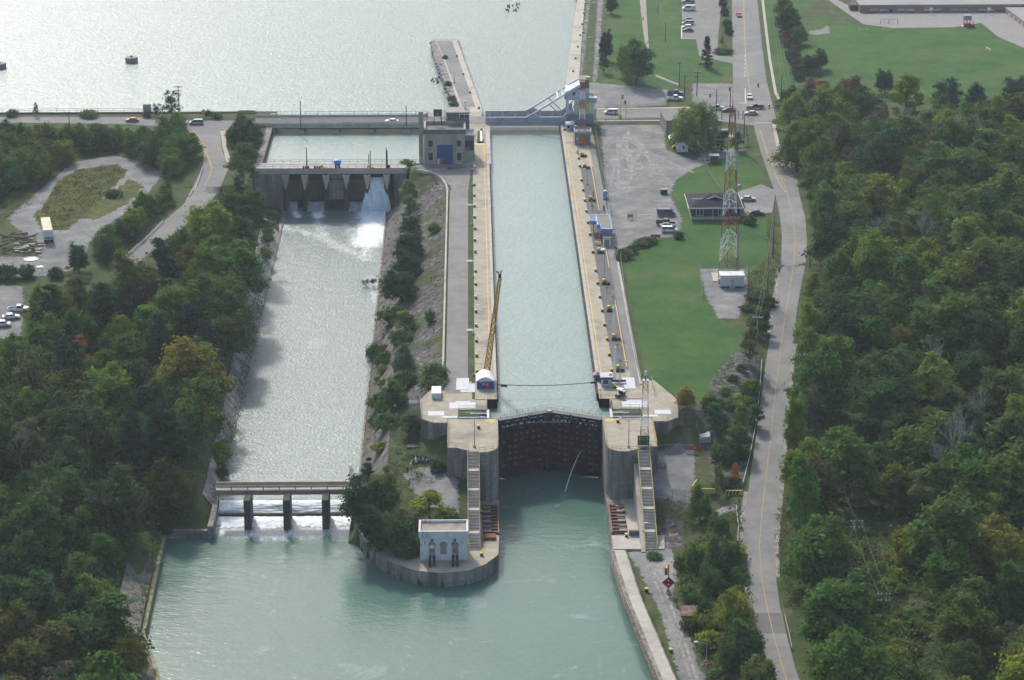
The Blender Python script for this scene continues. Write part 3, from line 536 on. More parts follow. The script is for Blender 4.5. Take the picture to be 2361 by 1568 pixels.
# side stair of the right abutment
sst = thing('metal_stair', 'dark steel stair down the side of the right abutment beside the yellow bush', 'stair', (43.2, 532, -6))
b = MB()
for k in range(26): b.box(42.2, 44.0, 538.6 - k * .42, 538.95 - k * .42, -.25 - k * .21, -.17 - k * .21)
b.build('steps', mat('stair grating', (.07, .075, .08), .7), sst)
b = MB()
for x in (42.1, 44.1): b.bar((x, 539, -.2), (x, 527.7, -5.8), .1, .4)
b.build('stringer', DARK, sst)
b = MB(); b.tube((44.1, 539, 1), (44.1, 527.7, -4.7), .06); [b.tube((44.1, 539 - q * 2.8, -1.4 * q), (44.1, 539 - q * 2.8, 1 - 1.4 * q), .05) for q in range(5)]; b.tube((42.5, 541, 1.1), (44.1, 541, 1.1), .05); b.tube((44.1, 541, 0), (44.1, 541, 1.2), .05); b.build('handrail', mat('orange yellow rail', (.55, .33, .06), .6), sst)
sst2 = thing('metal_stair', 'black steel stair on the side of the left abutment above the bushes', 'stair', (-21, 532, -6))
b = MB()
for k in range(26): b.box(-22.2, -20.1, 538.6 - k * .42, 538.95 - k * .42, -.25 - k * .22, -.17 - k * .22)
b.box(-22.3, -20, 538.9, 541, -.3, -.1); b.box(-22.4, -20, 525.6, 527.6, -6.4, -5.9); b.build('steps', MATS['stair grating'], sst2)
b = MB()
for x in (-22.3, -20.1): b.bar((x, 539, -.2), (x, 527.7, -6), .1, .4); b.tube((x, 539, 1), (x, 527.7, -4.9), .05)
b.build('stringer', DARK, sst2)
# mitre gate: two leaves
GATE = mat('wet black gate steel', (.01, .01, .013), .7, .4, 1.2, (.035, .028, .022), .35, .9, streak=True, spec=.08)
MUD = mat('rust and mussel stain', (.1, .08, .055), .9, .4, 3)
for sgn, x0, lab in ((-1, LX, 'left black steel leaf of the mitred lock gate'), (1, RX, 'right black steel leaf of the mitred lock gate, spouting a jet of water')):
    a = Vector((x0, 528.3, 0)); m_ = Vector((11.0, 533.6, 0)); t = thing('lock_gate', lab, 'lock gate', (*(a + m_) / 2,))
    d = (m_ - a).normalized(); nrm = Vector((d.y, -d.x, 0)); nrm = nrm if nrm.y < 0 else -nrm; Ln = (m_ - a).length
    def gp(s, o, z): p = a + d * s + nrm * o; return (p.x, p.y, z)
    def slab(mb, s0, s1, o0, o1, z0, z1): mb.add([gp(s0, o0, z0), gp(s1, o0, z0), gp(s1, o1, z0), gp(s0, o1, z0), gp(s0, o0, z1), gp(s1, o0, z1), gp(s1, o1, z1), gp(s0, o1, z1)], [(3, 2, 1, 0), (4, 5, 6, 7), (0, 1, 5, 4), (1, 2, 6, 5), (2, 3, 7, 6), (3, 0, 4, 7)])
    p = MB(); slab(p, 0, Ln, -.5, .3, -17, -.3); p.build('skin_plate', GATE, t)
    p = MB()
    for z in np.arange(-14.5, -1, 1.5): slab(p, .2, Ln - .1, .3, .85, z, z + .22)
    p.build('girder', DARK, t)
    p = MB()
    for s in np.arange(.3, Ln, 1.52): slab(p, s, s + .28, .3, .75, -16.5, -1)
    p.build('stiffener', mat('brown gate rib', (.045, .036, .028), .8, .3, 1.0, (.012, .012, .014), .5, .5, streak=True, spec=.08), t)
    rn = random.Random(5 + sgn)
    for s in np.arange(1.0, Ln - .6, 1.52):
        for z in np.arange(-12.6, -1.5, 1.5):
            if rn.random() < (.5 if sgn < 0 else .78): p = MB(); slab(p, s + rn.uniform(0, .12), s + .4 + rn.uniform(0, .12), .3, .34, z + .24, z + .7 + rn.uniform(0, .5)); slab(p, s + .36, s + .82 + rn.uniform(0, .12), .3, .35, z + .3, z + .55 + rn.uniform(0, .6)); p.build('rust_stain', MUD, t)
    p = MB()
    for s in np.arange(.6, Ln - .8, .42):
        if rn.random() < .6: slab(p, s, s + rn.uniform(.08, .4), .86, .92, -2.0 + rn.uniform(-.1, .1), -1.75 + rn.uniform(-.1, .25))
    for s in np.arange(1.5, Ln - 1, 2.2): slab(p, s, s + rn.uniform(.6, 1.6), .91, .95, -.85, -.72)
    p.build('leak_edge', mat('leak white', (.6, .62, .6), .7), t)['kind'] = 'stuff'
    p = MB(); slab(p, 0, Ln, -.9, .9, -.3, -.12); p.build('walkway', mat('gate walkway', (.1, .11, .13), .6), t)
    p = MB()
    for o in (-.85, .85):
        for h in (1.0, .5): p.tube(gp(.2, o, h), gp(Ln - .3, o, h), .035, 4)
        for s in np.arange(.4, Ln, 1.6): p.tube(gp(s, o, -.1), gp(s, o, 1.0), .04, 4)
    p.build('railing', YELP, t)
    p = MB(); slab(p, 3, Ln - 2, .86, .95, -1.0, -.75); slab(p, 1, Ln - 5, .86, .95, -1.9, -1.7); p.build('leak_edge', mat('foam white', (.75, .78, .78), .6), t) if False else None
    p = MB(); slab(p, Ln * .55, Ln * .55 + .35, .9, 1.1, -.7, .25); p.build('ladder_box', mat('bright blue paint', (.05, .22, .55), .5), t)
p = thing('mitre_post', 'dark upright post in the centre of the lock gate where the leaves meet', 'post', (11, 533, -8)); MB().prism([(10.1, 532.6), (11, 531.9), (11.9, 532.6), (11.5, 533), (10.5, 533)], -17, -.31).build('post', DARK, p)
MB().prism([(10.2, 533.2), (11, 532.7), (11.8, 533.2), (11.3, 533.9), (10.7, 533.9)], -.1, .12).build('end_plate', DIRTYW, t)
foam = mat('white foam', (.9, .93, .93), .9, .05, 2, (.72, .78, .78), .25, 1.0)
b = MB(); p0 = at3(1346, 1033, -8.6); p1 = at3(1303, 1134, LOW); pr = None
for k in range(15):
    u = k / 14; q = Vector(p0).lerp(Vector(p1), u); q.z = p0[2] + (LOW - p0[2]) * u ** 1.9
    if pr is not None: b.tube(pr, q, .03 + .08 * u, 5, .035 + .08 * u)
    pr = q
tag(b.build('water_jet', foam), 'thin white jet of leaking water falling from the right gate leaf', 'water jet')
b = MB(); b.tube(at3(1380, 1101, -14.9), at3(1345, 1099, -15.1), .2, 6, .05); tag(b.build('water_jet', foam), 'low spray of water from the foot of the right gate corner', 'water jet')
b = MB(); b.tube(at3(1152, 1103, -14.9), at3(1165, 1105, -15.1), .2, 6, .05); tag(b.build('water_jet', foam), 'small spray of water at the foot of the left abutment', 'water jet')
# ---------------------------------------------------------------- island wall, quays
iw = thing('quay_wall', 'curved concrete quay wall round the wooded point with the white powerhouse', 'quay wall', (-15, 478, -12))
o = ISLE[:-2]; b = MB()
for k in range(len(o) - 1):
    p, q = o[k], o[k + 1]; c = (-17, 500); za, zb = ISLE_Z[k] + .12, ISLE_Z[k + 1] + .12
    def inn(s, f=1.3): d = Vector((c[0] - s[0], c[1] - s[1])).normalized() * f; return (s[0] + d.x, s[1] + d.y)
    b.prism([p, q, inn(q), inn(p)], -17, [za, zb, zb, za])
b.build('wall', CONC_W, iw)
b = MB().sheet(o[4:] + [(LX - .05, 508), (-7, 508), (-7.5, 482), (-19, 480), (-24, 486)], -11.86); b.build('deck', CONC, iw)
q = thing('quay_wall', 'right lower quay with a worn timber faced edge along the green water', 'quay wall', (26, 460, -12))
QE = [(23.25, 512), (23.25, 497), (23.1, 486), (22.9, 480.5), (24.6, 458), (28.3, 427), (33, 390), (38, 350)]
b = MB()
for a, c in zip(QE, QE[1:]): b.prism([a, c, (c[0] + 3.2, c[1]), (a[0] + 3.2, a[1])], -17, -11.9)
b.build('wall', CONC_W, q)
b = MB()
for a, c in zip(QE[3:], QE[4:]): b.prism([(a[0] + .55, a[1]), (c[0] + .55, c[1]), (c[0] + 2.9, c[1]), (a[0] + 2.9, a[1])], -11.9, -11.8)
b.prism([(23.3, 481), (34.5, 481), (35, 488), (23.4, 488)], -12.3, -11.75); b.prism([(26.5, 488.61), (30.6, 488.61), (30.6, 512.5), (26.5, 512.5)], -12.3, -11.85); b.build('deck', CONC_L, q)
b = MB(); rn = random.Random(3)
for a, c in zip(QE[3:], QE[4:]):
    for h in (-12.2, -12.9, -13.7, -14.5): b.bar((a[0] - .12, a[1], h), (c[0] - .12, c[1], h), .3, .35)
b.build('timber_fender', mat('worn grey timber', (.23, .19, .15), .95, .35, 1.2, (.42, .38, .32), .3, .8), q)
b = MB(); b.box(27.2, 32.2, 487.8, 488.6, -12, -10.6); b.build('kerb_wall', CONC_W, q)
for sgn, x0, lab in ((1, RX + .2, 'rusty steel fender rack with dark gaps on the right quay below the stair'), (-1, LX - .2, 'rusty steel fender rack with dark gaps beside the white powerhouse')):
    t = thing('fender_rack', lab, 'fender rack', (x0 + sgn * 2, 496, -12)); X = lambda u: x0 + sgn * u
    MB().box(min(X(0), X(3.6)), max(X(0), X(3.6)), 489, 505, -12, -11.72).build('pit', DARK, t)
    b = MB()
    for k in range(9): b.box(min(X(.2), X(3.4)), max(X(.2), X(3.4)), 489.8 + k * 1.75, 490.15 + k * 1.75, -11.72, -11.45)
    b.box(X(.15) - .15, X(.15) + .15, 489, 505.5, -12.6, -11.3); b.build('rail', mat('rust beam', (.24, .13, .09), .85, .3), t)
    for k in range(6): MB().box(min(X(1.8), X(3.5)), max(X(1.8), X(3.5)), 490.3 + k * 2.6, 491.1 + k * 2.6, -11.7, -11.5).build('plank', mat('grey plank', (.3, .28, .25), .9), t)
    if sgn < 0: MB().box(-5.0, -2.2, 486.3, 488.4, -11.86, -11.2).build('rusty_plate', RUST, t)
# left bank walls and slopes
lb = thing('retaining_wall', 'low concrete retaining wall along the left bank below the footbridge', 'retaining wall', (-75, 460, -13))
E1 = [(-75.6, 494), (-74.2, 446), (-69.3, 429), (-60, 380)]; b = MB()
for a, c in zip(E1, E1[1:]): b.prism([(a[0] - .9, a[1]), a, c, (c[0] - .9, c[1])], -17, -13.5)
b.build('wall', mat('mossy concrete', (.3, .26, .16), .9, .2, .8, (.16, .17, .07), .5, .5), lb)
b = MB()
for a, c in zip(E1, E1[1:]): b.prism([(a[0] - 6.5, a[1]), (a[0] - 1.0, a[1]), (c[0] - 1.0, c[1]), (c[0] - 6.5, c[1])], -14, [-11.3, -12.65, -12.65, -11.3])
b.build('rubble_slope', mat('rubble slope', (.17, .155, .135), .95, .4, 1.5, (.06, .065, .05), .5, .6), lb)
t = thing('wing_wall', 'straight concrete wing wall facing the lower pool under the dark trees', 'wing wall', (-70, 498, -11)); MB().box(-80, -66, 495.6, 496.6, -17, -13.3).box(-66.4, -65.2, 495.4, 508, -17, -12.2).build('wall', CONC_W, t)
ls = thing('bank_lining', 'patched concrete slab lining on the left bank of the rapid channel', 'bank lining', (-67, 620, -10))
rn = random.Random(11)
for y in np.arange(508, 712, 11.5):
    zt = np.interp(y, [508, 560, 640, 738], [-10.4, -9.8, -8.4, -7.2]); top_x = -66 - (zt + 13.8) / 1.35 * 1.0
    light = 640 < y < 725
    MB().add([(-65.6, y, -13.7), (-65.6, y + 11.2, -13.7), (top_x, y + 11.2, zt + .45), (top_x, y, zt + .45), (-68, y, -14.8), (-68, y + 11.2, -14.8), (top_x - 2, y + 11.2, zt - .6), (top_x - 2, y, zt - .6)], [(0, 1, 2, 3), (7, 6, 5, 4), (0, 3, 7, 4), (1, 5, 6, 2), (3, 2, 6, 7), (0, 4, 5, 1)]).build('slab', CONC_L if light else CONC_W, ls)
MB().box(-66.3, -65.7, 505, 738, -15, -13.15).build('curb', CONC_W, ls)
rs = thing('bank_lining', 'cracked dark concrete lining on the right bank of the rapid channel below the bushes', 'bank lining', (-30, 620, -10))
for y in np.arange(508, 736, 7.6):
    MB().add([(-33.9, y, -13.7), (-33.9, y + 7.3, -13.7), (-26.9, y + 7.3, -6.2), (-26.9, y, -6.2), (-32, y, -15), (-32, y + 7.3, -15), (-25.5, y + 7.3, -7.5), (-25.5, y, -7.5)], [(3, 2, 1, 0), (4, 5, 6, 7), (4, 7, 3, 0), (2, 6, 5, 1), (7, 6, 2, 3), (1, 5, 4, 0)]).build('slab', mat('sooty slope concrete', (.17, .155, .14), .95, .25, .8, (.07, .068, .06), .5, .3), rs)
MB().box(-34.1, -33.6, 505, 738, -15, -13.1).build('curb', CONC_W, rs)
t = thing('curb_wall', 'low concrete curb wall along the gravel lane above the stone slope', 'curb wall', (-14.2, 640, 0)); MB().box(-14.6, -14.1, 548, 716, -1.2, .55).build('wall', CONC_L, t)
b = MB(); pts = [(-14.35, 716), (-14.8, 722), (-16.2, 729), (-19, 735), (-24, 738.5)]
for a, c in zip(pts, pts[1:]): b.bar((*a, .1), (*c, .1), .5, 1.0)
b.build('curved_wall', CONC_L, t)
# ---------------------------------------------------------------- the weir
DY = 743.0
wd = thing('weir', 'concrete weir with six piers and one bay pouring white water', 'weir', (-50, DY, -6))
MB().box(-76, -27.5, DY - 1.8, DY + 4.2, -1.6, .3).build('deck', CONC_L, wd)
MB().box(-76, -66.3, DY - 1.5, DY + 4, -17, -1.6).build('abutment_wall', CONC_W, wd); MB().box(-31.5, -27.5, DY - 1.5, DY + 4, -17, -1.6).build('abutment_wall', CONC_W, wd)
pier_d = [652, 720 - 5, 747, 802, 852, 904]
px_ = [at(x, 400, -3)[0] for x in (661, 705, 754, 800, 848, 893)]
for x in px_:
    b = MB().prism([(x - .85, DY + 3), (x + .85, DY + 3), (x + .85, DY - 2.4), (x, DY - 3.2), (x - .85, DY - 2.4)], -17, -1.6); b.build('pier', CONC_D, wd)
    MB().add([(x - 1.05, DY - 2.2, -1.6), (x + 1.05, DY - 2.2, -1.6), (x + 1.05, DY + 1, -1.6), (x - 1.05, DY + 1, -1.6), (x - .15, DY - 3.5, -6.2), (x + .15, DY - 3.5, -6.2), (x + .9, DY + 1, -6.2), (x - .9, DY + 1, -6.2), (x - 1.05, DY - 3.7, -1.6), (x + 1.05, DY - 3.7, -1.6)],
            [(8, 9, 2, 3), (8, 4, 5, 9), (9, 5, 6, 2), (3, 7, 4, 8), (4, 7, 6, 5), (2, 6, 7, 3)]).build('pier_nose', CONC_L, wd)
for k in range(5):
    a, c = px_[k] + .85, px_[k + 1] - .85
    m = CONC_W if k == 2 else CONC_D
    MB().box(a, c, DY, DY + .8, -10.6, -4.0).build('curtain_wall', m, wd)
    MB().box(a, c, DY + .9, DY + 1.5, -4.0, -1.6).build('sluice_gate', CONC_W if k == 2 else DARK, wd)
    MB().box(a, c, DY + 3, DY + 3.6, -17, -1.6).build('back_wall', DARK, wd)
RG = mat('dark rail', (.2, .19, .18), .6)
def railing(parent, a, c, h=1.1, st=2.6, m=RG, z=.3, r=.05, name='railing'):
    b = MB(); a, c = Vector(a), Vector(c); n = max(1, int((c - a).length / st))
    for hh in (h, h * .5): b.tube((a.x, a.y, a.z + hh), (c.x, c.y, c.z + hh), r, 4)
    for k in range(n + 1): p = a.lerp(c, k / n); b.tube(p, (p.x, p.y, p.z + h), r, 4)
    return b.build(name, m, parent)
railing(wd, (-75, DY - 1.6, .3), (-27.6, DY - 1.6, .3)); railing(wd, (-75, DY + 4, .3), (-22, DY + 4, .3))
# falling water and foam
def fall_sheet(name, lab, x0t, x1t, x0b, x1b, zt, zb, y0, yb, seed):
    rn = random.Random(seed); b = MB(); nu, nv = 16, 18; vs = []
    for j in range(nv + 1):
        v = j / nv
        for i in range(nu + 1):
            u = i / nu; xa = x0t + (x0b - x0t) * v ** .8; xb = x1t + (x1b - x1t) * v ** .8
            vs.append((xa + (xb - xa) * u + rn.uniform(-.12, .12), y0 + (yb - y0) * v ** .6 + rn.uniform(-.25, .25) - .5 * math.sin(u * math.pi), zt + (zb - zt) * v))
    b.add(vs, [(j * (nu + 1) + i, (j + 1) * (nu + 1) + i, (j + 1) * (nu + 1) + i + 1, j * (nu + 1) + i + 1) for j in range(nv) for i in range(nu)])
    n = len(vs); b.add([(x, y + .6, z) for x, y, z in vs], [(j * (nu + 1) + i, j * (nu + 1) + i + 1, (j + 1) * (nu + 1) + i + 1, (j + 1) * (nu + 1) + i) for j in range(nv) for i in range(nu)])
    return tag(b.build(name, FALLW if name != 'sluice_jet' else mat('grey spray', (.4, .47, .48), .6, .25, 1.2, (.22, .3, .31), .45, .9, streak=True), None, True), lab, 'waterfall')
FALLW = mat('falling water', (.82, .87, .87), .6, .12, 1.6, (.5, .68, .64), .38, .9, streak=True)
fall_sheet('waterfall', 'tall white waterfall pouring through the fifth bay of the weir', px_[4] + 1.0, px_[5] - 1.0, px_[4] - 2.2, px_[5] + 1.4, -3.2, CHAN, DY - .3, DY - 4.5, 1)
for k, lab in ((0, 'thin jet of water from the leftmost bay of the weir'), (1, 'broad white jet of water from the second bay of the weir'), (3, 'broad pale jet of water from the fourth bay of the weir')):
    a, c = px_[k] + .9, px_[k + 1] - .9
    if k == 0: c = a + 2.6
    fall_sheet('sluice_jet', lab, a, c, a - .3, c + .2, -11.2, CHAN - .1, DY - .2, DY - 3.5, 20 + k)
def foam_patch(lab, outline, z, seed, res=.55, hgt=.3):
    rn = random.Random(seed); q = np.array(outline); gx = np.arange(q[:, 0].min(), q[:, 0].max(), res); gy = np.arange(q[:, 1].min(), q[:, 1].max(), res)
    X_, Y_ = np.meshgrid(gx, gy); d = poly_dist(X_.ravel(), Y_.ravel(), outline).reshape(X_.shape); b = MB(); ns = np.random.default_rng(seed); h = ns.random(X_.shape)
    idx = {}
    for j in range(X_.shape[0]):
        for i in range(X_.shape[1]):
            idx[j, i] = len(b.v); e = min(1.0, max(0.0, -d[j, i] / 4.0)); b.v.append((X_[j, i] + rn.uniform(-.2, .2), Y_[j, i] + rn.uniform(-.2, .2), z - .22 + .26 * e + hgt * e * h[j, i] + .16 * h[j, i]))
    for j in range(X_.shape[0] - 1):
        for i in range(X_.shape[1] - 1):
            if d[j, i] < 0: b.f.append((idx[j, i], idx[j, i + 1], idx[j + 1, i + 1], idx[j + 1, i]))
    return tag(b.build('foam', foam, None, True), lab, 'foam', kind='stuff')
P14 = lambda pts: D(pts, CHAN)
foam_patch('churning white foam below the waterfall', P14([(826, 492), (838, 478), (902, 478), (896, 500), (880, 520), (850, 522), (832, 512)]), CHAN, 4, hgt=.6)
foam_patch('white foam below the second bay of the weir', P14([(718, 484), (748, 484), (746, 497), (732, 508), (719, 500)]), CHAN, 5)
foam_patch('white water over the low sill under the footbridge', [(-65.3, 508), (-34.5, 508), (-36, 502), (-42, 500.5), (-48, 502), (-53, 500), (-60, 501.5), (-65.3, 500.5)], LOW + .1, 6, hgt=.35)
t = thing('sill', 'dark low sill crossing the rapid under the footbridge', 'sill', (-50, 501.5, -14)); MB().box(-65.5, -34, 507.6, 508.4, -17, -14.75).build('sill_beam', CONC_D, t)
fall_sheet('rapid', 'white rapid tumbling down behind the footbridge piers', -65.3, -34.2, -65.3, -34.2, CHAN - .05, LOW + .25, 513.2, 508.6, 33)
# footbridge
fb = thing('footbridge', 'narrow concrete footbridge on three piers over the rapid', 'footbridge', (-50, 506, -7))
MB().box(-65.4, -33, 505.0, 507.0, -8.0, -7.5).build('deck', CONC_L, fb); MB().box(-65.4, -33, 504.7, 504.99, -8.7, -7.6).build('girder', mat('brown girder', (.24, .195, .145), .8), fb)
MB().box(-65.4, -33, 507.01, 507.25, -8.5, -6.5).build('parapet', mat('tan parapet', (.44, .37, .26), .8), fb)
b = MB().box(-65.4, -33, 504.9, 505.1, -6.75, -6.55)
for x in np.arange(-65.4, -33, 3.6): b.box(x, x + .2, 504.9, 505.1, -7.5, -6.75)
b.build('railing', mat('brown rail', (.3, .25, .19), .8), fb)
for x in (573, 663, 752):
    X_ = at(x, 1214, LOW)[0]; MB().prism([(X_ - .75, 500.0), (X_ + .75, 500.0), (X_ + .75, 506.8), (X_ - .75, 506.8)], -17, -8.01).build('pier', CONC_D, fb)
# ---------------------------------------------------------------- grey powerhouse beside the lock
z2 = lambda x, y: (945.3 + x * .10293, 230.6 + y * .10293)
def front_rect(mp, Y, x0, x1, y0, y1):          # picture rectangle -> X and Z range on the upright plane y = Y
    a = atY(*mp(x0, y1), Y); c = atY(*mp(x1, y0), Y); return a[0], c[0], a[1], c[1]
BRK = mat('grey beige block', (.39, .35, .29), .9, .1, .9, (.2, .185, .165), .3, .25, streak=True)
RIB = mat('dark ribbed concrete band', (.15, .14, .13), .9, .3, 2.5)
ROOF = mat('gravel roof', (.24, .22, .2), .95, .15, .8, (.15, .14, .13), .3, .2)
x0, y0 = at(979.3, 379); x1 = at(1072.4, 379)[0]; H1 = atY(1020, 298.5, y0)[1]
ph = thing('powerhouse', 'grey concrete powerhouse with a big blue door and four dark windows', 'powerhouse', ((x0 + x1) / 2, y0, 0))
dep = 10.5
b = MB().box(x0, x1, y0, y0 + dep, 0, H1 - 1.5); b.build('wall', BRK, ph)
MB().box(x0 - .25, x1 + .25, y0 - .25, y0 + .45, H1 - 1.5, H1).build('ribbed_band', RIB, ph)
b = MB().box(x0 - .25, x0 + .4, y0 + .45, y0 + dep, H1 - 1.5, H1).box(x1 - .4, x1 + .25, y0 + .45, y0 + dep, H1 - 1.5, H1).box(x0 + .4, x1 - .4, y0 + dep - .4, y0 + dep, H1 - 1.5, H1); b.build('parapet', BRK, ph)
MB().box(x0 + .4, x1 - .4, y0 + .45, y0 + dep - .4, H1 - 1.49, H1 - 1.1).build('roof', ROOF, ph)
for r_ in ((415, 508, 910, 1040), (1052, 1140, 905, 1040), (420, 508, 1190, 1350), (1057, 1145, 1185, 1350)):
    a, c, z0, z1 = front_rect(z2, y0, *r_); f = MB().box(a - .08, c + .08, y0 - .06, y0 + .02, z0 - .08, z1 + .08).build('window', BRK, ph); MB().box(a, c, y0 - .1, y0 - .061, z0, z1).build('pane', GLASS, f); MB().box(a - .2, c + .2, y0 - .2, y0 - .062, z0 - .28, z0 - .09).build('sill', BRK, f)
a, c, z0, z1 = front_rect(z2, y0, 607, 955, 1005, 1438); dr = MB().box(a, c, y0 - .08, y0, 0.02, z1).build('door', BLUEP, ph)
b = MB(); [b.box(a, c, y0 - .11, y0 - .081, z, z + .05) for z in np.arange(.8, z1, .9)]; b.build('door_panel', mat('blue panel rib', (.03, .07, .27), .5), dr)
MB().box(a + .9, a + 1.75, y0 - .2, y0 - .081, .02, 2.2).build('red_door', mat('red door paint', (.55, .07, .03), .5), ph); MB().box(a + .15, a + .8, y0 - .18, y0 - .081, .05, 1.9).build('notice', DIRTYW, ph)
MB().tube((x0 - .3, y0 - .1, 0), (x0 - .3, y0 - .1, H1 - 2), .17, 6).build('downpipe', WHITE, ph)
# penthouse behind
yb = y0 + dep + .02; a, _, _, zt = front_rect(z2, yb, 815, 1330, 272, 440); c = atY(*z2(1330, 300), yb)[0]
pp = MB().box(a, c, yb, yb + 6.5, 0, zt - .3).build('rear_block', mat('brown grey wall', (.17, .155, .14), .85), ph); MB().box(a - .2, c + .2, yb - .2, yb + 6.7, zt - .3, zt).build('roof', mat('pale gravel roof', (.33, .3, .27), .9), pp)
a2, c2, q0, q1 = front_rect(z2, yb, 1110, 1322, 290, 415)
wn = MB().box(a2 - .1, c2 + .1, yb - .05, yb - .005, q0 - .1, q1 + .1).build('window', WHITE, ph); b = MB(); n_ = 4
for k in range(2): b.box(a2 + (c2 - a2) * k / 2 + .06, a2 + (c2 - a2) * (k + 1) / 2 - .06, yb - .1, yb - .051, q0, q0 + (q1 - q0) * .66)
for k in range(4): b.box(a2 + (c2 - a2) * k / 4 + .08, a2 + (c2 - a2) * (k + 1) / 4 - .08, yb - .1, yb - .051, q0 + (q1 - q0) * .78, q1 - .06)
b.build('pane', GLASS, wn)
MB().lathe([(.35, 0), (.35, 1.0), (.2, 1.1), (.2, 2.0), (.45, 2.1), (.3, 2.6)], (c - 1.4, yb + 4.5, zt), 8).build('vent', WHITE, pp)
# annex on the right
ax0 = x1 + .02; ax1 = at(1094, 368)[0]; ya = at(1094, 370)[1]; za = atY(1090, 309, ya)[1]
an = MB().box(ax0, ax1, ya, ya + 6, 0, za - .5).build('annex', mat('annex brick', (.2, .18, .16), .9), ph)
b = MB().box(ax0, ax1 + .2, ya - .2, ya + .25, za - .5, za).box(ax1 - .25, ax1 + .2, ya + .25, ya + 6, za - .5, za).box(ax0, ax1 - .25, ya + 5.6, ya + 6, za - .5, za); b.build('white_rim', WHITE, an); MB().box(ax0, ax1 - .25, ya + .25, ya + 5.6, za - .5, za - .3).build('roof', mat('pale membrane', (.5, .5, .47), .8), an)
b = MB(); b.prism([(ax0 + .4 + 1.0 * k / 4 * 2, 0) for k in range(2)] + [(ax0, 0)], 0, 0) if False else b.box(ax0 + .1, ax1 - .5, ya - .06, ya - .005, za - 4.2, za - 2.4); b.build('dark_opening', DARK, an); MB().box(ax1 - 1.3, ax1 - .4, ya - .05, ya - .004, 3.2, 5.0).build('window', GLASS, an)
MB().box(ax0, ax1 - .3, ya - 1.2, ya - .061, 0, za - 5.2).build('lower_block', BRK, an)
t = thing('concrete_pylon', 'tall narrow concrete pylon on the left flank of the grey powerhouse', 'pylon', (at(971, 376)[0], at(971, 376)[1], 0))
a = at(966.4, 376); c = at(976.8, 376)[0]; zt = atY(971, 258, a[1])[1]; MB().box(a[0], c, a[1], a[1] + 2, 0, zt).build('shaft', mat('beige concrete', (.4, .36, .28), .85, .12, .5, (.25, .25, .2), .4, .15), t)  # beige concrete shaft with random greyer patches
b = MB(); [b.box(a[0] - .06, c + .06, a[1] - .1, a[1] - .002, z, z + .25) for z in (zt * .35, zt * .7)]; b.build('ledge', CONC_L, t)
ts = thing('metal_ladder', 'short white metal steps at the foot of the concrete pylon', 'ladder', (a[0] + .9, a[1] - 1, 0)); b = MB(); [b.box(a[0] + .2, a[0] + 1.6, a[1] - 1.4 + k * .1, a[1] - 1.2 + k * .1, .2 + k * .33, .27 + k * .33) for k in range(7)]; b.build('rung', WHITE, ts)
b = MB(); [b.tube((x, a[1] - 1.4, 0), (x, a[1] - .7, 2.6), .05) for x in (a[0] + .2, a[0] + 1.6)]; b.build('rail', WHITE, ts)
t = thing('signal_board', 'dark green signal cabinet on the powerhouse roof edge beside the penthouse', 'signal board', (x0 + 4.5, y0 + dep - 1, H1)); Yq = y0 + dep - 1.5
a, c, z0, z1 = front_rect(z2, Yq, 527, 715, 212, 372); b = MB().box(a, c, Yq, Yq + .6, z0, z1); b.build('panel', GRNP, t); b = MB(); [b.tube((x, Yq + .3, H1 - 1.1), (x, Yq + .3, z0), .12) for x in (a + .2, c - .2)]; b.build('post', DARK, t); MB().box(a + .1, c - .1, Yq - .05, Yq - .004, z0 - .1, z0 + .12).build('strip', WHITE, t); MB().box(a + 1.1, a + 1.35, Yq - .06, Yq - .004, z0 + .7, z0 + 1).build('lamp', WHITE, t)
t = thing('antenna_mast', 'thin white mast with an orange foot on the powerhouse roof', 'mast', (x0 + 5.9, y0 + 3, H1 - 1.1)); xm, ym = at(1025.5, 287, H1 - 1.1); ztop = atY(1024, 218, ym)[1]
b = MB(); [b.tube((xm + dx, ym, H1 - 1), (xm + dx, ym, H1 + 3.6), .05, 4) for dx in (-.14, .14)]; [b.tube((xm - .14, ym, H1 + k * .5), (xm + .14, ym, H1 + .5 + k * .5), .03, 4) for k in range(6)]; b.tube((xm, ym, H1 + 3), (xm, ym, ztop), .03, 4); b.build('pole', DIRTYW, t); MB().box(xm - .25, xm + .25, ym - .2, ym + .2, H1 - 1.1, H1).build('foot', ORAN, t)
t = thing('roof_railing', 'thin dark railing along the back of the powerhouse roof', 'railing', (x0 + 3, y0 + dep, H1)); railing(t, (x0, y0 + dep - .15, H1), (x1, y0 + dep - .15, H1), 1.3, 2.2); b = MB(); [b.tube((x0 + q, y0 + dep - .3, H1), (x0 + q, y0 + dep - .3, H1 + 2.6), .05, 4) for q in (.6, 2, 6.8, 7.4, 9.8)]; b.build('aerial', RG, t)
# ---------------------------------------------------------------- white powerhouse on the point
WP = mat('flaking white paint', (.62, .62, .61), .8, .06, 1.5, (.3, .3, .31), .2, .9, streak=True); WB = mat('white painted brick', (.66, .66, .65), .8, .08, 3, (.36, .35, .35), .22, 1.2)
x0, y0 = at(969, 1292, -11.86); x1 = at(1077, 1292, -11.86)[0]; zt = atY(1020, 1224, y0)[1]; zb = -11.86; dp = 5.6
wp = thing('brick_powerhouse', 'small white flat roofed brick powerhouse with three arched bays on the rounded point', 'building', ((x0 + x1) / 2, y0, zb))
MB().box(x0, x1, y0, y0 + dp, zb, zt - 1.6).build('wall', WB, wp)
MB().box(x0 - .3, x1 + .3, y0 - .3, y0 + .1, zt - 1.6, zt).box(x0 - .3, x0 + .15, y0 + .1, y0 + dp, zt - 1.6, zt).box(x1 - .15, x1 + .3, y0 + .1, y0 + dp, zt - 1.6, zt).box(x0 - .3, x1 + .3, y0 + dp, y0 + dp + .3, zt - 1.6, zt).build('cornice', WP, wp)
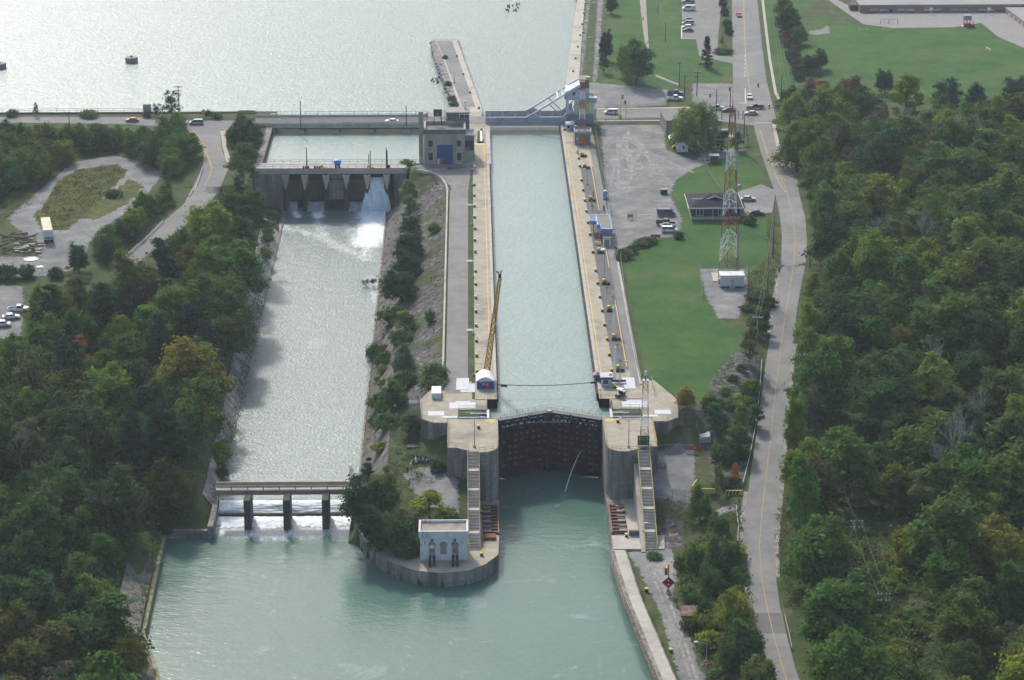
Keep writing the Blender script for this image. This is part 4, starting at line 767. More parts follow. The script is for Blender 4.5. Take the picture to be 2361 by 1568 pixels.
MB().box(x0 + .15, x1 - .15, y0 + .1, y0 + dp, zt - 1.59, zt - .55).build('roof', mat('ponded roof', (.3, .27, .235), .9, .15, .6, (.22, .15, .09), .35, .35), wp)
W_ = x1 - x0
for k, (u, full) in enumerate(((.255, 1), (.5, 0), (.745, 1))):
    xc = x0 + W_ * u; hw = .062 * W_ + .07; pts = [(xc - hw, -10.4 + (0 if full else 0)), (xc + hw, -10.4)] + [(xc + hw * math.cos(q), -8.3 + hw * 1.0 * math.sin(q)) for q in np.linspace(0, math.pi, 9)]
    n_ = len(pts); m_ = mat('boarded arch', (.3, .28, .24), .9)
    wnd = MB().profile(pts, y0 - .06, y0 - .004).build('arched_window', m_, wp)
    rim = MB(); q = [(xc + hw * 1.08 * math.cos(a), -8.3 + hw * 1.08 * math.sin(a)) for a in np.linspace(0, math.pi, 9)]
    for a, c in zip(q, q[1:]): rim.bar((a[0], y0 - .08, a[1]), (c[0], y0 - .08, c[1]), .12, .16)
    rim.build('arch_rim', mat('dark rim', (.22, .2, .18), .8), wnd)
    if full:
        MB().box(xc - .22, xc + .22, y0 - .3, y0 - .004, zt - 2.4, zt - 1.9).build('lamp', mat('dark lamp', (.12, .11, .1), .6), wp)
        for s in (-.42, .42):
            pm = MB(); pm.tube((xc + s, y0 - .2, -10.6), (xc + s, y0 - .9, -11.0), .27, 8); pm.tube((xc + s, y0 - .9, -11.0), (xc + s * 1.15, y0 - 3.2, -11.5), .27, 8); pm.tube((xc + s * 1.15, y0 - 3.2, -11.5), (xc + s * 1.15, y0 - 3.9, -13.2), .26, 8); pm.build('pipe', mat('black pipe', (.035, .037, .045), .5), wp)
            MB().lathe([(.09, 0), (.13, .15), (.05, .25)], (xc + s * .5, y0 - .2, -9.6), 6).build('valve', DARK, wp)
MB().box(x0 + W_ * .255 - .5, x0 + W_ * .255 + .5, y0 - .1, y0 - .062, -9.0, -8.3).build('white_board', WHITE, wp)
b = MB()
for u in (.09, .86, .9): b.box(x0 + W_ * u, x0 + W_ * u + .1, y0 - .05, y0 - .004, -8, -7.3)
b.build('slot', DARK, wp)
# ---------------------------------------------------------------- low road bridge
BY0, BY1 = 793.0, 805.5; bx0, bx1 = at(585, 290)[0], -21.6
rb = thing('road_bridge', 'long low concrete road bridge with white rails over the weir pool', 'bridge', ((bx0 + bx1) / 2, 798, 0))
MB().box(bx0, bx1, BY0, BY1, -.55, .25).build('deck', CONC_L, rb); MB().box(bx0, bx1, BY0 + 2.2, BY1 - 1.4, .255, .29).build('roadway', ASPH_D, rb)
MB().box(bx0, bx1, BY0 + .6, BY1 - .6, -1.1, -.56).build('girder', CONC_D, rb)
for px in (628, 695, 775, 856, 937): X_ = at(px, 297, -1.5)[0]; MB().box(X_ - 1.1, X_ + 1.1, BY0 - .4, BY1, -9, -1.12).build('pier', CONC_L, rb)
for yy, h in ((BY0 + .1, .8), (BY0 + 2.1, .75), (BY1 - .6, .7)): MB().box(bx0, bx1, yy - .12, yy + .12, .25, .25 + h).build('parapet', CONC_L, rb)
for yy in (BY0 - .05, BY1 - .3): railing(rb, (bx0, yy, .3), (bx1, yy, .3), 1.7 if yy > 800 else 1.45, 4.0, mat('rail grey white', (.55, .56, .54), .5), r=.08)
MB().box(-21.5, LX - .2, 795.6, 805, .152, .2).build('approach', ASPH, rb)
# ---------------------------------------------------------------- bascule bridge
z1 = lambda x, y: (1095.2 + x * .13233, 149.9 + y * .13233)
YF, YB = 794.6, 803.2; bb = thing('bascule_bridge', 'raised tower bascule bridge of pale blue steel with a heavy concrete counterweight', 'bridge', (26, 799, 0))
def fp(x, y, Y=YF): q = atY(*z1(x, y), Y); return (q[0], Y, q[1])
xl = -2.0; xr = 27.5; zt_ = fp(800, 910)[2]
MB().box(xl, xr, YF - .3, YF + .1, .05, zt_).build('front_girder', BLUEST, bb); MB().box(xl, xr, YB - .1, YB + .3, .05, zt_).build('back_girder', BLUEST, bb)
b = MB(); b.box(xl + 1, xr, YF + .11, YB - .11, .2, .5); b.build('deck', mat('bridge roadway', (.19, .17, .15), .9), bb)
b = MB(); b.box(xl + 1, xr, YF + .2, YB - .2, -.5, .19); b.build('floor_beam', DARK, bb)
b = MB(); b.box(xl, xr, YF - 1.6, YF - .31, .1, .3)
for z in (1.0, 1.6): b.tube((xl, YF - 1.6, z), (xr, YF - 1.6, z), .04, 4)
for x in np.arange(xl, xr, 3.1): b.tube((x, YF - 1.6, .2), (x, YF - 1.6, 1.6), .06, 4)
b.build('walkway', BLUEST, bb); MB().box(xl, xr, YF - .34, YF + .14, zt_, zt_ + .1).build('girder_cap', DIRTYW, bb); MB().box(xl, xr, YB - .14, YB + .34, zt_, zt_ + .1).build('girder_cap', DIRTYW, bb)
b = MB()
for x in np.arange(xl + 1.5, xr, 4.3): b.add([(x - .5, YB - .9, .5), (x + .5, YB - .9, .5), (x + .3, YB - .11, zt_ - .2), (x - .3, YB - .11, zt_ - .2), (x - .5, YB - .11, .5), (x + .5, YB - .11, .5)], [(0, 1, 2, 3), (0, 3, 4), (1, 5, 2), (4, 3, 2, 5)])
b.build('gusset', mat('pale gusset', (.4, .45, .49), .5), bb)
MB().box(xl + 1, xr, YF + 5.2, YF + 5.4, .5, .62).build('yellow_kerb', mat('dull yellow', (.4, .3, .06), .7), bb)
trs = mat('pale bridge steel', (.5, .53, .56), .5, .08)
F0, F1, F2 = fp(935, 900), fp(1620, 480), fp(1830, 360); off = Vector((0, YB - YF, 0))
for o_, nm in ((Vector((0, 0, 0)), 0), (off, 1)):
    b = MB(); b.bar(Vector(F0) + o_, Vector(F1) + o_, .42, .5); b.bar(Vector(F1) + o_, Vector(F2) + o_, .5, .9); b.build('chord', trs, bb)
    mid = Vector(F0).lerp(Vector(F1), .52); ft = Vector((fp(1530, 835)[0], YF, zt_)); b = MB(); b.bar(mid + o_, ft + o_, .3, .3); b.build('brace', BLUEST, bb)
    b = MB(); x_ = F0[0]; b.profile([(x_ - 1.2, zt_), (x_ + 4.2, zt_), (x_ + 1.6, zt_ + 1.2)], YF + o_.y - .25, YF + o_.y + .25).profile([(xr - 3.8, zt_), (xr, zt_), (xr, zt_ + 3.2)], YF + o_.y - .25, YF + o_.y + .25); b.build('gusset', BLUEST, bb)
b = MB(); p = Vector(F0).lerp(Vector(F1), .74); b.bar(p, p + off, .45, .45); p = Vector(F1); b.bar(p, p + off, 1.2, .9); p = Vector(F0).lerp(Vector(F1), .86); b.bar(p, p + off, .25, .25); b.bar(p, Vector(F1) + off, .22, .22); b.bar(Vector(F1), p + off, .22, .22); b.bar(Vector(F1) + Vector((.6, 0, .4)), Vector(F2) + off, .25, .25); b.bar(Vector(F2), Vector(F1) + off, .25, .25); b.build('cross_beam', mat('white steel', (.62, .65, .68), .5), bb)
p = Vector(F1); q = Vector(F2); MB().add([p + Vector((0, .4, .2)), q + Vector((0, .4, 0)), q + off - Vector((0, .4, 0)), p + off + Vector((0, -.4, .2)), p + Vector((0, .4, -.3)), q + Vector((0, .4, -.5)), q + off - Vector((0, .4, .5)), p + off + Vector((0, -.4, -.3))], [(0, 1, 2, 3), (7, 6, 5, 4), (0, 4, 5, 1), (2, 6, 7, 3), (1, 5, 6, 2), (3, 7, 4, 0)]).build('top_plate', mat('pale top plate', (.52, .55, .58), .6, .15, .7), bb)
# tower and machine house
tx0, tx1 = fp(1600, 900)[0], fp(2070, 900)[0]; hz0, hz1 = fp(1600, 605)[2], fp(1560, 420)[2]
for y in (YF + .3, YB - .3):
    for x in (tx0 + .3, fp(1765, 900)[0], tx1 - .2): MB().box(x - .35, x + .35, y - .35, y + .35, 0, hz0).build('leg', trs, bb)
for y in (YF + .3, YB - .3): b = MB(); xm = fp(1765, 900)[0]; b.bar((tx0, y, .6), (xm, y, hz0 - .5), .3, .3); b.bar((xm, y, hz0 - .5), (tx1, y, .6), .3, .3); b.bar((tx0, y, hz0), (tx1, y, hz0), .35, .4); b.build('brace', BLUEST, bb)
MB().box(tx0 - .2, tx1, YF - .5, YF + .2, 0, fp(1700, 850)[2]).build('tower_base', mat('slate blue wall', (.2, .24, .29), .8), bb)
hx0, hx1 = fp(1555, 500)[0], fp(1835, 500)[0]; b = MB(); b.profile([(hx0, hz0 + .2), (hx1 + 3, hz0 + .2), (hx1 + 3, F2[2] - 1), (hx1 - .3, F2[2] - 1.2), (hx0 + .3, fp(1600, 500)[2] + .4)], YF - .2, YF + 5.8); b.build('machine_house', mat('blue grey cladding', (.4, .44, .49), .6), bb)
a = fp(1700, 520); MB().box(a[0], a[0] + .9, YF - .26, YF - .201, a[2], a[2] + .9).build('window', GLASS, bb)
kx0, kx1 = fp(1835, 300)[0], fp(1985, 300)[0]; kz0, kz1 = fp(1900, 590)[2], fp(1900, 290)[2]
MB().box(kx0, kx1, YF + .6, YB + .6, kz0, kz1).build('counterweight', mat('brown counterweight concrete', (.3, .25, .2), .9, .15, .8, (.12, .1, .085), .4, .4), bb)
MB().box(kx0 - .1, kx1 + .15, YF + .5, YF + 1.3, kz0 + 1, kz1 + .5).build('counterweight_arm', mat('dark weight', (.14, .12, .11), .8), bb)
MB().box(kx0, fp(2120, 600)[0], YF - .2, YF + 1.6, fp(2000, 660)[2], fp(2000, 575)[2]).build('machine_box', BLUEST, bb); MB().box(kx0 + .8, fp(2120, 600)[0], YF - .3, YF + 1.7, fp(2000, 575)[2] + .002, fp(2000, 575)[2] + .15).build('box_lid', WHITE, bb)
MB().box(kx1 - .8, kx1 + .5, YF + 3, YF + 4.2, kz1 + .002, kz1 + .8).build('lamp_box', STEEL, bb)
# ---------------------------------------------------------------- pier in the upper pool, mooring cells, shore walls
pr = thing('pier', 'long concrete pier with a grey asphalt top running out into the upper pool', 'pier', at3(1050, 170, 0))
o = D([(993, 96), (1000, 91), (1054, 91), (1060, 96), (1112, 246), (1113, 262), (1032, 262), (1046, 245), (1026, 190), (1000, 128)], -.3)
MB().prism(o, -9, -.3).build('body', CONC_W, pr)
MB().sheet(D([(1003, 92), (1053, 92), (1110, 246), (1112, 260), (1062, 260), (1058, 244), (1020, 128)], -.28), -.28).build('deck', CONC_L, pr)
MB().sheet(D([(1006, 94), (1042, 94), (1096, 246), (1066, 246), (1022, 128)], -.24), -.24).build('asphalt', mat('pier asphalt', (.19, .185, .18), .9, .15, .25, (.27, .255, .23), .5, .04), pr)
rn = random.Random(2); b = MB()
for k in range(70):
    u = rn.random(); x, y = 993 + (1042 - 993) * u ** 1.1 + rn.uniform(-2, 7), 96 + 150 * u
    p = at3(x, y, -1.2 + rn.uniform(0, .8)); b.lathe([(.1, -.5), (.8, -.2), (.6, .35), (.1, .6)], p, 5)
b.build('riprap', mat('pale riprap', (.3, .29, .28), .95, .3, 1), pr)['kind'] = 'stuff'
CELL = mat('mooring cell concrete', (.24, .2, .18), .9, .2, 1)
for (x, y), lab in (((303.5, 143), 'round concrete mooring cell standing alone in the upper pool'), ((0, 157), 'round concrete mooring cell cut by the left edge of the picture')):
    p = at3(x, y, POOL); t = thing('mooring_cell', lab, 'mooring cell', p); MB().lathe([(2.35, -6), (2.35, .25), (2.3, 1.1), (2.42, 1.15), (2.42, 1.75), (2.2, 1.9)], p, 24).build('drum', CELL, t); MB().lathe([(2.15, 1.902), (2.15, 1.92)], p, 24).build('cap', mat('cell cap', (.33, .28, .25), .9, .2, 1.5), t); MB().lathe([(.35, 1.92), (.35, 2.2), (.5, 2.25), (.4, 2.4)], p, 8).build('bollard', DARK, t)
sw = thing('shore_wall', 'concrete shore wall on the right side of the upper pool north of the bascule bridge', 'shore wall', (33, 920, 0)); W2 = [(23.2, 800.2), (26.5, 826), (27.4, 853), (31, 906), (37.4, 993), (44, 1080)]; wd_ = [3.5, 4, 4.6, 4.2, 3.2, 3]; b = MB()
for k in range(5): a, c = W2[k], W2[k + 1]; b.prism([a, (a[0] + wd_[k], a[1]), (c[0] + wd_[k + 1], c[1]), c], -8, .1)
b.build('wall', CONC_L, sw)
t = thing('shore_wall', 'low dark stone edge under the railings along the left shore road', 'shore wall', (-120, 812, 0)); MB().box(-240, bx0 - .3, 811.3, 812.6, -6, .35).build('wall', CONC_D, t); railing(t, (-200, 812.4, .35), (-112, 812.4, .35), 1.2, 4.5)
t = thing('retaining_wall', 'concrete flank wall of the weir pool below the left shore road', 'retaining wall', (-74, 768, 0)); MB().box(-75.6, -73.6, 747.3, 811, -8, .1).build('wall', CONC_W, t)
# ---------------------------------------------------------------- buildings on the right
def gable(name): pass
# dark bungalow
mz = lambda x, y: (1521.6 + x * .2867, 230.6 + y * .2867)    # zoom of the tall mast region
p = atg(*mz(253, 962)); x0, y0 = p[0], p[1]; x1 = at(*mz(615, 935))[0] + .6; zw = atY(*mz(300, 862), y0)[1]
bg_ = thing('bungalow', 'dark brown bungalow with a black hipped roof and white trim behind the tall mast', 'house', ((x0 + x1) / 2, y0, 0)); dpt = 13
MB().box(x0 - .1, x1 + .1, y0 - .1, y0 + dpt, 0, .9).build('foundation', CONC_L, bg_); BW = mat('dark brown siding', (.06, .055, .045), .8, .1)
MB().box(x0, x1, y0, y0 + dpt - .2, .9, zw).build('wall', BW, bg_)
RF = mat('black shingles', (.016, .018, .024), .9, .25, 2.5); ov = .9; xm = (x0 + x1) / 2; zr = max(zw + 1.6, atY(1648, 446, y0 + 6.5)[1]); kz = (zr - zw) / 4.4; X0, X1, Ya, Yb = x0 - ov, x1 + ov, y0 - ov, y0 + dpt + ov
MB().add([(X0, Ya, zw), (X1, Ya, zw), (X1, Yb, zw), (X0, Yb, zw), (X0 + 6.6, Ya + 6.6, zr), (X1 - 6.6, Ya + 6.6, zr), (X1 - 6.6, Yb - 6.6, zr), (X0 + 6.6, Yb - 6.6, zr)], [(0, 1, 5, 4), (1, 2, 6, 5), (2, 3, 7, 6), (3, 0, 4, 7), (4, 5, 6, 7), (3, 2, 1, 0)]).build('roof', RF, bg_)
b = MB().box(X0, X1, Ya - .1, Ya - .005, zw - .25, zw + .06).box(X0 - .1, X0 - .005, Ya, Yb, zw - .25, zw + .06).box(X1 + .005, X1 + .1, Ya, Yb, zw - .25, zw + .06); b.build('fascia', WHITE, bg_)
g = MB(); g.add([(xm - 2.6, Ya + 4.4, zw + 2.6 * kz), (xm + 2.6, Ya + 4.4, zw + 2.6 * kz), (xm, Ya + 4.4, zw + 4.4 * kz), (xm - 2.6, Ya + 8, zw + 3 * kz), (xm + 2.6, Ya + 8, zw + 3 * kz), (xm, Ya + 8, zw + 4.7 * kz)], [(0, 1, 2), (0, 2, 5, 3), (1, 4, 5, 2)]); g.build('dormer', RF, bg_); g = MB(); g.bar((xm - 2.6, Ya + 4.35, zw + 2.6 * kz), (xm, Ya + 4.35, zw + 4.4 * kz), .12, .2); g.bar((xm, Ya + 4.35, zw + 4.4 * kz), (xm + 2.6, Ya + 4.35, zw + 2.6 * kz), .12, .2); g.build('dormer_trim', DIRTYW, bg_)
MB().box(x0 + .3, x0 + 3.6, Ya + 4.4, Ya + 4.55, zw + 2.1 * kz, zw + 3.2 * kz).build('side_gable', DIRTYW, bg_)
for u, wdt in ((290, 62), (468, 50)):
    a = atY(*mz(u, 928), y0); c = atY(*mz(u + wdt, 872), y0); f = MB().box(a[0], c[0], y0 - .08, y0 - .002, a[1], c[1]).build('window', WHITE, bg_); mm_ = (a[0] + c[0]) / 2; MB().box(a[0] + .12, mm_ - .07, y0 - .11, y0 - .081, a[1] + .12, c[1] - .12).box(mm_ + .07, c[0] - .12, y0 - .11, y0 - .081, a[1] + .12, c[1] - .12).build('pane', GLASS, f)
MB().tube((x0 + (x1 - x0) * .44, y0 - .1, .1), (x0 + (x1 - x0) * .44, y0 - .1, zw - .2), .08).build('downpipe', WHITE, bg_)
wx1 = at(*mz(672, 930))[0]; MB().box(x1 + .11, wx1, y0 + 3.5, y0 + 9, 0, 2.5).build('wing', mat('cream siding', (.5, .49, .42), .8), bg_); MB().add([(x1 + .1, y0 + 3, 2.5), (wx1 + .5, y0 + 3, 2.5), (wx1 + .5, y0 + 9.5, 2.5), (x1 + .1, y0 + 9.5, 2.5), (x1 + .1, y0 + 6.2, 4), (wx1 - 1, y0 + 6.2, 4)], [(0, 1, 5, 4), (1, 2, 5), (2, 3, 4, 5), (3, 2, 1, 0)]).build('wing_roof', RF, bg_)
# flat roofed block under the willow
p = atg(1537, 315); q = at(1530, 284); t = thing('pump_house', 'flat roofed brown grey building half hidden behind the willow', 'building', (p[0] + 5, p[1], 0)); xx = p[0]
ho = [(xx - .2, p[1]), (xx + 10, p[1] + .8), (xx + 9.5, p[1] + 15), (xx - 1.2, p[1] + 14)]
MB().prism(ho, 0, 5.2).build('wall', mat('taupe wall', (.25, .225, .19), .85), t); MB().prism([(a + (.35 if a > xx + 3 else -.35), c + (.35 if c > p[1] + 5 else -.35)) for a, c in ho], 5.2, 5.55).build('roof', mat('tar roof', (.2, .19, .18), .9), t); b = MB(); [b.add([(xx - .32 - k * .36 + .1, p[1] + 2.5 + k * 4.5, 1), (xx - .4 - k * .36, p[1] + 4 + k * 4.5, 1), (xx - .4 - k * .36, p[1] + 4 + k * 4.5, 3.2), (xx - .32 - k * .36 + .1, p[1] + 2.5 + k * 4.5, 3.2)], [(0, 3, 2, 1)]) for k in range(3)]; b.build('window', GLASS, t)
p = atg(1562, 354); t = thing('site_trailer', 'white site trailer with one small window beside the willow', 'trailer', p); a = at(1586, 354)[0]
MB().box(p[0], a, p[1], p[1] + 9, .5, 3.3).build('body', DIRTYW, t); MB().box(p[0] - .1, a + .1, p[1] - .1, p[1] + 9.1, 3.3, 3.45).build('roof', mat('grey trailer roof', (.4, .42, .44), .7), t); MB().box((p[0] + a) / 2 - .1, (p[0] + a) / 2 + .6, p[1] - .05, p[1] - .004, 1.6, 2.6).build('window', GLASS, t); MB().box(p[0] + .2, a - .2, p[1] + .2, p[1] + 8.8, 0.02, .5).build('skirt', BLUEP, t)
p = atg(1546, 332); t = thing('covered_boat', 'dark load under a white cover beside the site trailer', 'covered load', p); MB().profile([(p[0] - .4, 0.1), (p[0] + 3, .1), (p[0] + 3, 1.6), (p[0] - .4, 1.6)], p[1], p[1] + 4).build('load', mat('dark brown load', (.05, .03, .03), .8), t); MB().profile([(p[0] - .5, 1.605), (p[0] + 3.1, 1.605), (p[0] + 2.6, 2.2), (p[0], 2.2)], p[1] - .1, p[1] + 4.1).build('cover', WHITE, t)
p = atg(1551, 343); t = thing('yellow_machine', 'small yellow machine in the weeds beside the site trailer', 'machine', p); MB().profile([(p[0] - .2, .3), (p[0] + 2.4, .3), (p[0] + 2.2, 1.2), (p[0] + .4, 1.0)], p[1], p[1] + 1.4).build('body', YEL, t); b = MB(); [b.tube((p[0] + x, p[1] - .1, .35), (p[0] + x, p[1] + 1.5, .35), .35, 10) for x in (.4, 1.8)]; b.build('wheel', RUBBER, t)
p = atg(*mz(405, 510)); t = thing('gate_shelter', 'small open fronted shelter at the yard gate', 'shelter', p); a = at(*mz(468, 512))[0]; b = MB().box(p[0], a, p[1] + 1.8, p[1] + 2, 0, 2.4).box(p[0], p[0] + .15, p[1], p[1] + 1.79, 0, 2.4).box(a - .15, a, p[1], p[1] + 1.79, 0, 2.4).box(p[0] + .16, a - .16, p[1], p[1] + .15, 0, .9); b.build('wall', mat('brown shelter wall', (.16, .14, .12), .8), t); MB().box(p[0] - .4, a + .4, p[1] - .4, p[1] + 2.3, 2.41, 2.65).build('roof', mat('pale shelter roof', (.42, .4, .36), .8), t)
p = atg(*mz(476, 308)); t = thing('green_cabinet', 'dark green steel cabinet on a pad near the willow', 'cabinet', p); MB().box(p[0], p[0] + 2.9, p[1], p[1] + 2, .15, 2.6).build('body', GRNP, t); MB().box(p[0] - .1, p[0] + 3, p[1] - .1, p[1] + 2.1, 2.602, 2.75).build('lid', mat('cabinet lid', (.12, .15, .14), .5), t); MB().box(p[0] - 2, p[0] + 5, p[1] - 2, p[1] + 4, 0, .12).build('pad', CONC_L, t)
p = atg(1523, 449); t = thing('dumpster', 'dark green steel dumpster on the gravel yard', 'dumpster', p); MB().profile([(p[0], .15), (p[0] + 2.1, .15), (p[0] + 2.1, 1.5), (p[0], 1.5)], p[1], p[1] + 1.7).build('bin', GRNP, t); MB().profile([(p[0] - .05, 1.505), (p[0] + 2.15, 1.505), (p[0] + 2.15, 1.7), (p[0] - .05, 1.58)], p[1] - .05, p[1] + 1.75).build('lid', mat('grey lid', (.2, .22, .2), .6), t)
# equipment shelter and compound
p = atg(*mz(485, 1510)); a = at(*mz(675, 1505))[0]; zt = atY(*mz(500, 1418), p[1])[1]; t = thing('equipment_shelter', 'white flat roofed equipment shelter at the foot of the tall mast', 'shelter', p)
MB().box(p[0], a, p[1], p[1] + 3.6, .35, zt).build('body', mat('cream white panel', (.58, .6, .55), .7, .05), t); MB().box(p[0] - .1, a + .1, p[1] - .1, p[1] + 3.7, zt, zt + .25).build('roof', mat('white roof', (.72, .71, .64), .7), t); MB().box(p[0] + .2, a - .2, p[1] + .2, p[1] + 3.4, 0, .35).build('base', DARK, t); xm = (p[0] + a) / 2 - .5
d_ = MB().box(xm, xm + 1, p[1] - .06, p[1] - .003, .36, 2.5).build('door', mat('shelter door', (.5, .52, .48), .6), t); MB().box(xm + .8, xm + .9, p[1] - .12, p[1] - .061, 1.3, 1.45).build('handle', DARK, d_); MB().box(p[0] - .5, p[0] - .02, p[1] + .8, p[1] + 1.8, .8, 2.2).build('air_unit', mat('grey unit', (.3, .31, .31), .6), t); MB().box(xm - .2, xm + 1.2, p[1] - 1, p[1] - .07, 0.01, .34).build('step', STEEL, t)
sp_ = p; t = thing('concrete_pad', 'pale concrete pad in the mast compound', 'pad', atg(*mz(440, 1450))); MB().prism([at(*mz(*q_)) for q_ in ((414, 1395), (480, 1395), (480, 1462), (428, 1464))], 0, .25).build('slab', CONC_L, t)
# school
p = at3(1968 + .5, 34); p2 = at3(1968, 8); sc_ = thing('school', 'long low brown brick school with a flat pale roof and cream window panels', 'school', at3(2150, 34)); Ysch = at(2000, 35)[1]; sx0 = at(1978, 30)[0]; sx1 = at(2480, 35)[0]; zs = atY(2100, 10.5, Ysch)[1]; BRK2 = mat('brown school brick', (.3, .215, .165), .9, .15, 1.5)
MB().box(sx0, sx1, Ysch, Ysch + 60, 0, zs - .4).build('wall', BRK2, sc_); MB().box(sx0 - .2, sx1, Ysch - .2, Ysch + 60, zs - .4, zs).build('roof', mat('pale school roof', (.3, .29, .28), .9, .12, .1), sc_); MB().box(sx0 - 3.2, sx0 - .02, Ysch + 4, Ysch + 9, 0, 3.3).build('porch', mat('porch brick', (.11, .09, .08), .9), sc_)
t4 = lambda x, y: (1770.9 + x * .25, y * .25)
for u in (945, 1030, 1195, 1275, 1440, 1520, 1690, 1770, 1940, 2018):
    a = atY(*t4(u, 130), Ysch); c = atY(*t4(u + 70, 82), Ysch); zl = max(.6, a[1]); zh = min(zs - .5, c[1]); f = MB().box(a[0], c[0], Ysch - .08, Ysch - .004, zl, zh).build('window', mat('cream panel', (.5, .43, .36), .8), sc_); MB().box(a[0] + .1, c[0] - .1, Ysch - .12, Ysch - .081, zl + .1, zl + (zh - zl) * .5).build('pane', GLASS, f)
MB().box(atY(*t4(1122, 140), Ysch)[0], atY(*t4(1145, 140), Ysch)[0], Ysch - .06, Ysch - .003, .05, 2.3).build('door', DARK, sc_)
q = at3(2310, 45); wx = at(2316, 38)[0]; t = thing('school_wing', 'brown brick school wing with a pale roof at the right edge of the schoolyard', 'school', (wx + 8, Ysch - 8, 0)); wo = [at(2316, 36), at(2361, 70), at(2520, 90), at(2500, 36)]; MB().prism(wo, 0, 3.1).build('wall', BRK2, t); MB().prism(wo, 3.1, 3.4).build('roof', mat('pale school roof', (.3, .29, .28)), t)
a_, c_ = Vector((*wo[0], 0)), Vector((*wo[1], 0)); dd = (c_ - a_).normalized(); nn = Vector((-abs(dd.y), -abs(dd.x), 0)).normalized() * .06
for k in (.2, .42, .64, .84):
    p_ = a_.lerp(c_, k); q_ = p_ + dd * 2.4; MB().add([(*(p_ + nn)[:2], 1), (*(q_ + nn)[:2], 1), (*(q_ + nn)[:2], 2.5), (*(p_ + nn)[:2], 2.5)], [(0, 1, 2, 3)]).build('window', MATS['cream panel'], t)
# ---------------------------------------------------------------- vehicles
def paint_mat(n, c, r=.3): return mat('car paint ' + n, c, r, .03, 1, spec=.5)
CARS = {}
LAMP = mat('headlight glass', (.6, .6, .58), .2); TAIL = mat('tail light', (.3, .01, .01), .3); RIM = mat('wheel rim', (.4, .4, .41), .4)
def car(kind, paint, name, label, px, py, head, Z=None, cat='car', sc=1.0):
    """head: direction of the nose in degrees from +X"""
    loc = atg(px, py, .09) if Z is None else (*at(px, py, Z), Z)
    t = thing(name, label, cat, (0, 0, 0))
    W = .9; wr = .34
    if kind == 'sedan': L, body, g, zr = 2.3, [(-2.3, .35), (-2.25, .85), (-1.5, .95), (1.0, .95), (2.1, .78), (2.3, .6), (2.3, .35)], (-1.75, 1.05, -1.05, .35, .93), 1.42
    elif kind == 'hatch': L, body, g, zr = 1.95, [(-1.95, .35), (-1.95, .95), (1.0, .95), (1.8, .8), (1.95, .6), (1.95, .35)], (-1.9, 1.05, -1.6, .4, .94), 1.5
    elif kind == 'minivan': L, body, g, zr = 2.4, [(-2.4, .35), (-2.4, 1.0), (1.4, 1.0), (2.25, .85), (2.4, .6), (2.4, .35)], (-2.35, 1.75, -2.1, .8, .98), 1.75
    elif kind == 'van': W = 1.0; L, body, g, zr = 2.7, [(-2.7, .4), (-2.7, 1.25), (1.7, 1.25), (2.5, 1.05), (2.7, .75), (2.7, .4)], (-2.68, 2.0, -2.6, 1.2, 1.24), 2.1
    else: W = .98; L, body, g, zr = 2.8, [(-2.8, .5), (-2.8, .62), (-.55, .62), (-.55, 1.08), (1.2, 1.08), (2.65, 1.0), (2.8, .75), (2.8, .5)], (-.5, 1.35, -.35, .75, 1.07), 1.78
    if kind == 'pickup': wr = .4
    MB().profile(body, -W, W).build('body', paint, t)
    if kind == 'pickup':
        b = MB().box(-2.8, -.56, -W, -W + .12, .622, 1.08).box(-2.8, -.56, W - .12, W, .622, 1.08).box(-2.8, -2.7, -W + .121, W - .121, .622, 1.08); b.build('bed_side', paint, t)
        MB().box(-2.69, -.57, -W + .13, W - .13, .622, .66).build('bed_floor', DARK, t)
    xb0, xb1, xt0, xt1, zg = g; wt = W * .8; wb = W - .04; zc = zr - .06
    gm = GLASS if kind != 'van' or 'window' in label else GLASS
    MB().add([(xb0, -wb, zg), (xb1, -wb, zg), (xb1, wb, zg), (xb0, wb, zg), (xt0, -wt, zc), (xt1, -wt, zc), (xt1, wt, zc), (xt0, wt, zc)], [(3, 2, 1, 0), (4, 5, 6, 7), (0, 1, 5, 4), (1, 2, 6, 5), (2, 3, 7, 6), (3, 0, 4, 7)]).build('windows', gm, t)
    MB().box(xt0 - .06, xt1 + .04, -wt - .02, wt + .02, zc + .002, zr).build('roof', paint, t)
    pl = MB()
    for s in (-1, 1):
        xs_ = [(xb0, xt0), (xb1, xt1)] + ([((xb0 + xb1) / 2 - .1, (xt0 + xt1) / 2)] if kind != 'pickup' else []) + ([(xb0 + .5, xt0 + .4), (xb0 + .9, xt0 + .8), (xb0 + 1.3, xt0 + 1.2), (xb0 + 1.7, xt0 + 1.6)] if kind == 'van' else [])
        for a, c in xs_: pl.bar((a, s * (wb + .01), zg), (c, s * (wt + .02), zc), .07 if kind != 'van' else .3, .07)
    pl.build('pillar', paint, t)
    ax = L * .6
    for x in (-ax, ax):
        for s in (-1, 1):
            w_ = MB().tube((x, s * (W - .16), wr), (x, s * (W + .03), wr), wr, 12).build('wheel', RUBBER, t); MB().tube((x, s * (W + .031), wr), (x, s * (W + .05), wr), wr * .55, 10).build('rim', RIM, w_)
    zl = .72 if kind != 'pickup' else .82
    for s in (-1, 1):
        MB().box(L - .03, L + .02, s * (W - .28) - .16, s * (W - .28) + .16, zl - .1, zl + .06).build('headlight', LAMP, t); MB().box(-L - .02, -L + .01, s * (W - .2) - .14, s * (W - .2) + .14, zl - .02, zl + .16).build('taillight', TAIL, t)
    t.location = loc; t.rotation_euler = (0, 0, R(head)); return t
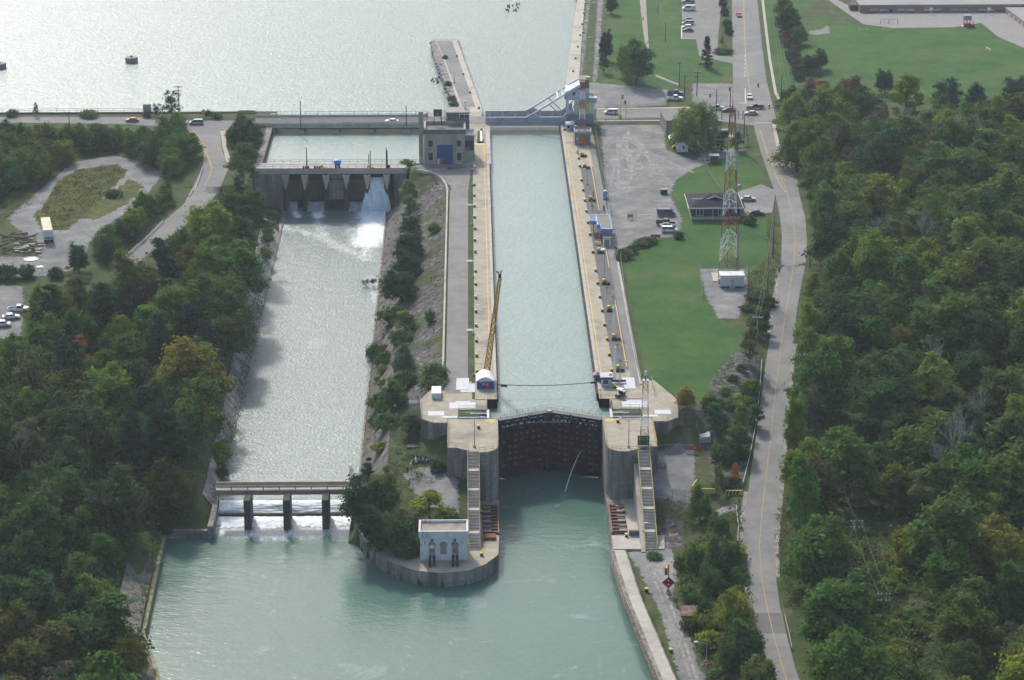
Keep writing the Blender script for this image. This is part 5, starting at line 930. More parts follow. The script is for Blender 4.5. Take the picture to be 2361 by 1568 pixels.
PW, PS, PK, PB, PR, PM, PBL, PG = (paint_mat('white', (.7, .71, .72)), paint_mat('silver', (.38, .39, .4)), paint_mat('black', (.015, .016, .022)), paint_mat('slate', (.05, .06, .08)), paint_mat('red', (.45, .06, .05)), paint_mat('maroon', (.09, .02, .025)), paint_mat('blue', (.03, .06, .2)), paint_mat('grey van', (.07, .085, .11)))
car('minivan', PS, 'minivan', 'silver minivan turning at the left road junction by the pool', 453, 287, 182)
car('sedan', PR, 'red_car', 'red car behind the bushes on the left shore road', 305, 281, 180)
car('sedan', PW, 'white_car', 'white car half hidden behind the parapet of the low road bridge', 903, 283, 180, Z=.3)
car('minivan', PW, 'minivan', 'white minivan driving towards the raised bridge', 1409, 263, 180, cat='minivan')
car('pickup', PBL, 'pickup', 'blue pickup parked on the gravel behind the white pickup', 1557, 219, 0, cat='pickup')
car('pickup', PW, 'pickup', 'white pickup parked in front of the blue pickup', 1556, 231, 0, cat='pickup')
car('pickup', PS, 'pickup', 'silver pickup waiting at the crossing beyond the willow', 1652, 253, 0, cat='pickup')
car('sedan', PB, 'dark_car', 'dark car waiting at the crossing behind the mast top', 1679, 258, 180)
car('pickup', PK, 'pickup', 'black pickup in the middle of the crossing', 1743, 251, 180, cat='pickup')
car('sedan', PS, 'silver_car', 'silver car in the middle of the crossing below the black pickup', 1732, 265, 180)
car('sedan', PW, 'white_car', 'white car stopped at the crossing on the north road', 1728, 227, -90)
car('sedan', PR, 'red_car', 'red car driving alone on the north road', 1704, 38, -88)
car('pickup', PM, 'pickup', 'dark red pickup at the top of the upper car park', 1586, 8, 180, cat='pickup')
car('van', PW, 'delivery_van', 'white delivery van in the upper car park', 1588, 24, 180, cat='van')
car('sedan', PB, 'dark_car', 'dark blue car in the row of four in the upper car park', 1586, 49, 180)
car('minivan', PS, 'minivan', 'silver minivan in the row of four in the upper car park', 1586, 57, 180, cat='minivan')
car('hatch', PW, 'hatchback', 'white hatchback in the row of four in the upper car park', 1583, 66, 180)
car('sedan', PM, 'maroon_car', 'maroon car at the lower end of the upper car park row', 1586, 73, 180)
car('van', PG, 'dark_van', 'dark grey van in the yard beside the bungalow', 1536, 497, 0, cat='van')
car('pickup', PK, 'pickup', 'black pickup in the yard beside the maroon car', 1534, 518, 0, cat='pickup')
car('sedan', PM, 'maroon_car', 'dark maroon car squeezed between the black pickup and white minivan', 1539, 525, 0)
car('minivan', PW, 'minivan', 'white minivan at the end of the yard row beside the hedge', 1543, 535, 0, cat='minivan')
car('sedan', PS, 'silver_car', 'silver car parked to the right of the bungalow', 1725, 463, 0)
car('sedan', PB, 'dark_car', 'dark green grey car parked right of the bungalow beside a bush', 1744, 495, 0)
car('pickup', PW, 'pickup', 'white pickup in the dirt yard at the left edge', 43, 718, 5, cat='pickup')
car('sedan', PW, 'white_car', 'white car mostly under branches in the left dirt yard', 26, 735, 10)
car('hatch', PW, 'white_car', 'white car at the left edge of the picture below the others', 8, 752, 0)
car('pickup', mat('car paint teal', (.12, .2, .2), .3), 'pickup', 'teal pickup half hidden by the willow', 1646, 285, 0, cat='pickup')
# utility cart
p = atg(1430, 915, .14); t = thing('utility_cart', 'small dark utility cart with a white roof on the lock wall', 'cart', (0, 0, 0))
MB().profile([(-1.5, .35), (-1.5, .85), (-.3, .85), (-.3, .55), (.5, .55), (.6, .95), (1.35, .8), (1.4, .35)], -.65, .65).build('body', mat('cart green', (.03, .06, .06), .4), t); MB().box(-1.6, -.35, -.68, .68, .86, 1.1).build('cargo_bed', STEEL, t); MB().box(-.6, .75, -.7, .7, 1.9, 2.0).build('roof', WHITE, t); MB().box(-.3, .05, -.55, .55, .86, 1.3).build('seat', DARK, t)
b = MB(); [b.tube((x, s * .62, .8), (x * .8 + .1, s * .62, 1.9), .04, 4) for x in (-.5, .75) for s in (-1, 1)]; b.build('roof_post', DARK, t)
for x in (-.95, .95):
    for s in (-1, 1): w_ = MB().tube((x, s * .5, .28), (x, s * .72, .28), .28, 10).build('wheel', RUBBER, t); MB().tube((x, s * .721, .28), (x, s * .735, .28), .14, 8).build('rim', RIM, w_)
for s in (-1, 1): MB().tube((1.38, s * .45, .66), (1.42, s * .45, .66), .09, 8).build('headlight', LAMP, t)
t.location = p; t.rotation_euler = (0, 0, R(-125))
# semi trailer
p = atg(113, 562); t = thing('semi_trailer', 'white box semi trailer parked on the left gravel loop', 'trailer', (0, 0, 0)); MB().box(-1.3, 1.3, 0, 13, 1.1, 4.0).build('box', mat('trailer white', (.62, .64, .66), .5, .05), t); MB().box(-1.31, 1.31, -.01, 13.01, 4.0, 4.06).build('roof', mat('tan trailer roof', (.56, .5, .36), .7), t); MB().box(-1.315, 1.315, .3, 12.7, 1.05, 1.5).build('side_stripe', mat('trailer blue band', (.08, .1, .2), .5), t)
b = MB(); b.box(-1.25, 1.25, -.05, -.001, 1.1, 1.9); b.build('tail_panel', DARK, t); MB().box(-1.2, 1.2, -.1, -.051, 1.25, 1.4).box(-1.2, 1.2, -.1, -.051, 1.62, 1.72).build('bumper', WHITE, t)
for y in (1.2, 2.5):
    for s in (-1, 1): MB().tube((s * .75, y, .5), (s * 1.25, y, .5), .5, 12).build('wheel', RUBBER, t)
b = MB(); [b.box(s * .9 - .1, s * .9 + .1, 9.5, 9.7, 0, 1.1) for s in (-1, 1)]; b.build('landing_leg', DARK, t); t.location = p; t.rotation_euler = (0, 0, R(13))
# ---------------------------------------------------------------- bollards
def bollard(r=.42, h=.75):
    t = thing('mooring_bollard', 'x', 'bollard'); MB().lathe([(r * .95, 0), (r * .8, h * .45)], n=12).build('base', DARK, t); MB().lathe([(r * .8, h * .452), (r, h * .62), (r * 1.05, h), (r * .6, h * 1.08)], n=12).build('cap', YEL, t); return t
bo = bollard(); k = 0
def bput(x, y, z, lab, grp):
    global k; place(bo, k > 0, (*at(x, y, z), z), 0, lab, grp); k += 1
for x, y in [(1088.5, 392), (1093.7, 425.7), (1093.7, 450.7), (1094, 475.2), (1094.5, 500.7), (1095, 527), (1095.2, 554), (1096, 581), (1096.5, 625), (1097, 655), (1097.2, 686), (1097.7, 718), (1098.2, 751), (1098.7, 786), (1099.2, 820), (1100, 857)]:
    bput(x, y + 2, .15, 'yellow mooring bollard with a dark base in the row along the left lock wall', 'yellow bollards along the left lock wall')
for x, y in [(1336, 331), (1331.8, 350), (1334.5, 365), (1337, 383), (1341, 415), (1344.5, 438), (1348.5, 462), (1352, 487), (1356, 513), (1360.5, 540), (1367, 581), (1373.5, 624), (1378.3, 653), (1383.3, 684.5), (1388.8, 716), (1394, 749), (1400, 782), (1405, 818), (1410.5, 854)]:
    bput(x, y + 2, .12, 'yellow mooring bollard with a dark base in the row along the right lock wall', 'yellow bollards along the right lock wall')
for x, y, z, lab in [(1417, 892, .14, 'yellow bollard beside the white control hut'), (1424.7, 971.5, .02, 'yellow bollard alone on the right abutment deck'), (1103.5, 985, .02, 'yellow bollard alone on the left abutment deck'), (1108.5, 1181, -11.86, 'yellow bollard beside the rusty rack at the white powerhouse'), (1110.5, 1279, -11.86, 'yellow bollard on the rounded nose of the point'), (1438, 1180, -11.9, 'yellow bollard beside the rusty rack on the right quay'), (1444.5, 1235, -11.75, 'yellow bollard before the kerb wall on the right quay'), (1491, 1361, -12, 'pale yellow bollard in the grass beside the lower gravel drive, upper one'), (1547.5, 1501, -12, 'pale yellow bollard in the grass beside the lower gravel drive, lowest one'), (1110, 298, .15, 'yellow bollard beside the powerhouse slot'), (1302, 298, .12, 'yellow bollard beside the upper control hut')]:
    bput(x, y + 2, z, lab, 'single yellow bollards')
for x, y in [(1053, 130), (1068, 172), (1083.5, 214), (1104, 250)]: bput(x, y, -.28, 'small yellow bollard on the edge of the upper pool pier', 'bollards on the upper pier')
for x, y in [(1350.5, 9), (1346, 32), (1342, 57), (1337.5, 82), (1332, 109), (1327, 136), (1321.5, 165), (1344.5, 76)]: bput(x, y, .05, 'cream bollard in the grass along the upper shore wall', 'cream bollards along the upper shore wall')
lh = thing('line_handler', 'x', 'line winch'); MB().lathe([(.5, .55), (.55, .7), (.55, 1.3), (.3, 1.4)], (-.3, .5, 0), 12).build('drum', YEL, lh); MB().profile([(-.9, 0), (1.3, 0), (1.3, .45), (.8, .7), (-.9, .6)], -.7, .35).build('base', mat('winch black', (.02, .022, .035), .6), lh)
n_ = 0
for x, y in [(1344, 361), (1350, 388), (1364, 463), (1384, 583), (1395.5, 655), (1406.5, 717), (1418, 783), (1427.7, 855)]:
    place(lh, n_ > 0, (*at(x, y, .14), .14), 0, 'yellow drummed line winch with a black base on the asphalt walk', 'line winches on the right lock wall'); n_ += 1
# ---------------------------------------------------------------- lamps and poles
def lamp(label, base, top, z0, arm, m=STEEL, grp=None, foot=True):
    b0 = (*at(*base, z0), z0); h = atY(*top, b0[1])[1] - z0; t = thing('street_lamp', label, 'street lamp', b0, 0, grp); x, y, z = b0
    MB().tube(b0, (x, y, z + h), .13, 6, .07).build('pole', m, t)
    if foot: MB().lathe([(.35, 0), (.3, .5)], b0, 8).build('base', CONC_L, t)
    b = MB(); b.path([(x, y, z + h - .1), (x + arm * .5, y, z + h + .35), (x + arm, y, z + h + .4)], .05); b.build('arm', m, t)
    MB().profile([(x + arm - .4, z + h + .3), (x + arm + .4, z + h + .3), (x + arm + .35, z + h + .48), (x + arm - .3, z + h + .5)], y - .18, y + .18).build('lamp_head', DIRTYW, t)
    return t
for k, (bx, by, tx, ty) in enumerate([(1088, 427, 1087.5, 385), (1089, 518, 1089, 463), (1090, 638, 1092, 580), (1091.5, 770, 1094, 706), (1092, 866, 1094, 840)]):
    lamp('slim grey lamp post in the grass strip along the left lock wall', (bx, by), (tx, ty), .1, 1.6 if k > 3 else .9, grp='lamp posts in the left grass strip')
for k, (bx, by, tx, ty) in enumerate([(1332.5, 355, 1332.7, 293), (1354, 425, 1355, 392), (1393, 641, 1393.5, 580), (1382, 556, 1382, 512)]):
    lamp('slim grey lamp post on the asphalt walk of the right lock wall', (bx, by), (tx, ty), .14, -.9, grp='lamp posts on the right lock wall')
lamp('grey lamp post beside the utility cart', (1429, 897), (1430.5, 836), .14, 1.4); lamp('grey lamp post with an orange foot tag on the left abutment', (1094, 1031), (1094, 966), .02, 1.7); lamp('grey lamp post with a curved arm on the right abutment', (1449.5, 1031), (1451, 968), .02, -2)
lamp('tall lamp post rising from a bush beside the lower gravel drive', (1509, 1286), (1509, 1209), -12, -2.0); lamp('tall lamp post with an orange life ring at the bottom edge beside the gravel drive', (1627, 1566), (1631, 1484), -12, -2.1)
lamp('pale lamp post at the yard gate beside the willow', (1625, 356), (1627.5, 298), 0, 1.6); lamp('pale lamp post on the upper pool pier', (1047.5, 191), (1047.5, 173), -.28, 1.0); lamp('pale lamp post on the upper gravel track, top one', (1365, 47), (1366, 8), 0, .6); lamp('pale lamp post on the upper gravel track, lower one', (1353.5, 133), (1354, 88), 0, .6)
p = at3(1627.5, 1546, -12); t = thing('life_ring', 'orange life ring hung on the lowest lamp post', 'life ring', p); b = MB(); q = [(p[0] + .42 * math.cos(a), p[1] - .2, p[2] + 1.9 + .42 * math.sin(a)) for a in np.linspace(0, 2 * math.pi, 13)]; b.path(q, .14, 6); b.build('ring', ORAN, t)
def pole(label, base, top, arms=1, m=WOOD, z0=None, trans=False, lampside=0):
    b0 = atg(*base) if z0 is None else (*at(*base, z0), z0); h = atY(*top, b0[1])[1] - b0[2]; t = thing('utility_pole', label, 'utility pole', b0); x, y, z = b0
    MB().tube(b0, (x, y, z + h), .2, 7, .13).build('pole', m, t)
    for k in range(arms):
        zz = z + h - .35 - k * 1.4; MB().box(x - 1.3, x + 1.3, y - .18, y - .03, zz - .1, zz + .1).build('crossarm', m, t); b = MB(); [b.lathe([(.1, 0), (.13, .15), (.05, .3)], (x + o, y - .1, zz + .1), 6) for o in (-1.2, -.5, .5, 1.2)]; b.build('insulator', DIRTYW, t)
    if trans: MB().lathe([(.35, 0), (.35, 1.1), (.2, 1.2)], (x, y - .6, z + h - 3.6), 10).build('transformer', mat('transformer grey', (.5, .52, .54), .5), t)
    return t, (x, y, z + h)
PO = {}
for key, lab, ba, to, ar, tr in [('a', 'dark pole with a crossarm and white lamp beside the blue pickup', (1606.7, 222), (1607, 165), 2, 0), ('b', 'pole beside the white pickup on the gravel', (1578, 231), (1578, 172), 1, 0), ('c', 'pole at the bend of the footpath', (1566, 197), (1565.5, 143), 1, 0), ('d', 'pole on the lawn beside the upper footpath', (1534, 97), (1533.5, 51), 0, 0), ('e', 'pole on the lawn at the top of the picture', (1517, 31), (1517, 4), 0, 0),
        ('f', 'pole at the corner of the crossing beside the wood', (1813.5, 250), (1815.5, 206), 1, 0), ('g', 'pole with a grey transformer at the wood edge below the crossing', (1831, 356), (1833.5, 280), 2, 1), ('h', 'pole standing in the trees beside the driveway', (1855, 432), (1857, 377), 1, 0), ('i', 'bare pole in the wood beside the road bend', (1877, 545), (1881, 448), 0, 0), ('j', 'short pole at the wood edge beside the walking man', (1867, 616), (1869, 579), 1, 0),
        ('k', 'tall bare pole on the verge right of the bungalow car park', (1782, 592), (1784.5, 450), 0, 0), ('l', 'pale pole with a crossarm on the verge beside the tall shrubs', (1743, 832), (1746, 729), 1, 0), ('m', 'dark pole with a crossarm at the wood edge right of the road', (1845, 920), (1848, 816), 1, 0), ('n', 'pole with a crossarm sticking out of the wood right of the long road', (1916, 1105), (1916.5, 1041), 1, 0), ('o', 'double armed pole in the overgrown clearing, upper one', (1972, 1265), (1973.5, 1199), 2, 0), ('p', 'double armed pole in the overgrown clearing, lower one', (2034, 1440), (2038, 1367), 2, 0),
        ('q', 'pole beside the semi trailer yard', (236, 602), (234, 541), 1, 0), ('r', 'pole beside the tall tree on the left shore', (414, 273), (410, 198), 2, 0), ('s', 'pole behind the trees at the left shore road', (376, 290), (370, 250), 1, 0), ('t', 'leaning dark pole beside the left shore road', (160, 290), (155, 257), 0, 0), ('u', 'pole on the verge beside the mast compound', (1769, 690), (1782, 590), 0, 0)]:
    PO[key] = pole(lab, ba, to, ar, STEEL if key == 'l' else WOOD, None, bool(tr))[1]
for lab, ba, to, z0 in [('thin grey pole on the left part of the weir deck', (707.5, 389), (707, 340), .3), ('thin grey pole on the right part of the weir deck', (891, 389), (889, 340), .3), ('dark lamp pole on the left part of the low road bridge', (694, 296), (692.7, 232), .3), ('dark pole with an orange signal on the right part of the low road bridge', (937, 291), (935, 243), .3), ('tall signal pole at the corner of the crossing', (1799, 276), (1800, 173), 0), ('thin pole behind the willow', (1651, 268), (1651, 205), 0), ('dark pole behind the tall mast at the verge', (1715, 332), (1715.5, 262), 0), ('thin pole left of the tall mast top', (1682, 290), (1682, 212), 0)]:
    pole(lab, ba, to, 0, mat('dark steel pole', (.09, .1, .11), .6), z0)
WIRE = mat('wire', (.13, .14, .14), .6)
def wire(label, p, q, sag=1.5, r=.022, offs=(0,)):
    t = thing('power_line', label, 'power line', [(a + c) / 2 for a, c in zip(p, q)])
    for o in offs:
        b = MB(); pts = [(p[0] + (q[0] - p[0]) * u + o, p[1] + (q[1] - p[1]) * u, p[2] + (q[2] - p[2]) * u - sag * 4 * u * (1 - u)) for u in np.linspace(0, 1, 9)]; b.path(pts, r, 3); b.build('wire', WIRE, t)
PE = (at(1772, -25, 0)[0], at(1772, -25, 0)[1], 11)
for a, c, lab, of in [('e', 'd', 'wires over the lawn between the two upper poles', (-.8, 0, .8)), ('d', 'c', 'wires over the lawn beside the footpath', (-1, 0, 1)), ('c', 'b', 'wires between the footpath pole and the pickup pole', (-1, 1)), ('f', 'g', 'wires along the wood edge below the crossing', (-1, .2, 1)), ('g', 'h', 'wires into the trees beside the driveway', (-1, 1)), ('o', 'p', 'wires over the overgrown clearing', (-1, 1)), ('k', 'u', 'wires along the verge beside the grass field', (-.3, .3)), ('u', 'l', 'wires along the verge above the shrubs', (-.4, .4)), ('n', 'o', 'wires over the wood above the clearing', (0,)), ('s', 'q', 'long wires over the left yard', (-.6, .6)), ('b', 'a', 'wires between the two poles by the pickups', (0,))]: wire(lab, PO[a], PO[c], 1.2, offs=of)
wire('long wires running up the right verge of the north road', PO['f'], PE, 3, .045, (-1.2, 0, 1.2)); wire('long wire crossing the sports field', PO['f'], (170, 850, 7), 2.5, .03)
# traffic signals
def signal(label, x, y, drop, arm=0.0, z0=0.0):
    b0 = (*at(x + arm, y + drop, z0), z0); top = atY(x, y, b0[1]); t = thing('traffic_light', label, 'traffic light', b0); xx, yy, zz = top[0], b0[1], top[1]
    MB().tube(b0, (b0[0], yy, zz + .8), .1, 6).build('pole', STEEL, t)
    if abs(arm) > 1: MB().tube((b0[0], yy, zz + .7), (xx, yy, zz + .7), .07, 5).build('arm', STEEL, t)
    MB().box(xx - .3, xx + .3, yy - .5, yy - .1, zz - .75, zz + .75).build('housing', mat('signal orange', (.6, .26, .02), .5), t)
    for k, c in enumerate(((.25, .02, .02), (.3, .2, .02), (.02, .12, .05))): MB().tube((xx, yy - .5, zz + .48 - k * .48), (xx, yy - .62, zz + .48 - k * .48), .17, 8).build('lens', mat('lens %d' % k, c, .3), t)
for a in [('yellow traffic light beside the road left of the white minivan, back one', 1435.7, 223, 28, -4), ('yellow traffic light right of the white minivan, front one', 1441, 235, 38, 2), ('yellow traffic light at the left of the crossing', 1682, 205, 40, 2), ('yellow traffic light hanging over the north road', 1748, 196, 42, 50), ('yellow traffic light on the gravel corner of the crossing', 1637, 220, 30, 14), ('yellow traffic light beside the black pickup', 1723, 249, 22, 2), ('yellow traffic light right of the crossing', 1773.5, 246, 24, 25)]: signal(*a)
p = atg(1430, 274); t = thing('barrier_gate', 'yellow barrier machine beside the bridge approach road', 'barrier', p); MB().lathe([(.5, 0), (.5, 1.4), (.35, 1.6)], p, 8).build('cabinet', YEL, t); MB().box(p[0] - .1, p[0] + .1, p[1] - .1, p[1] + .1, 1.6, 4.2).build('post', YEL, t)
# road signs at the left junction
p = at3(470, 273.5, 0); t = thing('diamond_sign', 'orange diamond road sign on the left shore road', 'road sign', p); MB().tube(p, (p[0], p[1], 2.2), .05).build('post', STEEL, t); MB().profile([(p[0] - 1.0, 2.4), (p[0], 1.4), (p[0] + 1.0, 2.4), (p[0], 3.4)], p[1] - .12, p[1] - .06).build('plate', mat('orange sign', (.6, .24, .03), .6), t)
p = at3(340, 268, 0); t = thing('notice_board', 'pale blank back of a large board beside the tall shore tree', 'sign', p); b = MB(); [b.tube((p[0] + o, p[1], 0), (p[0] + o, p[1], 2), .06) for o in (-.8, .8)]; b.build('post', WOOD, t); MB().box(p[0] - 1.4, p[0] + 1.4, p[1] - .1, p[1] - .03, 1.6, 4.2).build('board', mat('pale board', (.42, .45, .46), .7), t)
for x, lab in ((462, 'left concrete barrier block beside the orange diamond sign'), (485, 'right concrete barrier block beside the orange diamond sign')): p = at3(x, 276.5, 0); t = tag(MB().profile([(p[1] - .35, 0), (p[1] + .35, 0), (p[1] + .15, .5), (p[1] + .12, 1), (p[1] - .12, 1), (p[1] - .15, .5)], p[0] - 2.8, p[0] + 2.8, 'x').build('barrier_block', CONC), lab, 'barrier')
t = tag(MB().profile([(811, .1), (811.7, .1), (811.5, 1), (811.2, 1)], at(565, 270)[0] - 3, at(585, 270)[0], 'x').build('barrier_block', mat('tan barrier', (.42, .34, .18), .8)), 'tan concrete barrier where the low bridge meets the left shore', 'barrier')
# ---------------------------------------------------------------- lattice masts
def mast(name, label, base, top, z0, zt, bands, panel, rl, rb, cat='lattice mast'):
    c = np.mean(np.array(base), 0); t = thing(name, label, cat, (c[0], c[1], z0)); n = len(base)
    def P(k, z): u = (z - z0) / (zt - z0); return (base[k][0] + (top[k][0] - base[k][0]) * u, base[k][1] + (top[k][1] - base[k][1]) * u, z)
    for za, zb, m in bands:
        b = MB(); nn = max(1, round((zb - za) / panel)); dz = (zb - za) / nn
        for i in range(nn):
            z, zz = za + i * dz, za + (i + 1) * dz; zm = (z + zz) / 2
            for k in range(n):
                j = (k + 1) % n; b.tube(P(k, z), P(k, zz), rl, 5)
                b.tube(P(k, zz), P(j, zz), rb, 4)
                if panel > 2.5:
                    a, c_ = Vector(P(k, zz)), Vector(P(j, zz)); mid = (a + c_) / 2; b.tube(P(k, z), mid, rb, 4); b.tube(P(j, z), mid, rb, 4); b.tube(P(k, zm), Vector(P(k, z)).lerp(mid, .5), rb * .7, 4); b.tube(P(j, zm), Vector(P(j, z)).lerp(mid, .5), rb * .7, 4)
                else: b.tube(P(k, z), P(j, zz), rb, 4); b.tube(P(j, z), P(k, zz), rb, 4)
        b.build('white_section' if m is WHITE else 'red_section', m, t)
    return t, P
B0, B1, B2 = at(1656, 645), at(1699, 634), at(1676, 618); Yc = (B0[1] + B1[1] + B2[1]) / 3; Hm = atY(1688, 249, Yc)[1]; cx_, cy_ = np.mean([B0, B1, B2], 0)
hz = lambda y: max(.3, atY(*mz(560, y), Yc)[1]); RM = mat('mast red orange', (.3, .075, .04), .6, .3, 1.0)
cuts = [.25, hz(1262), hz(1075), hz(905), hz(738), hz(560), hz(405), Hm]
tm, _ = mast('radio_mast', 'tall three legged red and white radio mast rising above the bungalow', [B0, B1, B2], [(cx_ - .75, cy_ - .4), (cx_ + .75, cy_ - .4), (cx_, cy_ + .8)], 0.2, Hm, [(cuts[i], cuts[i + 1], RM if i % 2 == 0 else WHITE) for i in range(7)], 3.4, .1, .055)
b = MB(); b.box(B1[0] - .15, B1[0] + .6, cy_ - .3, cy_ + .3, .2, 1); b = MB()
for k in range(2): b.tube((B1[0] + .2 + .45 * k, B1[1], .3), (cx_ + .5 + .3 * k, cy_, Hm * .97), .07, 5)
for i in range(40): u = i / 40; xx = B1[0] + .2 + (cx_ + .5 - B1[0] - .2) * u; b.tube((xx, B1[1] + (cy_ - B1[1]) * u, .3 + Hm * .97 * u), (xx + .45, B1[1] + (cy_ - B1[1]) * u, .3 + Hm * .97 * u), .05, 4)
b.build('cable_ladder', mat('dark ladder', (.12, .09, .09), .7), tm)
for yy_, a0, l_ in ((Hm - 2.0, 1.9, 2.5), (Hm - 6.5, 2.6, 3.0), (Hm - 9, 3.0, 3.2)):
    b = MB()
    for s in (-1, 1): b.bar((cx_, cy_, yy_), (cx_ + s * a0 * 1.5, cy_, yy_ + .2), .12, .12); b.tube((cx_ + s * a0 * 1.5, cy_, yy_ - l_ / 2), (cx_ + s * a0 * 1.5, cy_, yy_ + l_ / 2), .13, 6)
    b.tube((cx_ + a0 * .8, cy_ - .6, yy_ - 1), (cx_ + a0 * .8, cy_ - .6, yy_ + 1.4), .1, 5); b.build('antenna', mat('antenna grey', (.16, .17, .19), .6), tm)
b = MB(); b.tube((cx_, cy_, Hm), (cx_, cy_, Hm + 2.2), .1, 6, .06); b.build('beacon', REDP, tm); zd = hz(690); MB().tube((cx_ + 2.2, cy_ - .8, zd), (cx_ + 2.6, cy_ - 1.4, zd), .75, 14, .7).build('dish', mat('dish grey', (.3, .33, .38), .5), tm)
z5 = lambda x, y: (1325.7 + x * .1397, 853 + y * .1397)
bx, by = at(1485.5, 1022, .02); s = .92; Hm2 = atY(1488, 877, by)[1]; f5 = lambda y: atY(*z5(1150, y), by)[1]
tm, _ = mast('signal_mast', 'red and white lattice mast with a camera on the right abutment', [(bx - s, by - s), (bx + s, by - s), (bx + s, by + s), (bx - s, by + s)], [(bx - .5, by - .5), (bx + .55, by - .5), (bx + .55, by + .5), (bx - .5, by + .5)], .02, Hm2, [(.02, f5(960), RM), (f5(960), f5(790), WHITE), (f5(790), f5(600), RM), (f5(600), f5(375), WHITE), (f5(375), Hm2, RM)], 1.5, .055, .03)
b = MB(); b.box(bx - .65, bx + .7, by - .65, by + .65, Hm2, Hm2 + .12); b.tube((bx, by, Hm2), (bx, by, Hm2 + 1.6), .22, 8); b.build('platform', STEEL, tm); MB().lathe([(.25, 1.2), (.3, 1.3), (.3, 2.2), (.15, 2.3)], (bx, by, Hm2), 10).build('camera', WHITE, tm)
t = thing('signal_board', 'green lock signal board with orange and red lamps on the right abutment', 'signal board', (*at(1484, 1029, .02), .02)); yb_ = t.location.y; a = atY(*z5(1033, 1245), yb_); c = atY(*z5(1232, 1087), yb_); MB().box(a[0], c[0], yb_, yb_ + .35, a[1] - .0, c[1]).build('panel', mat('signal green', (.02, .11, .08), .6), t); b = MB(); [b.tube((x, yb_ + .2, 0), (x, yb_ + .2, a[1]), .1) for x in (a[0] + .15, c[0] - .15)]; b.build('post', STEEL, t)
for x, y, col in ((1069, 1117, 1), (1067, 1147, 1), (1197, 1117, 1), (1197, 1147, 1), (1132, 1120, 0), (1132, 1150, 0), (1068, 1208, 2), (1197, 1208, 2)): q = atY(*z5(x, y), yb_); MB().tube((q[0], yb_, q[1]), (q[0], yb_ - .14, q[1]), .14, 10).build('lamp', (mat('dim lens', (.2, .17, .1), .4), mat('lit red lens', (.6, .08, .02), .4, emit=((.9, .1, .02), .25)), mat('amber lens', (.4, .2, .04), .4))[col], t)
p = at3(1325.5, 333.8, .12); a = at(1361, 333.8, .12)[0]; zb_ = atY(*z1(1850, 1190), p[1])[1]; t = thing('winch_house', 'small grey block house with an orange red double door under a lattice mast', 'building', p); MB().box(p[0], a, p[1], p[1] + 4.6, .12, zb_).build('wall', mat('grey block', (.2, .18, .165), .9), t)
b = MB().box(p[0] - .2, a + .2, p[1] - .2, p[1], zb_, zb_ + .7).box(p[0] - .2, p[0], p[1], p[1] + 4.6, zb_, zb_ + .7).box(a, a + .2, p[1], p[1] + 4.6, zb_, zb_ + .7); b.build('parapet', STEEL, t); MB().box(p[0], a, p[1], p[1] + 4.6, zb_ + .002, zb_ + .2).build('roof', ROOF, t)
dx = atY(*z1(1820, 1300), p[1])[0]; dx2 = atY(*z1(1920, 1300), p[1])[0]; dz_ = atY(*z1(1850, 1275), p[1])[1]; MB().box(dx, dx2, p[1] - .08, p[1] - .003, .14, dz_).build('door', mat('orange red door', (.62, .1, .035), .5), t); MB().box(dx - 1, dx - .4, p[1] - .06, p[1] - .003, 1.8, 2.5).build('notice', DIRTYW, t)
b = MB(); [b.tube((x, p[1] - .4, .12), (x, p[1] - .4, zb_ + 1.4), .08) for x in (p[0] - .4, a + .4)]; b.tube((p[0] - .4, p[1] - .4, zb_ + 1.4), (a + .4, p[1] - .4, zb_ + 1.4), .09); b.build('gantry', STEEL, t)
bx, by = (p[0] + a) / 2 - .1, p[1] + 2.2; zz0 = zb_ + .2; zt2 = atY(*z1(1868, 290), by)[1]; f1 = lambda y: atY(*z1(1868, y), by)[1]
tm, _ = mast('signal_mast', 'red and white lattice mast on the block house beside the raised bridge', [(bx - 1, by - 1), (bx + 1, by - 1), (bx + 1, by + 1), (bx - 1, by + 1)], [(bx - .55, by - .55), (bx + .55, by - .55), (bx + .55, by + .55), (bx - .55, by + .55)], zz0, zt2, [(zz0, f1(935), REDO), (f1(935), f1(765), WHITE), (f1(765), f1(612), REDO), (f1(612), f1(460), WHITE), (f1(460), zt2, REDO)], 1.7, .075, .04)
MB().box(bx - .7, bx + .7, by - .7, by + .7, zt2, zt2 + .15).box(bx - .4, bx - .1, by - .1, by + .1, zt2 + .15, zt2 + .8).box(bx + .1, bx + .4, by - .1, by + .1, zt2 + .15, zt2 + .8).build('platform', mat('pale red top', (.5, .25, .2), .6), tm)
p = at3(1416.7, 874, .14); h = atY(1416.7, 806, p[1])[1]; tm, _ = mast('lamp_mast', 'slim grey lattice lamp mast beside the white control hut', [(p[0] - .3, p[1] - .3), (p[0] + .3, p[1] - .3), (p[0], p[1] + .3)], [(p[0] - .3, p[1] - .3), (p[0] + .3, p[1] - .3), (p[0], p[1] + .3)], .14, h, [(.14, h, WHITE)], .8, .05, .035); tm['label'] = 'slim grey lattice lamp mast beside the white control hut'; MB().lathe([(.3, 0), (.35, .3), (.2, .7)], (p[0], p[1], h), 8).build('lamp', WHITE, tm)
p = at3(1415, 768, .14); h = atY(1415, 712, p[1])[1]; tm, _ = mast('lamp_mast', 'slim grey lattice lamp mast in the middle of the right lock wall', [(p[0] - .3, p[1] - .3), (p[0] + .3, p[1] - .3), (p[0], p[1] + .3)], [(p[0] - .3, p[1] - .3), (p[0] + .3, p[1] - .3), (p[0], p[1] + .3)], .14, h, [(.14, h, WHITE)], .8, .05, .035); MB().lathe([(.3, 0), (.35, .3), (.2, .7)], (p[0], p[1], h), 8).build('lamp', WHITE, tm)
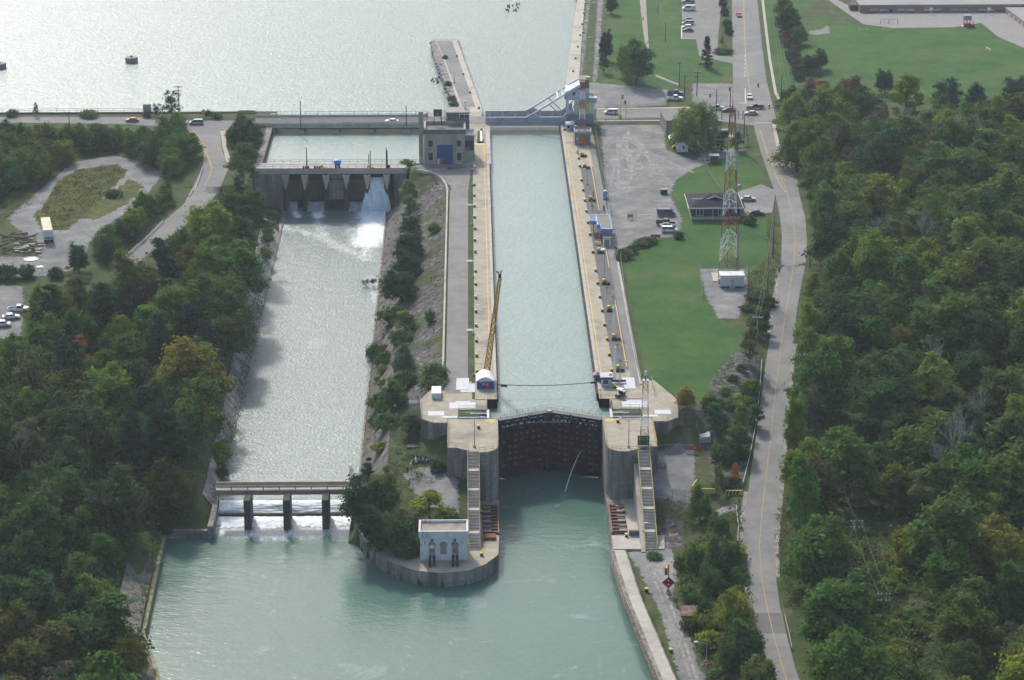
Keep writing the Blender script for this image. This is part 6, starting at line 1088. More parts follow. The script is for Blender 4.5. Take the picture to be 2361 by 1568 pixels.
# ---------------------------------------------------------------- huts, boom, cable, pavilion
def hut(name, label, x0_, x1_, yb, ytop, d, z0, wallm, doorm=None, over=.35, cat='hut'):
    p = at3(x0_, yb, z0); a = at(x1_, yb, z0)[0]; zt = atY(x0_, ytop, p[1])[1]; t = thing(name, label, cat, p); MB().box(p[0], a, p[1], p[1] + d, z0, zt - .2).build('wall', wallm, t); MB().box(p[0] - over, a + over, p[1] - over, p[1] + d + over, zt - .2, zt + .15).build('roof', mat('hut roof', (.5, .5, .46), .8), t); return t, p, a, zt
t, p, a, zt = hut('control_hut', 'white control hut with a window and blue trim beside the utility cart', 1387, 1409.5, 891, 870, 2.9, .14, mat('hut white', (.5, .53, .56), .6)); MB().box(p[0] - .36, a + .36, p[1] - .4, p[1] - .352, zt - .5, zt - .02).build('blue_fascia', mat('navy fascia', (.04, .07, .14), .5), t); MB().box(p[0] + .4, p[0] + 1.6, p[1] - .05, p[1] - .003, zt - 1.7, zt - .75).build('window', mat('green glass', (.05, .1, .09), .2), t); MB().box(a - .6, a + .1, p[1] + 1, p[1] + 1.8, zt + .15, zt + .65).build('roof_unit', WHITE, t)
t = thing('barrier_machine', 'blue and orange boom machine at the wall edge beside the white control hut', 'machine', at3(1378, 880, .14)); q = t.location; MB().profile([(q.x - .6, .14), (q.x + 1.2, .14), (q.x + 1.0, 1.5), (q.x - .2, 1.9)], q.y, q.y + 2.2).build('body', BLUEP, t); MB().tube((q.x - .5, q.y + .4, 1.2), (q.x - .5, q.y + 2.4, 1.2), .6, 10).build('drum', mat('faded orange', (.4, .2, .1), .6), t)
t, p, a, zt = hut('control_hut', 'white control hut with a blue door beside the upper end of the lock', 1306, 1322, 301, 287, 3, .12, mat('hut white', (.5, .53, .56), .6)); MB().box(p[0] + .3, p[0] + 1.2, p[1] - .05, p[1] - .003, .9, 2.2).build('window', GLASS, t); MB().box(a - .9, a - .1, p[1] - .06, p[1] - .003, .15, 2.2).build('door', mat('bright blue paint', (.05, .22, .55), .5), t); MB().box(p[0] + 1.4, p[0] + 2.2, p[1] + 1, p[1] + 2, zt + .15, zt + .7).build('roof_unit', WHITE, t)
p = at3(1099.5, 896.5, .15); a = at(1138, 896.5, .15)[0]; yb_ = p[1]; zw_ = atY(1100, 879, yb_)[1]; t = thing('winch_hut', 'blue winch hut with a white arched roof at the foot of the yellow boom', 'hut', p); MB().box(p[0], a, yb_, yb_ + 5.0, .15, zw_).build('wall', mat('hut blue', (.025, .06, .26), .5), t)
n_ = 10; prof = [(p[0] - .15 + (a - p[0] + .3) * k / n_, zw_ + .05 + 1.05 * math.sin(math.pi * k / n_)) for k in range(n_ + 1)]; MB().profile(prof, yb_ - .15, yb_ + 5.15).build('roof', mat('bright white roof', (.8, .8, .8), .5, .03), t); MB().profile([(p[0] + .1, zw_), (a - .1, zw_)] + [(p[0] + (a - p[0]) * k / 8, zw_ + .04 + .85 * math.sin(math.pi * k / 8)) for k in range(7, 0, -1)], yb_ - .2, yb_ - .151).build('gable', mat('pale gable', (.5, .52, .55), .6), t)
w_ = a - p[0]; MB().box(p[0] + w_ * .53, p[0] + w_ * .73, yb_ - .06, yb_ - .003, .5, 1.75).build('red_box', REDP, t); MB().box(p[0] + w_ * .55, p[0] + w_ * .66, yb_ - .08, yb_ - .061, 1.1, 1.5).build('yellow_mark', YEL, t); MB().box(p[0] + w_ * .36, p[0] + w_ * .45, yb_ - .05, yb_ - .003, 1.1, 1.7).build('window', DIRTYW, t); MB().box(p[0] + w_ * .18, p[0] + w_ * .32, yb_ - .05, yb_ - .003, 1.85, 2.1).build('sign', DIRTYW, t)
hb = at(1121, 868, .15); zt = atY(1152.5, 642, hb[1])[1]; xt = atY(1152.5, 642, hb[1])[0]; t = thing('arrester_boom', 'raised yellow lattice boom beside the chamber above the blue hut', 'boom', (*hb, .15)); YB_ = mat('ochre boom paint', (.52, .32, .03), .55, .2, 1, (.25, .1, .03), .35, .6)
L0, L1 = Vector((hb[0], hb[1], .6)), Vector((xt, hb[1] + .4, zt)); nb = 16
for (k0, k1, nm) in ((0, 6, 'boom_section'), (6, 11, 'boom_section'), (11, 16, 'boom_section')):
    b = MB()
    def BP(k, c): u = k / nb; w = .7 * (1 - u) + .3 * u; q = L0.lerp(L1, u); return q + Vector(((-w, w, w, -w)[c], (-w, -w, w, w)[c] * .7, 0))
    for k in range(k0, k1):
        for c in range(4): d_ = (c + 1) % 4; b.tube(BP(k, c), BP(k + 1, c), .13, 4); b.tube(BP(k, c), BP(k + 1, d_), .075, 4); b.tube(BP(k, d_), BP(k + 1, c), .075, 4); b.tube(BP(k + 1, c), BP(k + 1, d_), .07, 4)
    b.build(nm, YB_, t)
b = MB(); q = L1; b.box(q.x - .35, q.x + .35, q.y - .3, q.y + .3, q.z, q.z + .9); b.bar((q.x - .1, q.y, q.z + .9), (q.x - .9, q.y, q.z + 1.8), .2, .2); b.bar((q.x + .1, q.y, q.z + .9), (q.x + .6, q.y, q.z + 2), .2, .2); b.bar((q.x - .4, q.y, q.z + 1.5), (q.x + .2, q.y, q.z + 1.5), .15, .15); b.build('boom_head', DARK, t); MB().box(L0.x - 1.3, L0.x + 1.3, L0.y - .9, L0.y + .9, .15, 1.0).build('pivot', DARK, t)
c0 = (LX + .1, at(1140, 889, .6)[1], .9); c1 = (RX - .1, at(1376, 883, .6)[1], .9); b = MB(); b.path([(c0[0] + (c1[0] - c0[0]) * u, c0[1] + (c1[1] - c0[1]) * u, .9 - 1.0 * 4 * u * (1 - u) * .6) for u in np.linspace(0, 1, 13)], .09, 5); t = thing('arrester_cable', 'black ship arrester cable stretched across the chamber water', 'cable', c0); b.build('cable', DARK, t); b = MB(); b.tube((c0[0] + .8, c0[1], .6), (c0[0] + 2.4, c0[1], .35), .25, 6); b.tube((c1[0] - 1.6, c1[1], .6), (c1[0] - .4, c1[1], .8), .22, 6); b.build('cable_clamp', DARK, t)
z8 = lambda x, y: (1268.1 + x * .1397, 449.6 + y * .1397); BTR = mat('pavilion blue trim', (.1, .27, .6), .5)
q0 = at(*z8(845, 640), .14); H8 = atY(*z8(845, 592), q0[1])[1]; H8 = 4.4
def roofpts(l): return [at(*z8(x, y), H8) for x, y in l]
t = thing('pavilion', 'flat roofed pavilion with a bright blue fascia on the right lock wall', 'pavilion', (*at(*z8(880, 560), .14), .14))
for o in ([(760, 328), (985, 328), (1030, 560), (845, 560), (830, 490), (775, 490)], [(636, 330), (758, 330), (770, 425), (655, 425)]):
    r_ = roofpts(o); MB().prism(r_, H8 - 1.05, H8 - .15).build('fascia', BTR, t); cc = np.mean(np.array(r_), 0); ins = [tuple(np.array(v) + (cc - np.array(v)) / np.linalg.norm(cc - np.array(v)) * .5) for v in r_]
    b = MB()
    for k in range(len(r_)): k2 = (k + 1) % len(r_); b.prism([r_[k], r_[k2], ins[k2], ins[k]], H8 - .149, H8 + .1)
    b.build('blue_edge', mat('light blue edge', (.28, .47, .75), .5), t); MB().prism(ins, H8 - .148, H8 - .05).build('roof', mat('grey felt roof', (.23, .22, .2), .95, .12, .8), t)
a, c = at(*z8(800, 520), .14), at(*z8(985, 640), .14); xa, xb = a[0] + .3, c[0] - .6; ya, yb2 = c[1] + 2.0, a[1] + 6
MB().box(xa, xb, ya, yb2, .14, H8 - 1.06).build('wall', mat('dark brown wall', (.1, .08, .075), .8), t); MB().box(xa + 1.8, xb - .6, ya - .06, ya - .003, .9, 2.8).build('window', GLASS, t)
b = MB(); [b.tube((*at(*z8(x, y), .14), .14), (*at(*z8(x, y), .14), H8 - 1.06), .09) for x, y in ((700, 500), (790, 500), (720, 600), (790, 640))]; b.build('post', DARK, t)
pl_ = at(*z8(838, 700), .14); MB().add([(pl_[0], pl_[1], 2.3), (pl_[0] + 3.4, pl_[1] - .1, 2.3), (pl_[0] + 3.4, ya + .2, 3.0), (pl_[0], ya + .2, 3.0), (pl_[0], pl_[1], 2.15), (pl_[0] + 3.4, pl_[1] - .1, 2.15), (pl_[0] + 3.4, ya + .2, 2.85), (pl_[0], ya + .2, 2.85)], [(0, 1, 2, 3), (7, 6, 5, 4), (0, 4, 5, 1), (1, 5, 6, 2), (2, 6, 7, 3), (3, 7, 4, 0)]).build('lean_to', mat('mauve brown roof', (.19, .155, .15), .9), t)
p = at3(*z8(885, 848), .14); a = at(*z8(1000, 845), .14)[0]; zt = atY(*z8(885, 715), p[1])[1]; t = thing('storage_shed', 'small white and grey shed below the blue roofed pavilion', 'shed', p); MB().box(p[0], a, p[1], p[1] + 2.6, .14, zt).build('wall', DIRTYW, t); MB().box(p[0] + .25, a - .45, p[1] - .06, p[1] - .003, .2, zt - .5).build('door', mat('grey shed door', (.22, .21, .2), .8), t); MB().box(p[0] - .2, a + .2, p[1] - .2, p[1] + 2.8, zt, zt + .12).build('roof', mat('mauve brown roof', (.19, .155, .15)), t)
for k, ((x, y), lab) in enumerate((((790, 670), 'wooden picnic table beside the blue roofed pavilion'), ((790, 800), 'wooden picnic table beside the storage shed'))):
    p = at3(*z8(x, y + 15), .14); t = thing('picnic_table', lab, 'picnic table', p); MB().box(p[0] - .9, p[0] + .9, p[1] - .4, p[1] + .4, .8, .88).build('tabletop', mat('tan bench wood', (.36, .27, .2), .8), t)
    for s in (-1, 1): MB().box(p[0] - .9, p[0] + .9, p[1] + s * .85 - .14, p[1] + s * .85 + .14, .52, .58).build('bench', MATS['tan bench wood'], t); MB().bar((p[0] + s * .6, p[1] - .8, .15), (p[0] + s * .6, p[1] + .8, .15), .1, .1).bar((p[0] + s * .6, p[1] - .6, .15), (p[0] + s * .6, p[1] + .3, .8), .1, .1).bar((p[0] + s * .6, p[1] + .6, .15), (p[0] + s * .6, p[1] - .3, .8), .1, .1).build('leg', MATS['tan bench wood'], t)
p = at3(1389, 577, .14); t = thing('white_tarp', 'crumpled white tarp beside a line winch below the shed', 'tarp', p); b = MB(); rn = random.Random(8); b.lathe([(1.1, 0), (1.0, .3), (.5, .55), (.1, .5)], p, 9); b.v = [(x + rn.uniform(-.25, .25), y + rn.uniform(-.2, .2), z) for x, y, z in b.v]; b.build('sheet', WHITE, t)
p = at3(1392, 508, .14); yf = p[1]; t = thing('flag_pole', 'slim flag pole with a red and white leaf flag above a blue one', 'flag pole', p); zz = atY(1387.5, 449, yf)[1]; MB().tube(p, (p[0] - .3, yf, zz + .6), .06, 6).build('pole', STEEL, t)
xf = p[0] - .3
fl = MB(); fl.add([(xf, yf - .02, zz), (xf + .55, yf - .1, zz - .35), (xf + .55, yf - .1, zz - 1.9), (xf, yf - .02, zz - 1.5)], [(3, 2, 1, 0)]); f0 = fl.build('flag', mat('flag red', (.6, .03, .03), .8), t); fl = MB(); fl.add([(xf + .02, yf - .1, zz - .45), (xf + .5, yf - .16, zz - .75), (xf + .5, yf - .16, zz - 1.25), (xf + .02, yf - .1, zz - .95)], [(3, 2, 1, 0)]); fl.build('white_field', WHITE, f0); fl = MB(); cxm, czm = xf + .26, zz - .85; fl.add([(cxm + .15 * r_ * math.cos(R(a_)), yf - .17, czm + .15 * r_ * math.sin(R(a_))) for a_, r_ in ((90, 1.2), (65, .5), (30, 1.1), (0, .5), (-40, .9), (-85, .4), (-90, 1.2), (-95, .4), (-140, .9), (180, .5), (150, 1.1), (115, .5))], [tuple(range(11, -1, -1))]); fl.build('leaf', MATS['flag red'], f0)
fl = MB(); fl.add([(xf, yf - .02, zz - 3), (xf + .6, yf - .1, zz - 3.4), (xf + .6, yf - .1, zz - 4.9), (xf, yf - .02, zz - 4.5)], [(3, 2, 1, 0)]); fl.build('flag', mat('flag blue', (.05, .12, .45), .8), t)
p = at3(1395.5, 457, 0); t = thing('portable_toilet', 'light blue portable toilet at the chain link fence', 'toilet', p); MB().box(p[0] - .55, p[0] + .55, p[1] - .5, p[1] + .6, .12, 2.2).build('cabin', mat('toilet blue', (.16, .33, .6), .5), t); MB().profile([(p[0] - .6, 2.2), (p[0] + .6, 2.2), (p[0] + .3, 2.45), (p[0] - .3, 2.45)], p[1] - .55, p[1] + .65).build('roof', mat('toilet roof', (.4, .5, .6), .5), t)
for k, (x, y) in enumerate([(1366, 480), (1399, 655), (1413.5, 690), (1424, 801), (1430, 838), (1364, 470), (1399, 668)]): p = at3(x, y + 4, .14); t = thing('life_ring_post', 'orange post with a life ring beside the right orange line', 'life ring', p, 0, 'life ring posts on the right lock wall'); MB().tube(p, (p[0], p[1], 1.7), .06).build('post', WOOD, t); b = MB(); b.path([(p[0] + .32 * math.cos(a), p[1] - .12, 1.35 + .32 * math.sin(a)) for a in np.linspace(0, 2 * math.pi, 11)], .1, 5); b.build('ring', ORAN, t)
t = thing('bench', 'navy and white bench beside the white control hut', 'bench', at3(1426, 884, .14)); q = t.location; MB().box(q.x - 1.8, q.x + 1.8, q.y, q.y + .5, .55, .65).build('seat', WHITE, t); MB().box(q.x - 1.8, q.x + 1.8, q.y - .06, q.y - .002, .55, 1.1).build('backrest', BLUEP, t); [MB().box(q.x + s * 1.6 - .05, q.x + s * 1.6 + .05, q.y + .05, q.y + .45, .14, .549).build('leg', DARK, t) for s in (-1, 1)]
for x, y0_, x1_, y1_, lab in ((1515, 870, 1545, 895, 'pale concrete cover slab on the right lock wall beside the bench'),): pass
tag(MB().prism([at(*z5(*v), .14) for v in ((780, 128), (975, 128), (1005, 312), (815, 312))], .142, .2).build('cover_slab', MATS['pale cover plate']), 'pale concrete cover slab on the right lock wall beside the bench', 'cover plate')
tag(MB().prism([at(1053, 872, .1), at(1081.5, 872, .1), at(1081.5, 899, .1), at(1051, 899, .1)], .06, .16).build('cover_slab', MATS['pale cover plate']), 'pale concrete cover slab on the gravel lane left of the blue hut', 'cover plate')
t = thing('white_container', 'white flat topped container beside the left abutment at the curb wall', 'container', at3(1006, 920, 0)); q = t.location; MB().box(q.x - 1.1, q.x + 1.1, q.y, q.y + 4.6, -.4, 1.4).build('body', DIRTYW, t); MB().box(q.x - 1.15, q.x + 1.15, q.y - .05, q.y + 4.65, 1.4, 1.5).build('lid', WHITE, t)
t = thing('grey_hatch', 'grey steel hatch building with a sloped lid beside the riprap', 'hatch', atg(1612, 1020)); q = t.location; o = [atg(1615, 1021)[:2], atg(1639, 1021)[:2], atg(1637, 995)[:2], atg(1609, 995)[:2]]; zq = q.z; MB().prism(o, zq - 1, zq + .8).build('box', mat('hatch grey', (.35, .37, .39), .5), t); cc = np.mean(np.array(o), 0); MB().prism([tuple(np.array(v) + (cc - np.array(v)) * .12) for v in o], zq + .8, zq + 1.2).build('lid', mat('hatch lid', (.48, .5, .52), .5), t)
# ---------------------------------------------------------------- fences, rails, barriers
CH = bpy.data.materials.new('chain link'); CH.use_nodes = True; N_, L_ = nodes(CH); N_['Principled BSDF'].inputs['Base Color'].default_value = (.3, .32, .32, 1); N_['Principled BSDF'].inputs['Alpha'].default_value = .22
def fence(label, pts, h=1.9, st=3.0, z=None, mesh=True, m=None, name='chain_link_fence'):
    m = m or mat('fence grey', (.28, .3, .3), .6); P_ = [atg(*q) if z is None else at3(*q, z) for q in pts]; t = thing(name, label, 'fence', P_[0])
    pb, rb_, mb_ = MB(), MB(), MB()
    for a, c in zip(P_, P_[1:]):
        a, c = Vector(a), Vector(c); n = max(1, int((c - a).length / st)); prev = None
        for k in range(n + 1):
            q = a.lerp(c, k / n)
            if z is None: q.z = G(q.x, q.y)
            MB().tube(q, q + Vector((0, 0, h)), .045, 4).build('post', m, t) if n < 4 else pb.tube(q, q + Vector((0, 0, h)), .045, 4)
            if prev is not None:
                rb_.tube(prev + Vector((0, 0, h)), q + Vector((0, 0, h)), .035, 4)
                if mesh: mb_.add([prev, q, q + Vector((0, 0, h)), prev + Vector((0, 0, h))], [(0, 1, 2, 3)])
            prev = q
    if pb.v: pb.build('post', m, t)
    rb_.build('rail', m, t)
    if mesh: mb_.build('mesh', CH, t)
    return t
fence('long chain link fence between the right lock wall and the gravel yard', [(1373, 305), (1385, 385), (1404, 465), (1409, 500)]); fence('long chain link fence between the asphalt walk and the grass field', [(1429, 590), (1440, 680), (1455, 770), (1465, 830), (1477, 880)]); fence('short chain link fence section above the right abutment', [(1502, 882), (1508, 912)])
fence('chain link fence with red signs behind the yard row', [(1447, 505), (1466, 505)]); fence('chain link fence across the yard below the white minivan', [(1502, 552), (1560, 548), (1572, 545), (1561, 497)], 1.4); fence('tall chain link fence running down to the bungalow', [(1608, 348), (1622, 372), (1636, 410), (1662, 448)]); fence('chain link fence round the mast compound', [(1619, 690), (1612, 622), (1722, 624), (1722, 688)])
fence('chain link fence along the bridge approach road', [(1372, 284), (1420, 285), (1480, 283), (1528, 284)]); fence('chain link fence behind the bridge approach road', [(1395, 250), (1450, 252), (1535, 246)], 1.5); fence('dark chain link fence beside the blue and white pickups', [(1523, 205), (1530, 222), (1538, 244)], 2.2); fence('chain link fence at the foot of the right abutment stair', [(1510, 1143), (1550, 1146), (1580, 1149)]); fence('chain link gate fence with two red signs below the right abutment', [(1512, 1045), (1560, 1043), (1600, 1043)], 2.0); fence('dark chain link fence beside the grey hatch', [(1606, 988), (1614, 1035)])
for x, y, lab in ((1585, 1040, 'red warning sign on the gate below the right abutment, left one'), (1599, 1041.5, 'red warning sign on the gate below the right abutment, right one'), (1453, 504, 'red warning sign on the fence behind the yard row'), (1505.7, 551, 'left red sign on the low fence below the white minivan'), (1516.7, 551, 'right red sign on the low fence below the white minivan')):
    p = atg(x, y + 2); t = thing('warning_sign', lab, 'sign', p); MB().box(p[0] - .75, p[0] + .75, p[1] - .16, p[1] - .1, p[2] + .7, p[2] + 1.6).build('plate', REDP, t); MB().box(p[0] - .5, p[0] + .5, p[1] - .18, p[1] - .161, p[2] + 1.0, p[2] + 1.08).box(p[0] - .5, p[0] + .5, p[1] - .18, p[1] - .161, p[2] + 1.2, p[2] + 1.28).build('text_bar', mat('pale red text', (.6, .3, .3), .7), t); b = MB(); [b.tube((p[0] + s * .6, p[1], p[2]), (p[0] + s * .6, p[1], p[2] + 1.6), .04, 4) for s in (-1, 1)]; b.build('post', STEEL, t)
p = at3(1488, 1235, -9); t = thing('warning_sign', 'red warning sign hung low on the right stair', 'sign', p); q = at3(1487, 1230, -10.5); MB().box(q[0] - .5, q[0] + .5, q[1], q[1] + .05, q[2], q[2] + .8).build('plate', REDP, t)
def guard(label, pts, m=None):
    m = m or STEEL; P_ = [Vector(atg(*q)) for q in pts]; t = thing('guard_rail', label, 'guard rail', P_[0]); r_, po = MB(), MB()
    for a, c in zip(P_, P_[1:]):
        n = max(1, int((c - a).length / 4)); prev = None
        for k in range(n + 1):
            q = a.lerp(c, k / n); q.z = G(q.x, q.y); po.box(q.x - .07, q.x + .07, q.y + .12, q.y + .26, q.z, q.z + .75)
            if prev is not None: r_.bar(prev + Vector((0, 0, .62)), q + Vector((0, 0, .62)), .1, .34)
            prev = q
    r_.build('rail', m, t); po.build('post', WOOD, t)
GR = mat('bright guard rail', (.55, .57, .57), .5)
guard('long pale guard rail along the left edge of the descending road', [(1756, 836), (1752, 900), (1742, 985), (1728, 1060), (1713, 1118)], GR); guard('guard rail beside the trees at the lower road', [(1697, 1170), (1702, 1215), (1701, 1260), (1704, 1320)], GR); guard('guard rail round the bend of the left road', [(468, 388), (456, 425), (436, 455)], GR); guard('guard rail along the left road between the trees', [(376, 514), (330, 560), (284, 600)], GR); guard('guard rail round the grass corner below the crossing', [(1720, 305), (1731, 330), (1728, 343), (1695, 348)], WOOD); guard('wooden edge rail of the bungalow lawn corner', [(1705, 362), (1735, 368), (1744, 378)], WOOD); guard('low pale guard rail at the lower right bend of the road', [(1809, 1424), (1818, 1462), (1826, 1500)], CONC_L)
for x, y, ang, lab in ((1692, 1136, 0, 'black and yellow striped barrier at the entrance of the lower drive'), (1630, 1132, -6, 'pale yellow barrier behind the tree at the lower drive'), (1601, 1118, 70, 'yellow barrier along the edge of the lower gravel yard')):
    p = atg(x, y + 4); t = thing('concrete_barrier', lab, 'barrier', p, 0); MB().profile([(-.45, 0), (.45, 0), (.2, .45), (.15, 1.0), (-.15, 1.0), (-.2, .45)], -1.9, 1.9, 'x').shift(*p).build('block', mat('barrier yellow', (.5, .4, .1), .8), t)
    if ang == 0:
        b = MB(); [b.add([(p[0] - 1.8 + k * .75, p[1] - .48, p[2] + .02), (p[0] - 1.45 + k * .75, p[1] - .48, p[2] + .02), (p[0] - 1.1 + k * .75, p[1] - .19, p[2] + .98), (p[0] - 1.45 + k * .75, p[1] - .19, p[2] + .98)], [(0, 1, 2, 3)]) for k in range(4)]; b.build('stripe', DARK, t)
    t.rotation_euler = (0, 0, R(ang))
# red diamond sign with its signal
p = at3(1540.5, 1368, -12); t = thing('canal_signal', 'canal signal post with a red diamond sign and a yellow traffic light', 'signal', p); h = atY(1540.5, 1302, p[1])[1]; MB().lathe([(.55, 0), (.5, .7)], p, 10).build('base', CONC_L, t); MB().tube(p, (p[0], p[1], h), .11).build('pole', DARK, t)
zc = atY(1541, 1342, p[1])[1]; MB().profile([(p[0] - 1.35, zc), (p[0], zc - 1.35), (p[0] + 1.35, zc), (p[0], zc + 1.35)], p[1] - .25, p[1] - .17).build('diamond_plate', mat('sign crimson', (.35, .015, .03), .5), t); z2_ = zc - 1.95; MB().profile([(p[0] - .5, z2_), (p[0], z2_ - .5), (p[0] + .5, z2_), (p[0], z2_ + .5)], p[1] - .25, p[1] - .17).build('small_diamond', mat('sign crimson', (.35, .015, .03), .5), t)
def text(s, size, loc, m, parent, name='lettering'):
    cu = bpy.data.curves.new(name, 'FONT'); cu.body = s; cu.size = size; cu.align_x = 'CENTER'; cu.align_y = 'CENTER'; cu.extrude = .01
    o = bpy.data.objects.new(name, cu); COL.objects.link(o); dg = bpy.context.evaluated_depsgraph_get(); me_ = bpy.data.meshes.new_from_object(o.evaluated_get(dg)); bpy.data.objects.remove(o)
    me_.transform(Matrix.Translation(loc) @ Matrix.Rotation(R(90), 4, 'X')); root = parent
    me_.transform(Matrix.Translation([-v for v in root.location])); o = bpy.data.objects.new(name, me_); COL.objects.link(o); me_.materials.clear(); me_.materials.append(m); o.parent = parent; KIDS.setdefault(parent.name, []).append(o)
text('L', .75, (p[0], p[1] - .27, zc + .5), WHITE, t); text('A', .75, (p[0], p[1] - .27, zc - .45), WHITE, t); text('1', .55, (p[0], p[1] - .27, z2_), WHITE, t)
zz = atY(1537, 1313, p[1])[1]; xx = p[0] - .55; MB().box(xx - .32, xx + .32, p[1] - .45, p[1] - .05, zz - 1.1, zz + 1.1).build('housing', mat('signal orange', (.6, .26, .02)), t)
for k, m in enumerate((mat('lit amber lens', (.6, .3, .05), .3, emit=((1, .5, .1), 1.0)), mat('lens 1', (.3, .2, .02)), DARK, DARK)): MB().tube((xx, p[1] - .45, zz + .8 - k * .53), (xx, p[1] - .58, zz + .8 - k * .53), .2, 10).build('lens', m, t)
p = atg(1590, 1420); t = thing('rusty_shed_roof', 'low rusty sheet metal roof in the grass beside the trees', 'shed', p); o = [at(1570, 1420, -11), at(1611, 1420, -11), at(1608, 1396, -10.4), at(1569, 1396, -10.4)]; MB().prism(o, [-11.3] * 2 + [-10.8] * 2, [-11] * 2 + [-10.4] * 2).build('roof_sheet', mat('rusty sheet', (.19, .1, .075), .9, .25, 1.5, (.28, .24, .2), .3, .8), t); MB().prism([at(1573, 1419, -12), at(1609, 1419, -12), at(1606, 1398, -12), at(1573, 1398, -12)], -12.3, -11.31).build('wall', DARK, t)
t = thing('black_tarp', 'shiny crumpled black tarp lying on the gravel beside the left abutment', 'tarp', atg(970, 1068)); rn = random.Random(4); b = MB(); q = [atg(946, 1071), atg(999, 1070), atg(998, 1056), atg(946, 1054)]; vs = []
for j in range(9):
    for i in range(22): u, v = i / 21, j / 8; A_ = Vector(q[0]).lerp(Vector(q[1]), u); B_ = Vector(q[3]).lerp(Vector(q[2]), u); w_ = A_.lerp(B_, v); e = min(u, 1 - u, v, 1 - v); vs.append((w_.x + rn.uniform(-.15, .15), w_.y + rn.uniform(-.2, .2), G(w_.x, w_.y) + (.05 if e < .02 else rn.uniform(.15, .8))))
b.add(vs, [(j * 22 + i, j * 22 + i + 1, (j + 1) * 22 + i + 1, (j + 1) * 22 + i) for j in range(8) for i in range(21)]); b.build('sheet', mat('shiny black plastic', (.012, .013, .016), .22, spec=.8), t)
p = atg(1517, 1072); b = MB(); rn = random.Random(6); b.lathe([(1.9, -.3), (2.0, .3), (1.6, 1.1), (.9, 1.7), (.2, 1.9)], p, 12); b.v = [(x + rn.uniform(-.3, .3), y + rn.uniform(-.3, .3), z + rn.uniform(-.2, .2)) for x, y, z in b.v]; tag(b.build('boulder', mat('pale boulder', (.27, .26, .24), .95, .25, 1.5), None, True), 'large pale boulder at the foot of the right abutment', 'boulder')
# debris pile of logs
t = thing('debris_pile', 'pile of old logs and broken concrete beside the semi trailer', 'debris pile', atg(40, 570)); rn = random.Random(12); LG, CK = mat('grey dead log', (.12, .1, .09), .95, .4, 1), mat('broken concrete', (.36, .33, .28), .9, .2, 1)
for k in range(46):
    x, y = rn.uniform(-10, 85), rn.uniform(540, 588); p = atg(x, y, rn.uniform(.1, 1.0)); a_ = rn.uniform(-.5, .9); l_ = rn.uniform(1.2, 3.2); MB().tube(p, (p[0] + l_ * math.cos(a_), p[1] + l_ * math.sin(a_), p[2] + rn.uniform(-.2, .5)), rn.uniform(.12, .3), 5).build('log', LG, t)
for k in range(26): x, y = rn.uniform(30, 92), rn.uniform(562, 584); p = atg(x, y, .1); MB().box(p[0] - rn.uniform(.3, .8), p[0] + rn.uniform(.3, .8), p[1] - .4, p[1] + .4, p[2] - .2, p[2] + rn.uniform(.2, .6)).build('concrete_chunk', CK, t)
for x, y, r_, lab in ((72, 597, 2.2, 'large pale round puddle in the left yard'), (92, 615, 1.1, 'small pale round puddle in the left yard')): p = atg(x, y, .07); tag(MB().lathe([(r_, 0), (r_ * .97, .02)], p, 20).build('puddle', mat('pale puddle', (.5, .5, .46), .15, .05)), lab, 'puddle')
fence('brown panel fence behind the bushes above the left dirt yard', [(30, 634), (98, 632)], 1.6, 2.5, mesh=False, m=mat('brown fence', (.1, .06, .04), .9), name='panel_fence')
# ---------------------------------------------------------------- on the weir deck
p = at3(778, 388, .3); t = thing('tarp_tent', 'bright blue tarp over a machine in the middle of the weir deck', 'tarp', p); MB().box(p[0] - .8, p[0] + .8, p[1], p[1] + 1.6, .3, 1.8).build('machine', BLUEP, t); b = MB(); b.profile([(p[0] - 1.2, 1.8), (p[0] + 1.2, 1.8), (p[0] + 1.1, 2.7), (p[0] + .3, 2.95), (p[0] - 1.0, 2.8)], p[1] - .2, p[1] + 1.9); b.build('tarp', mat('tarp blue', (.13, .27, .62), .5, .1, 1.5), t); MB().box(p[0] - .3, p[0] + .3, p[1] - .06, p[1] - .003, .3, 1.2).build('box', DIRTYW, t)
for x, lab in ((742, 'pale yellow round topped winch on the weir deck left of the blue tarp'), (922 - 78 + 4, 'pale yellow round topped winch on the weir deck right of the blue tarp'), ): p = at3(x if x < 800 else 850 - 0, 389, .3); t = thing('gate_winch', lab, 'winch', p); MB().lathe([(.5, 0), (.5, 1.0), (.35, 1.4), (.1, 1.5)], p, 10).build('housing', mat('winch cream', (.6, .52, .22), .5), t); MB().box(p[0] + .6, p[0] + 1.8, p[1] - .3, p[1] + .3, .3, .8).build('motor', mat('ochre motor', (.4, .28, .08), .6), t)
for x, lab in ((700, 'pair of grey drums on the weir deck at the thin pole'), (726, 'dark red and grey drums on the weir deck')): p = at3(x, 389, .3); t = thing('drum_set', lab, 'drums', p); [MB().lathe([(.3, 0), (.32, .45), (.3, .9)], (p[0] + o, p[1], .3), 8).build('drum', mat('slate drum', (.1, .13, .17), .5) if o else mat('maroon drum', (.15, .05, .06), .5), t) for o in (0, .75, 1.5)]
for x, l_, lab in ((765, -2.6, 'tan pipe lying on the weir deck left of the blue tarp'), (789, 2.6, 'tan pipe lying on the weir deck right of the blue tarp')): p = at3(x, 388.5, .6); tag(MB().tube(p, (p[0] + l_ * .9, p[1], .6), .25, 8).build('deck_pipe', mat('tan pipe', (.48, .4, .26), .7)), lab, 'pipe')
for x, y, lab in ((854.5, 348, 'taller of two dark gate stems on the weir deck'), (850.5, 356, 'shorter of two dark gate stems on the weir deck')): p = at3(x, 388, .3); h = atY(x, y, p[1])[1]; MB().tube(p, (p[0], p[1], h), .13, 6).build('gate_stem', DARK, wd)
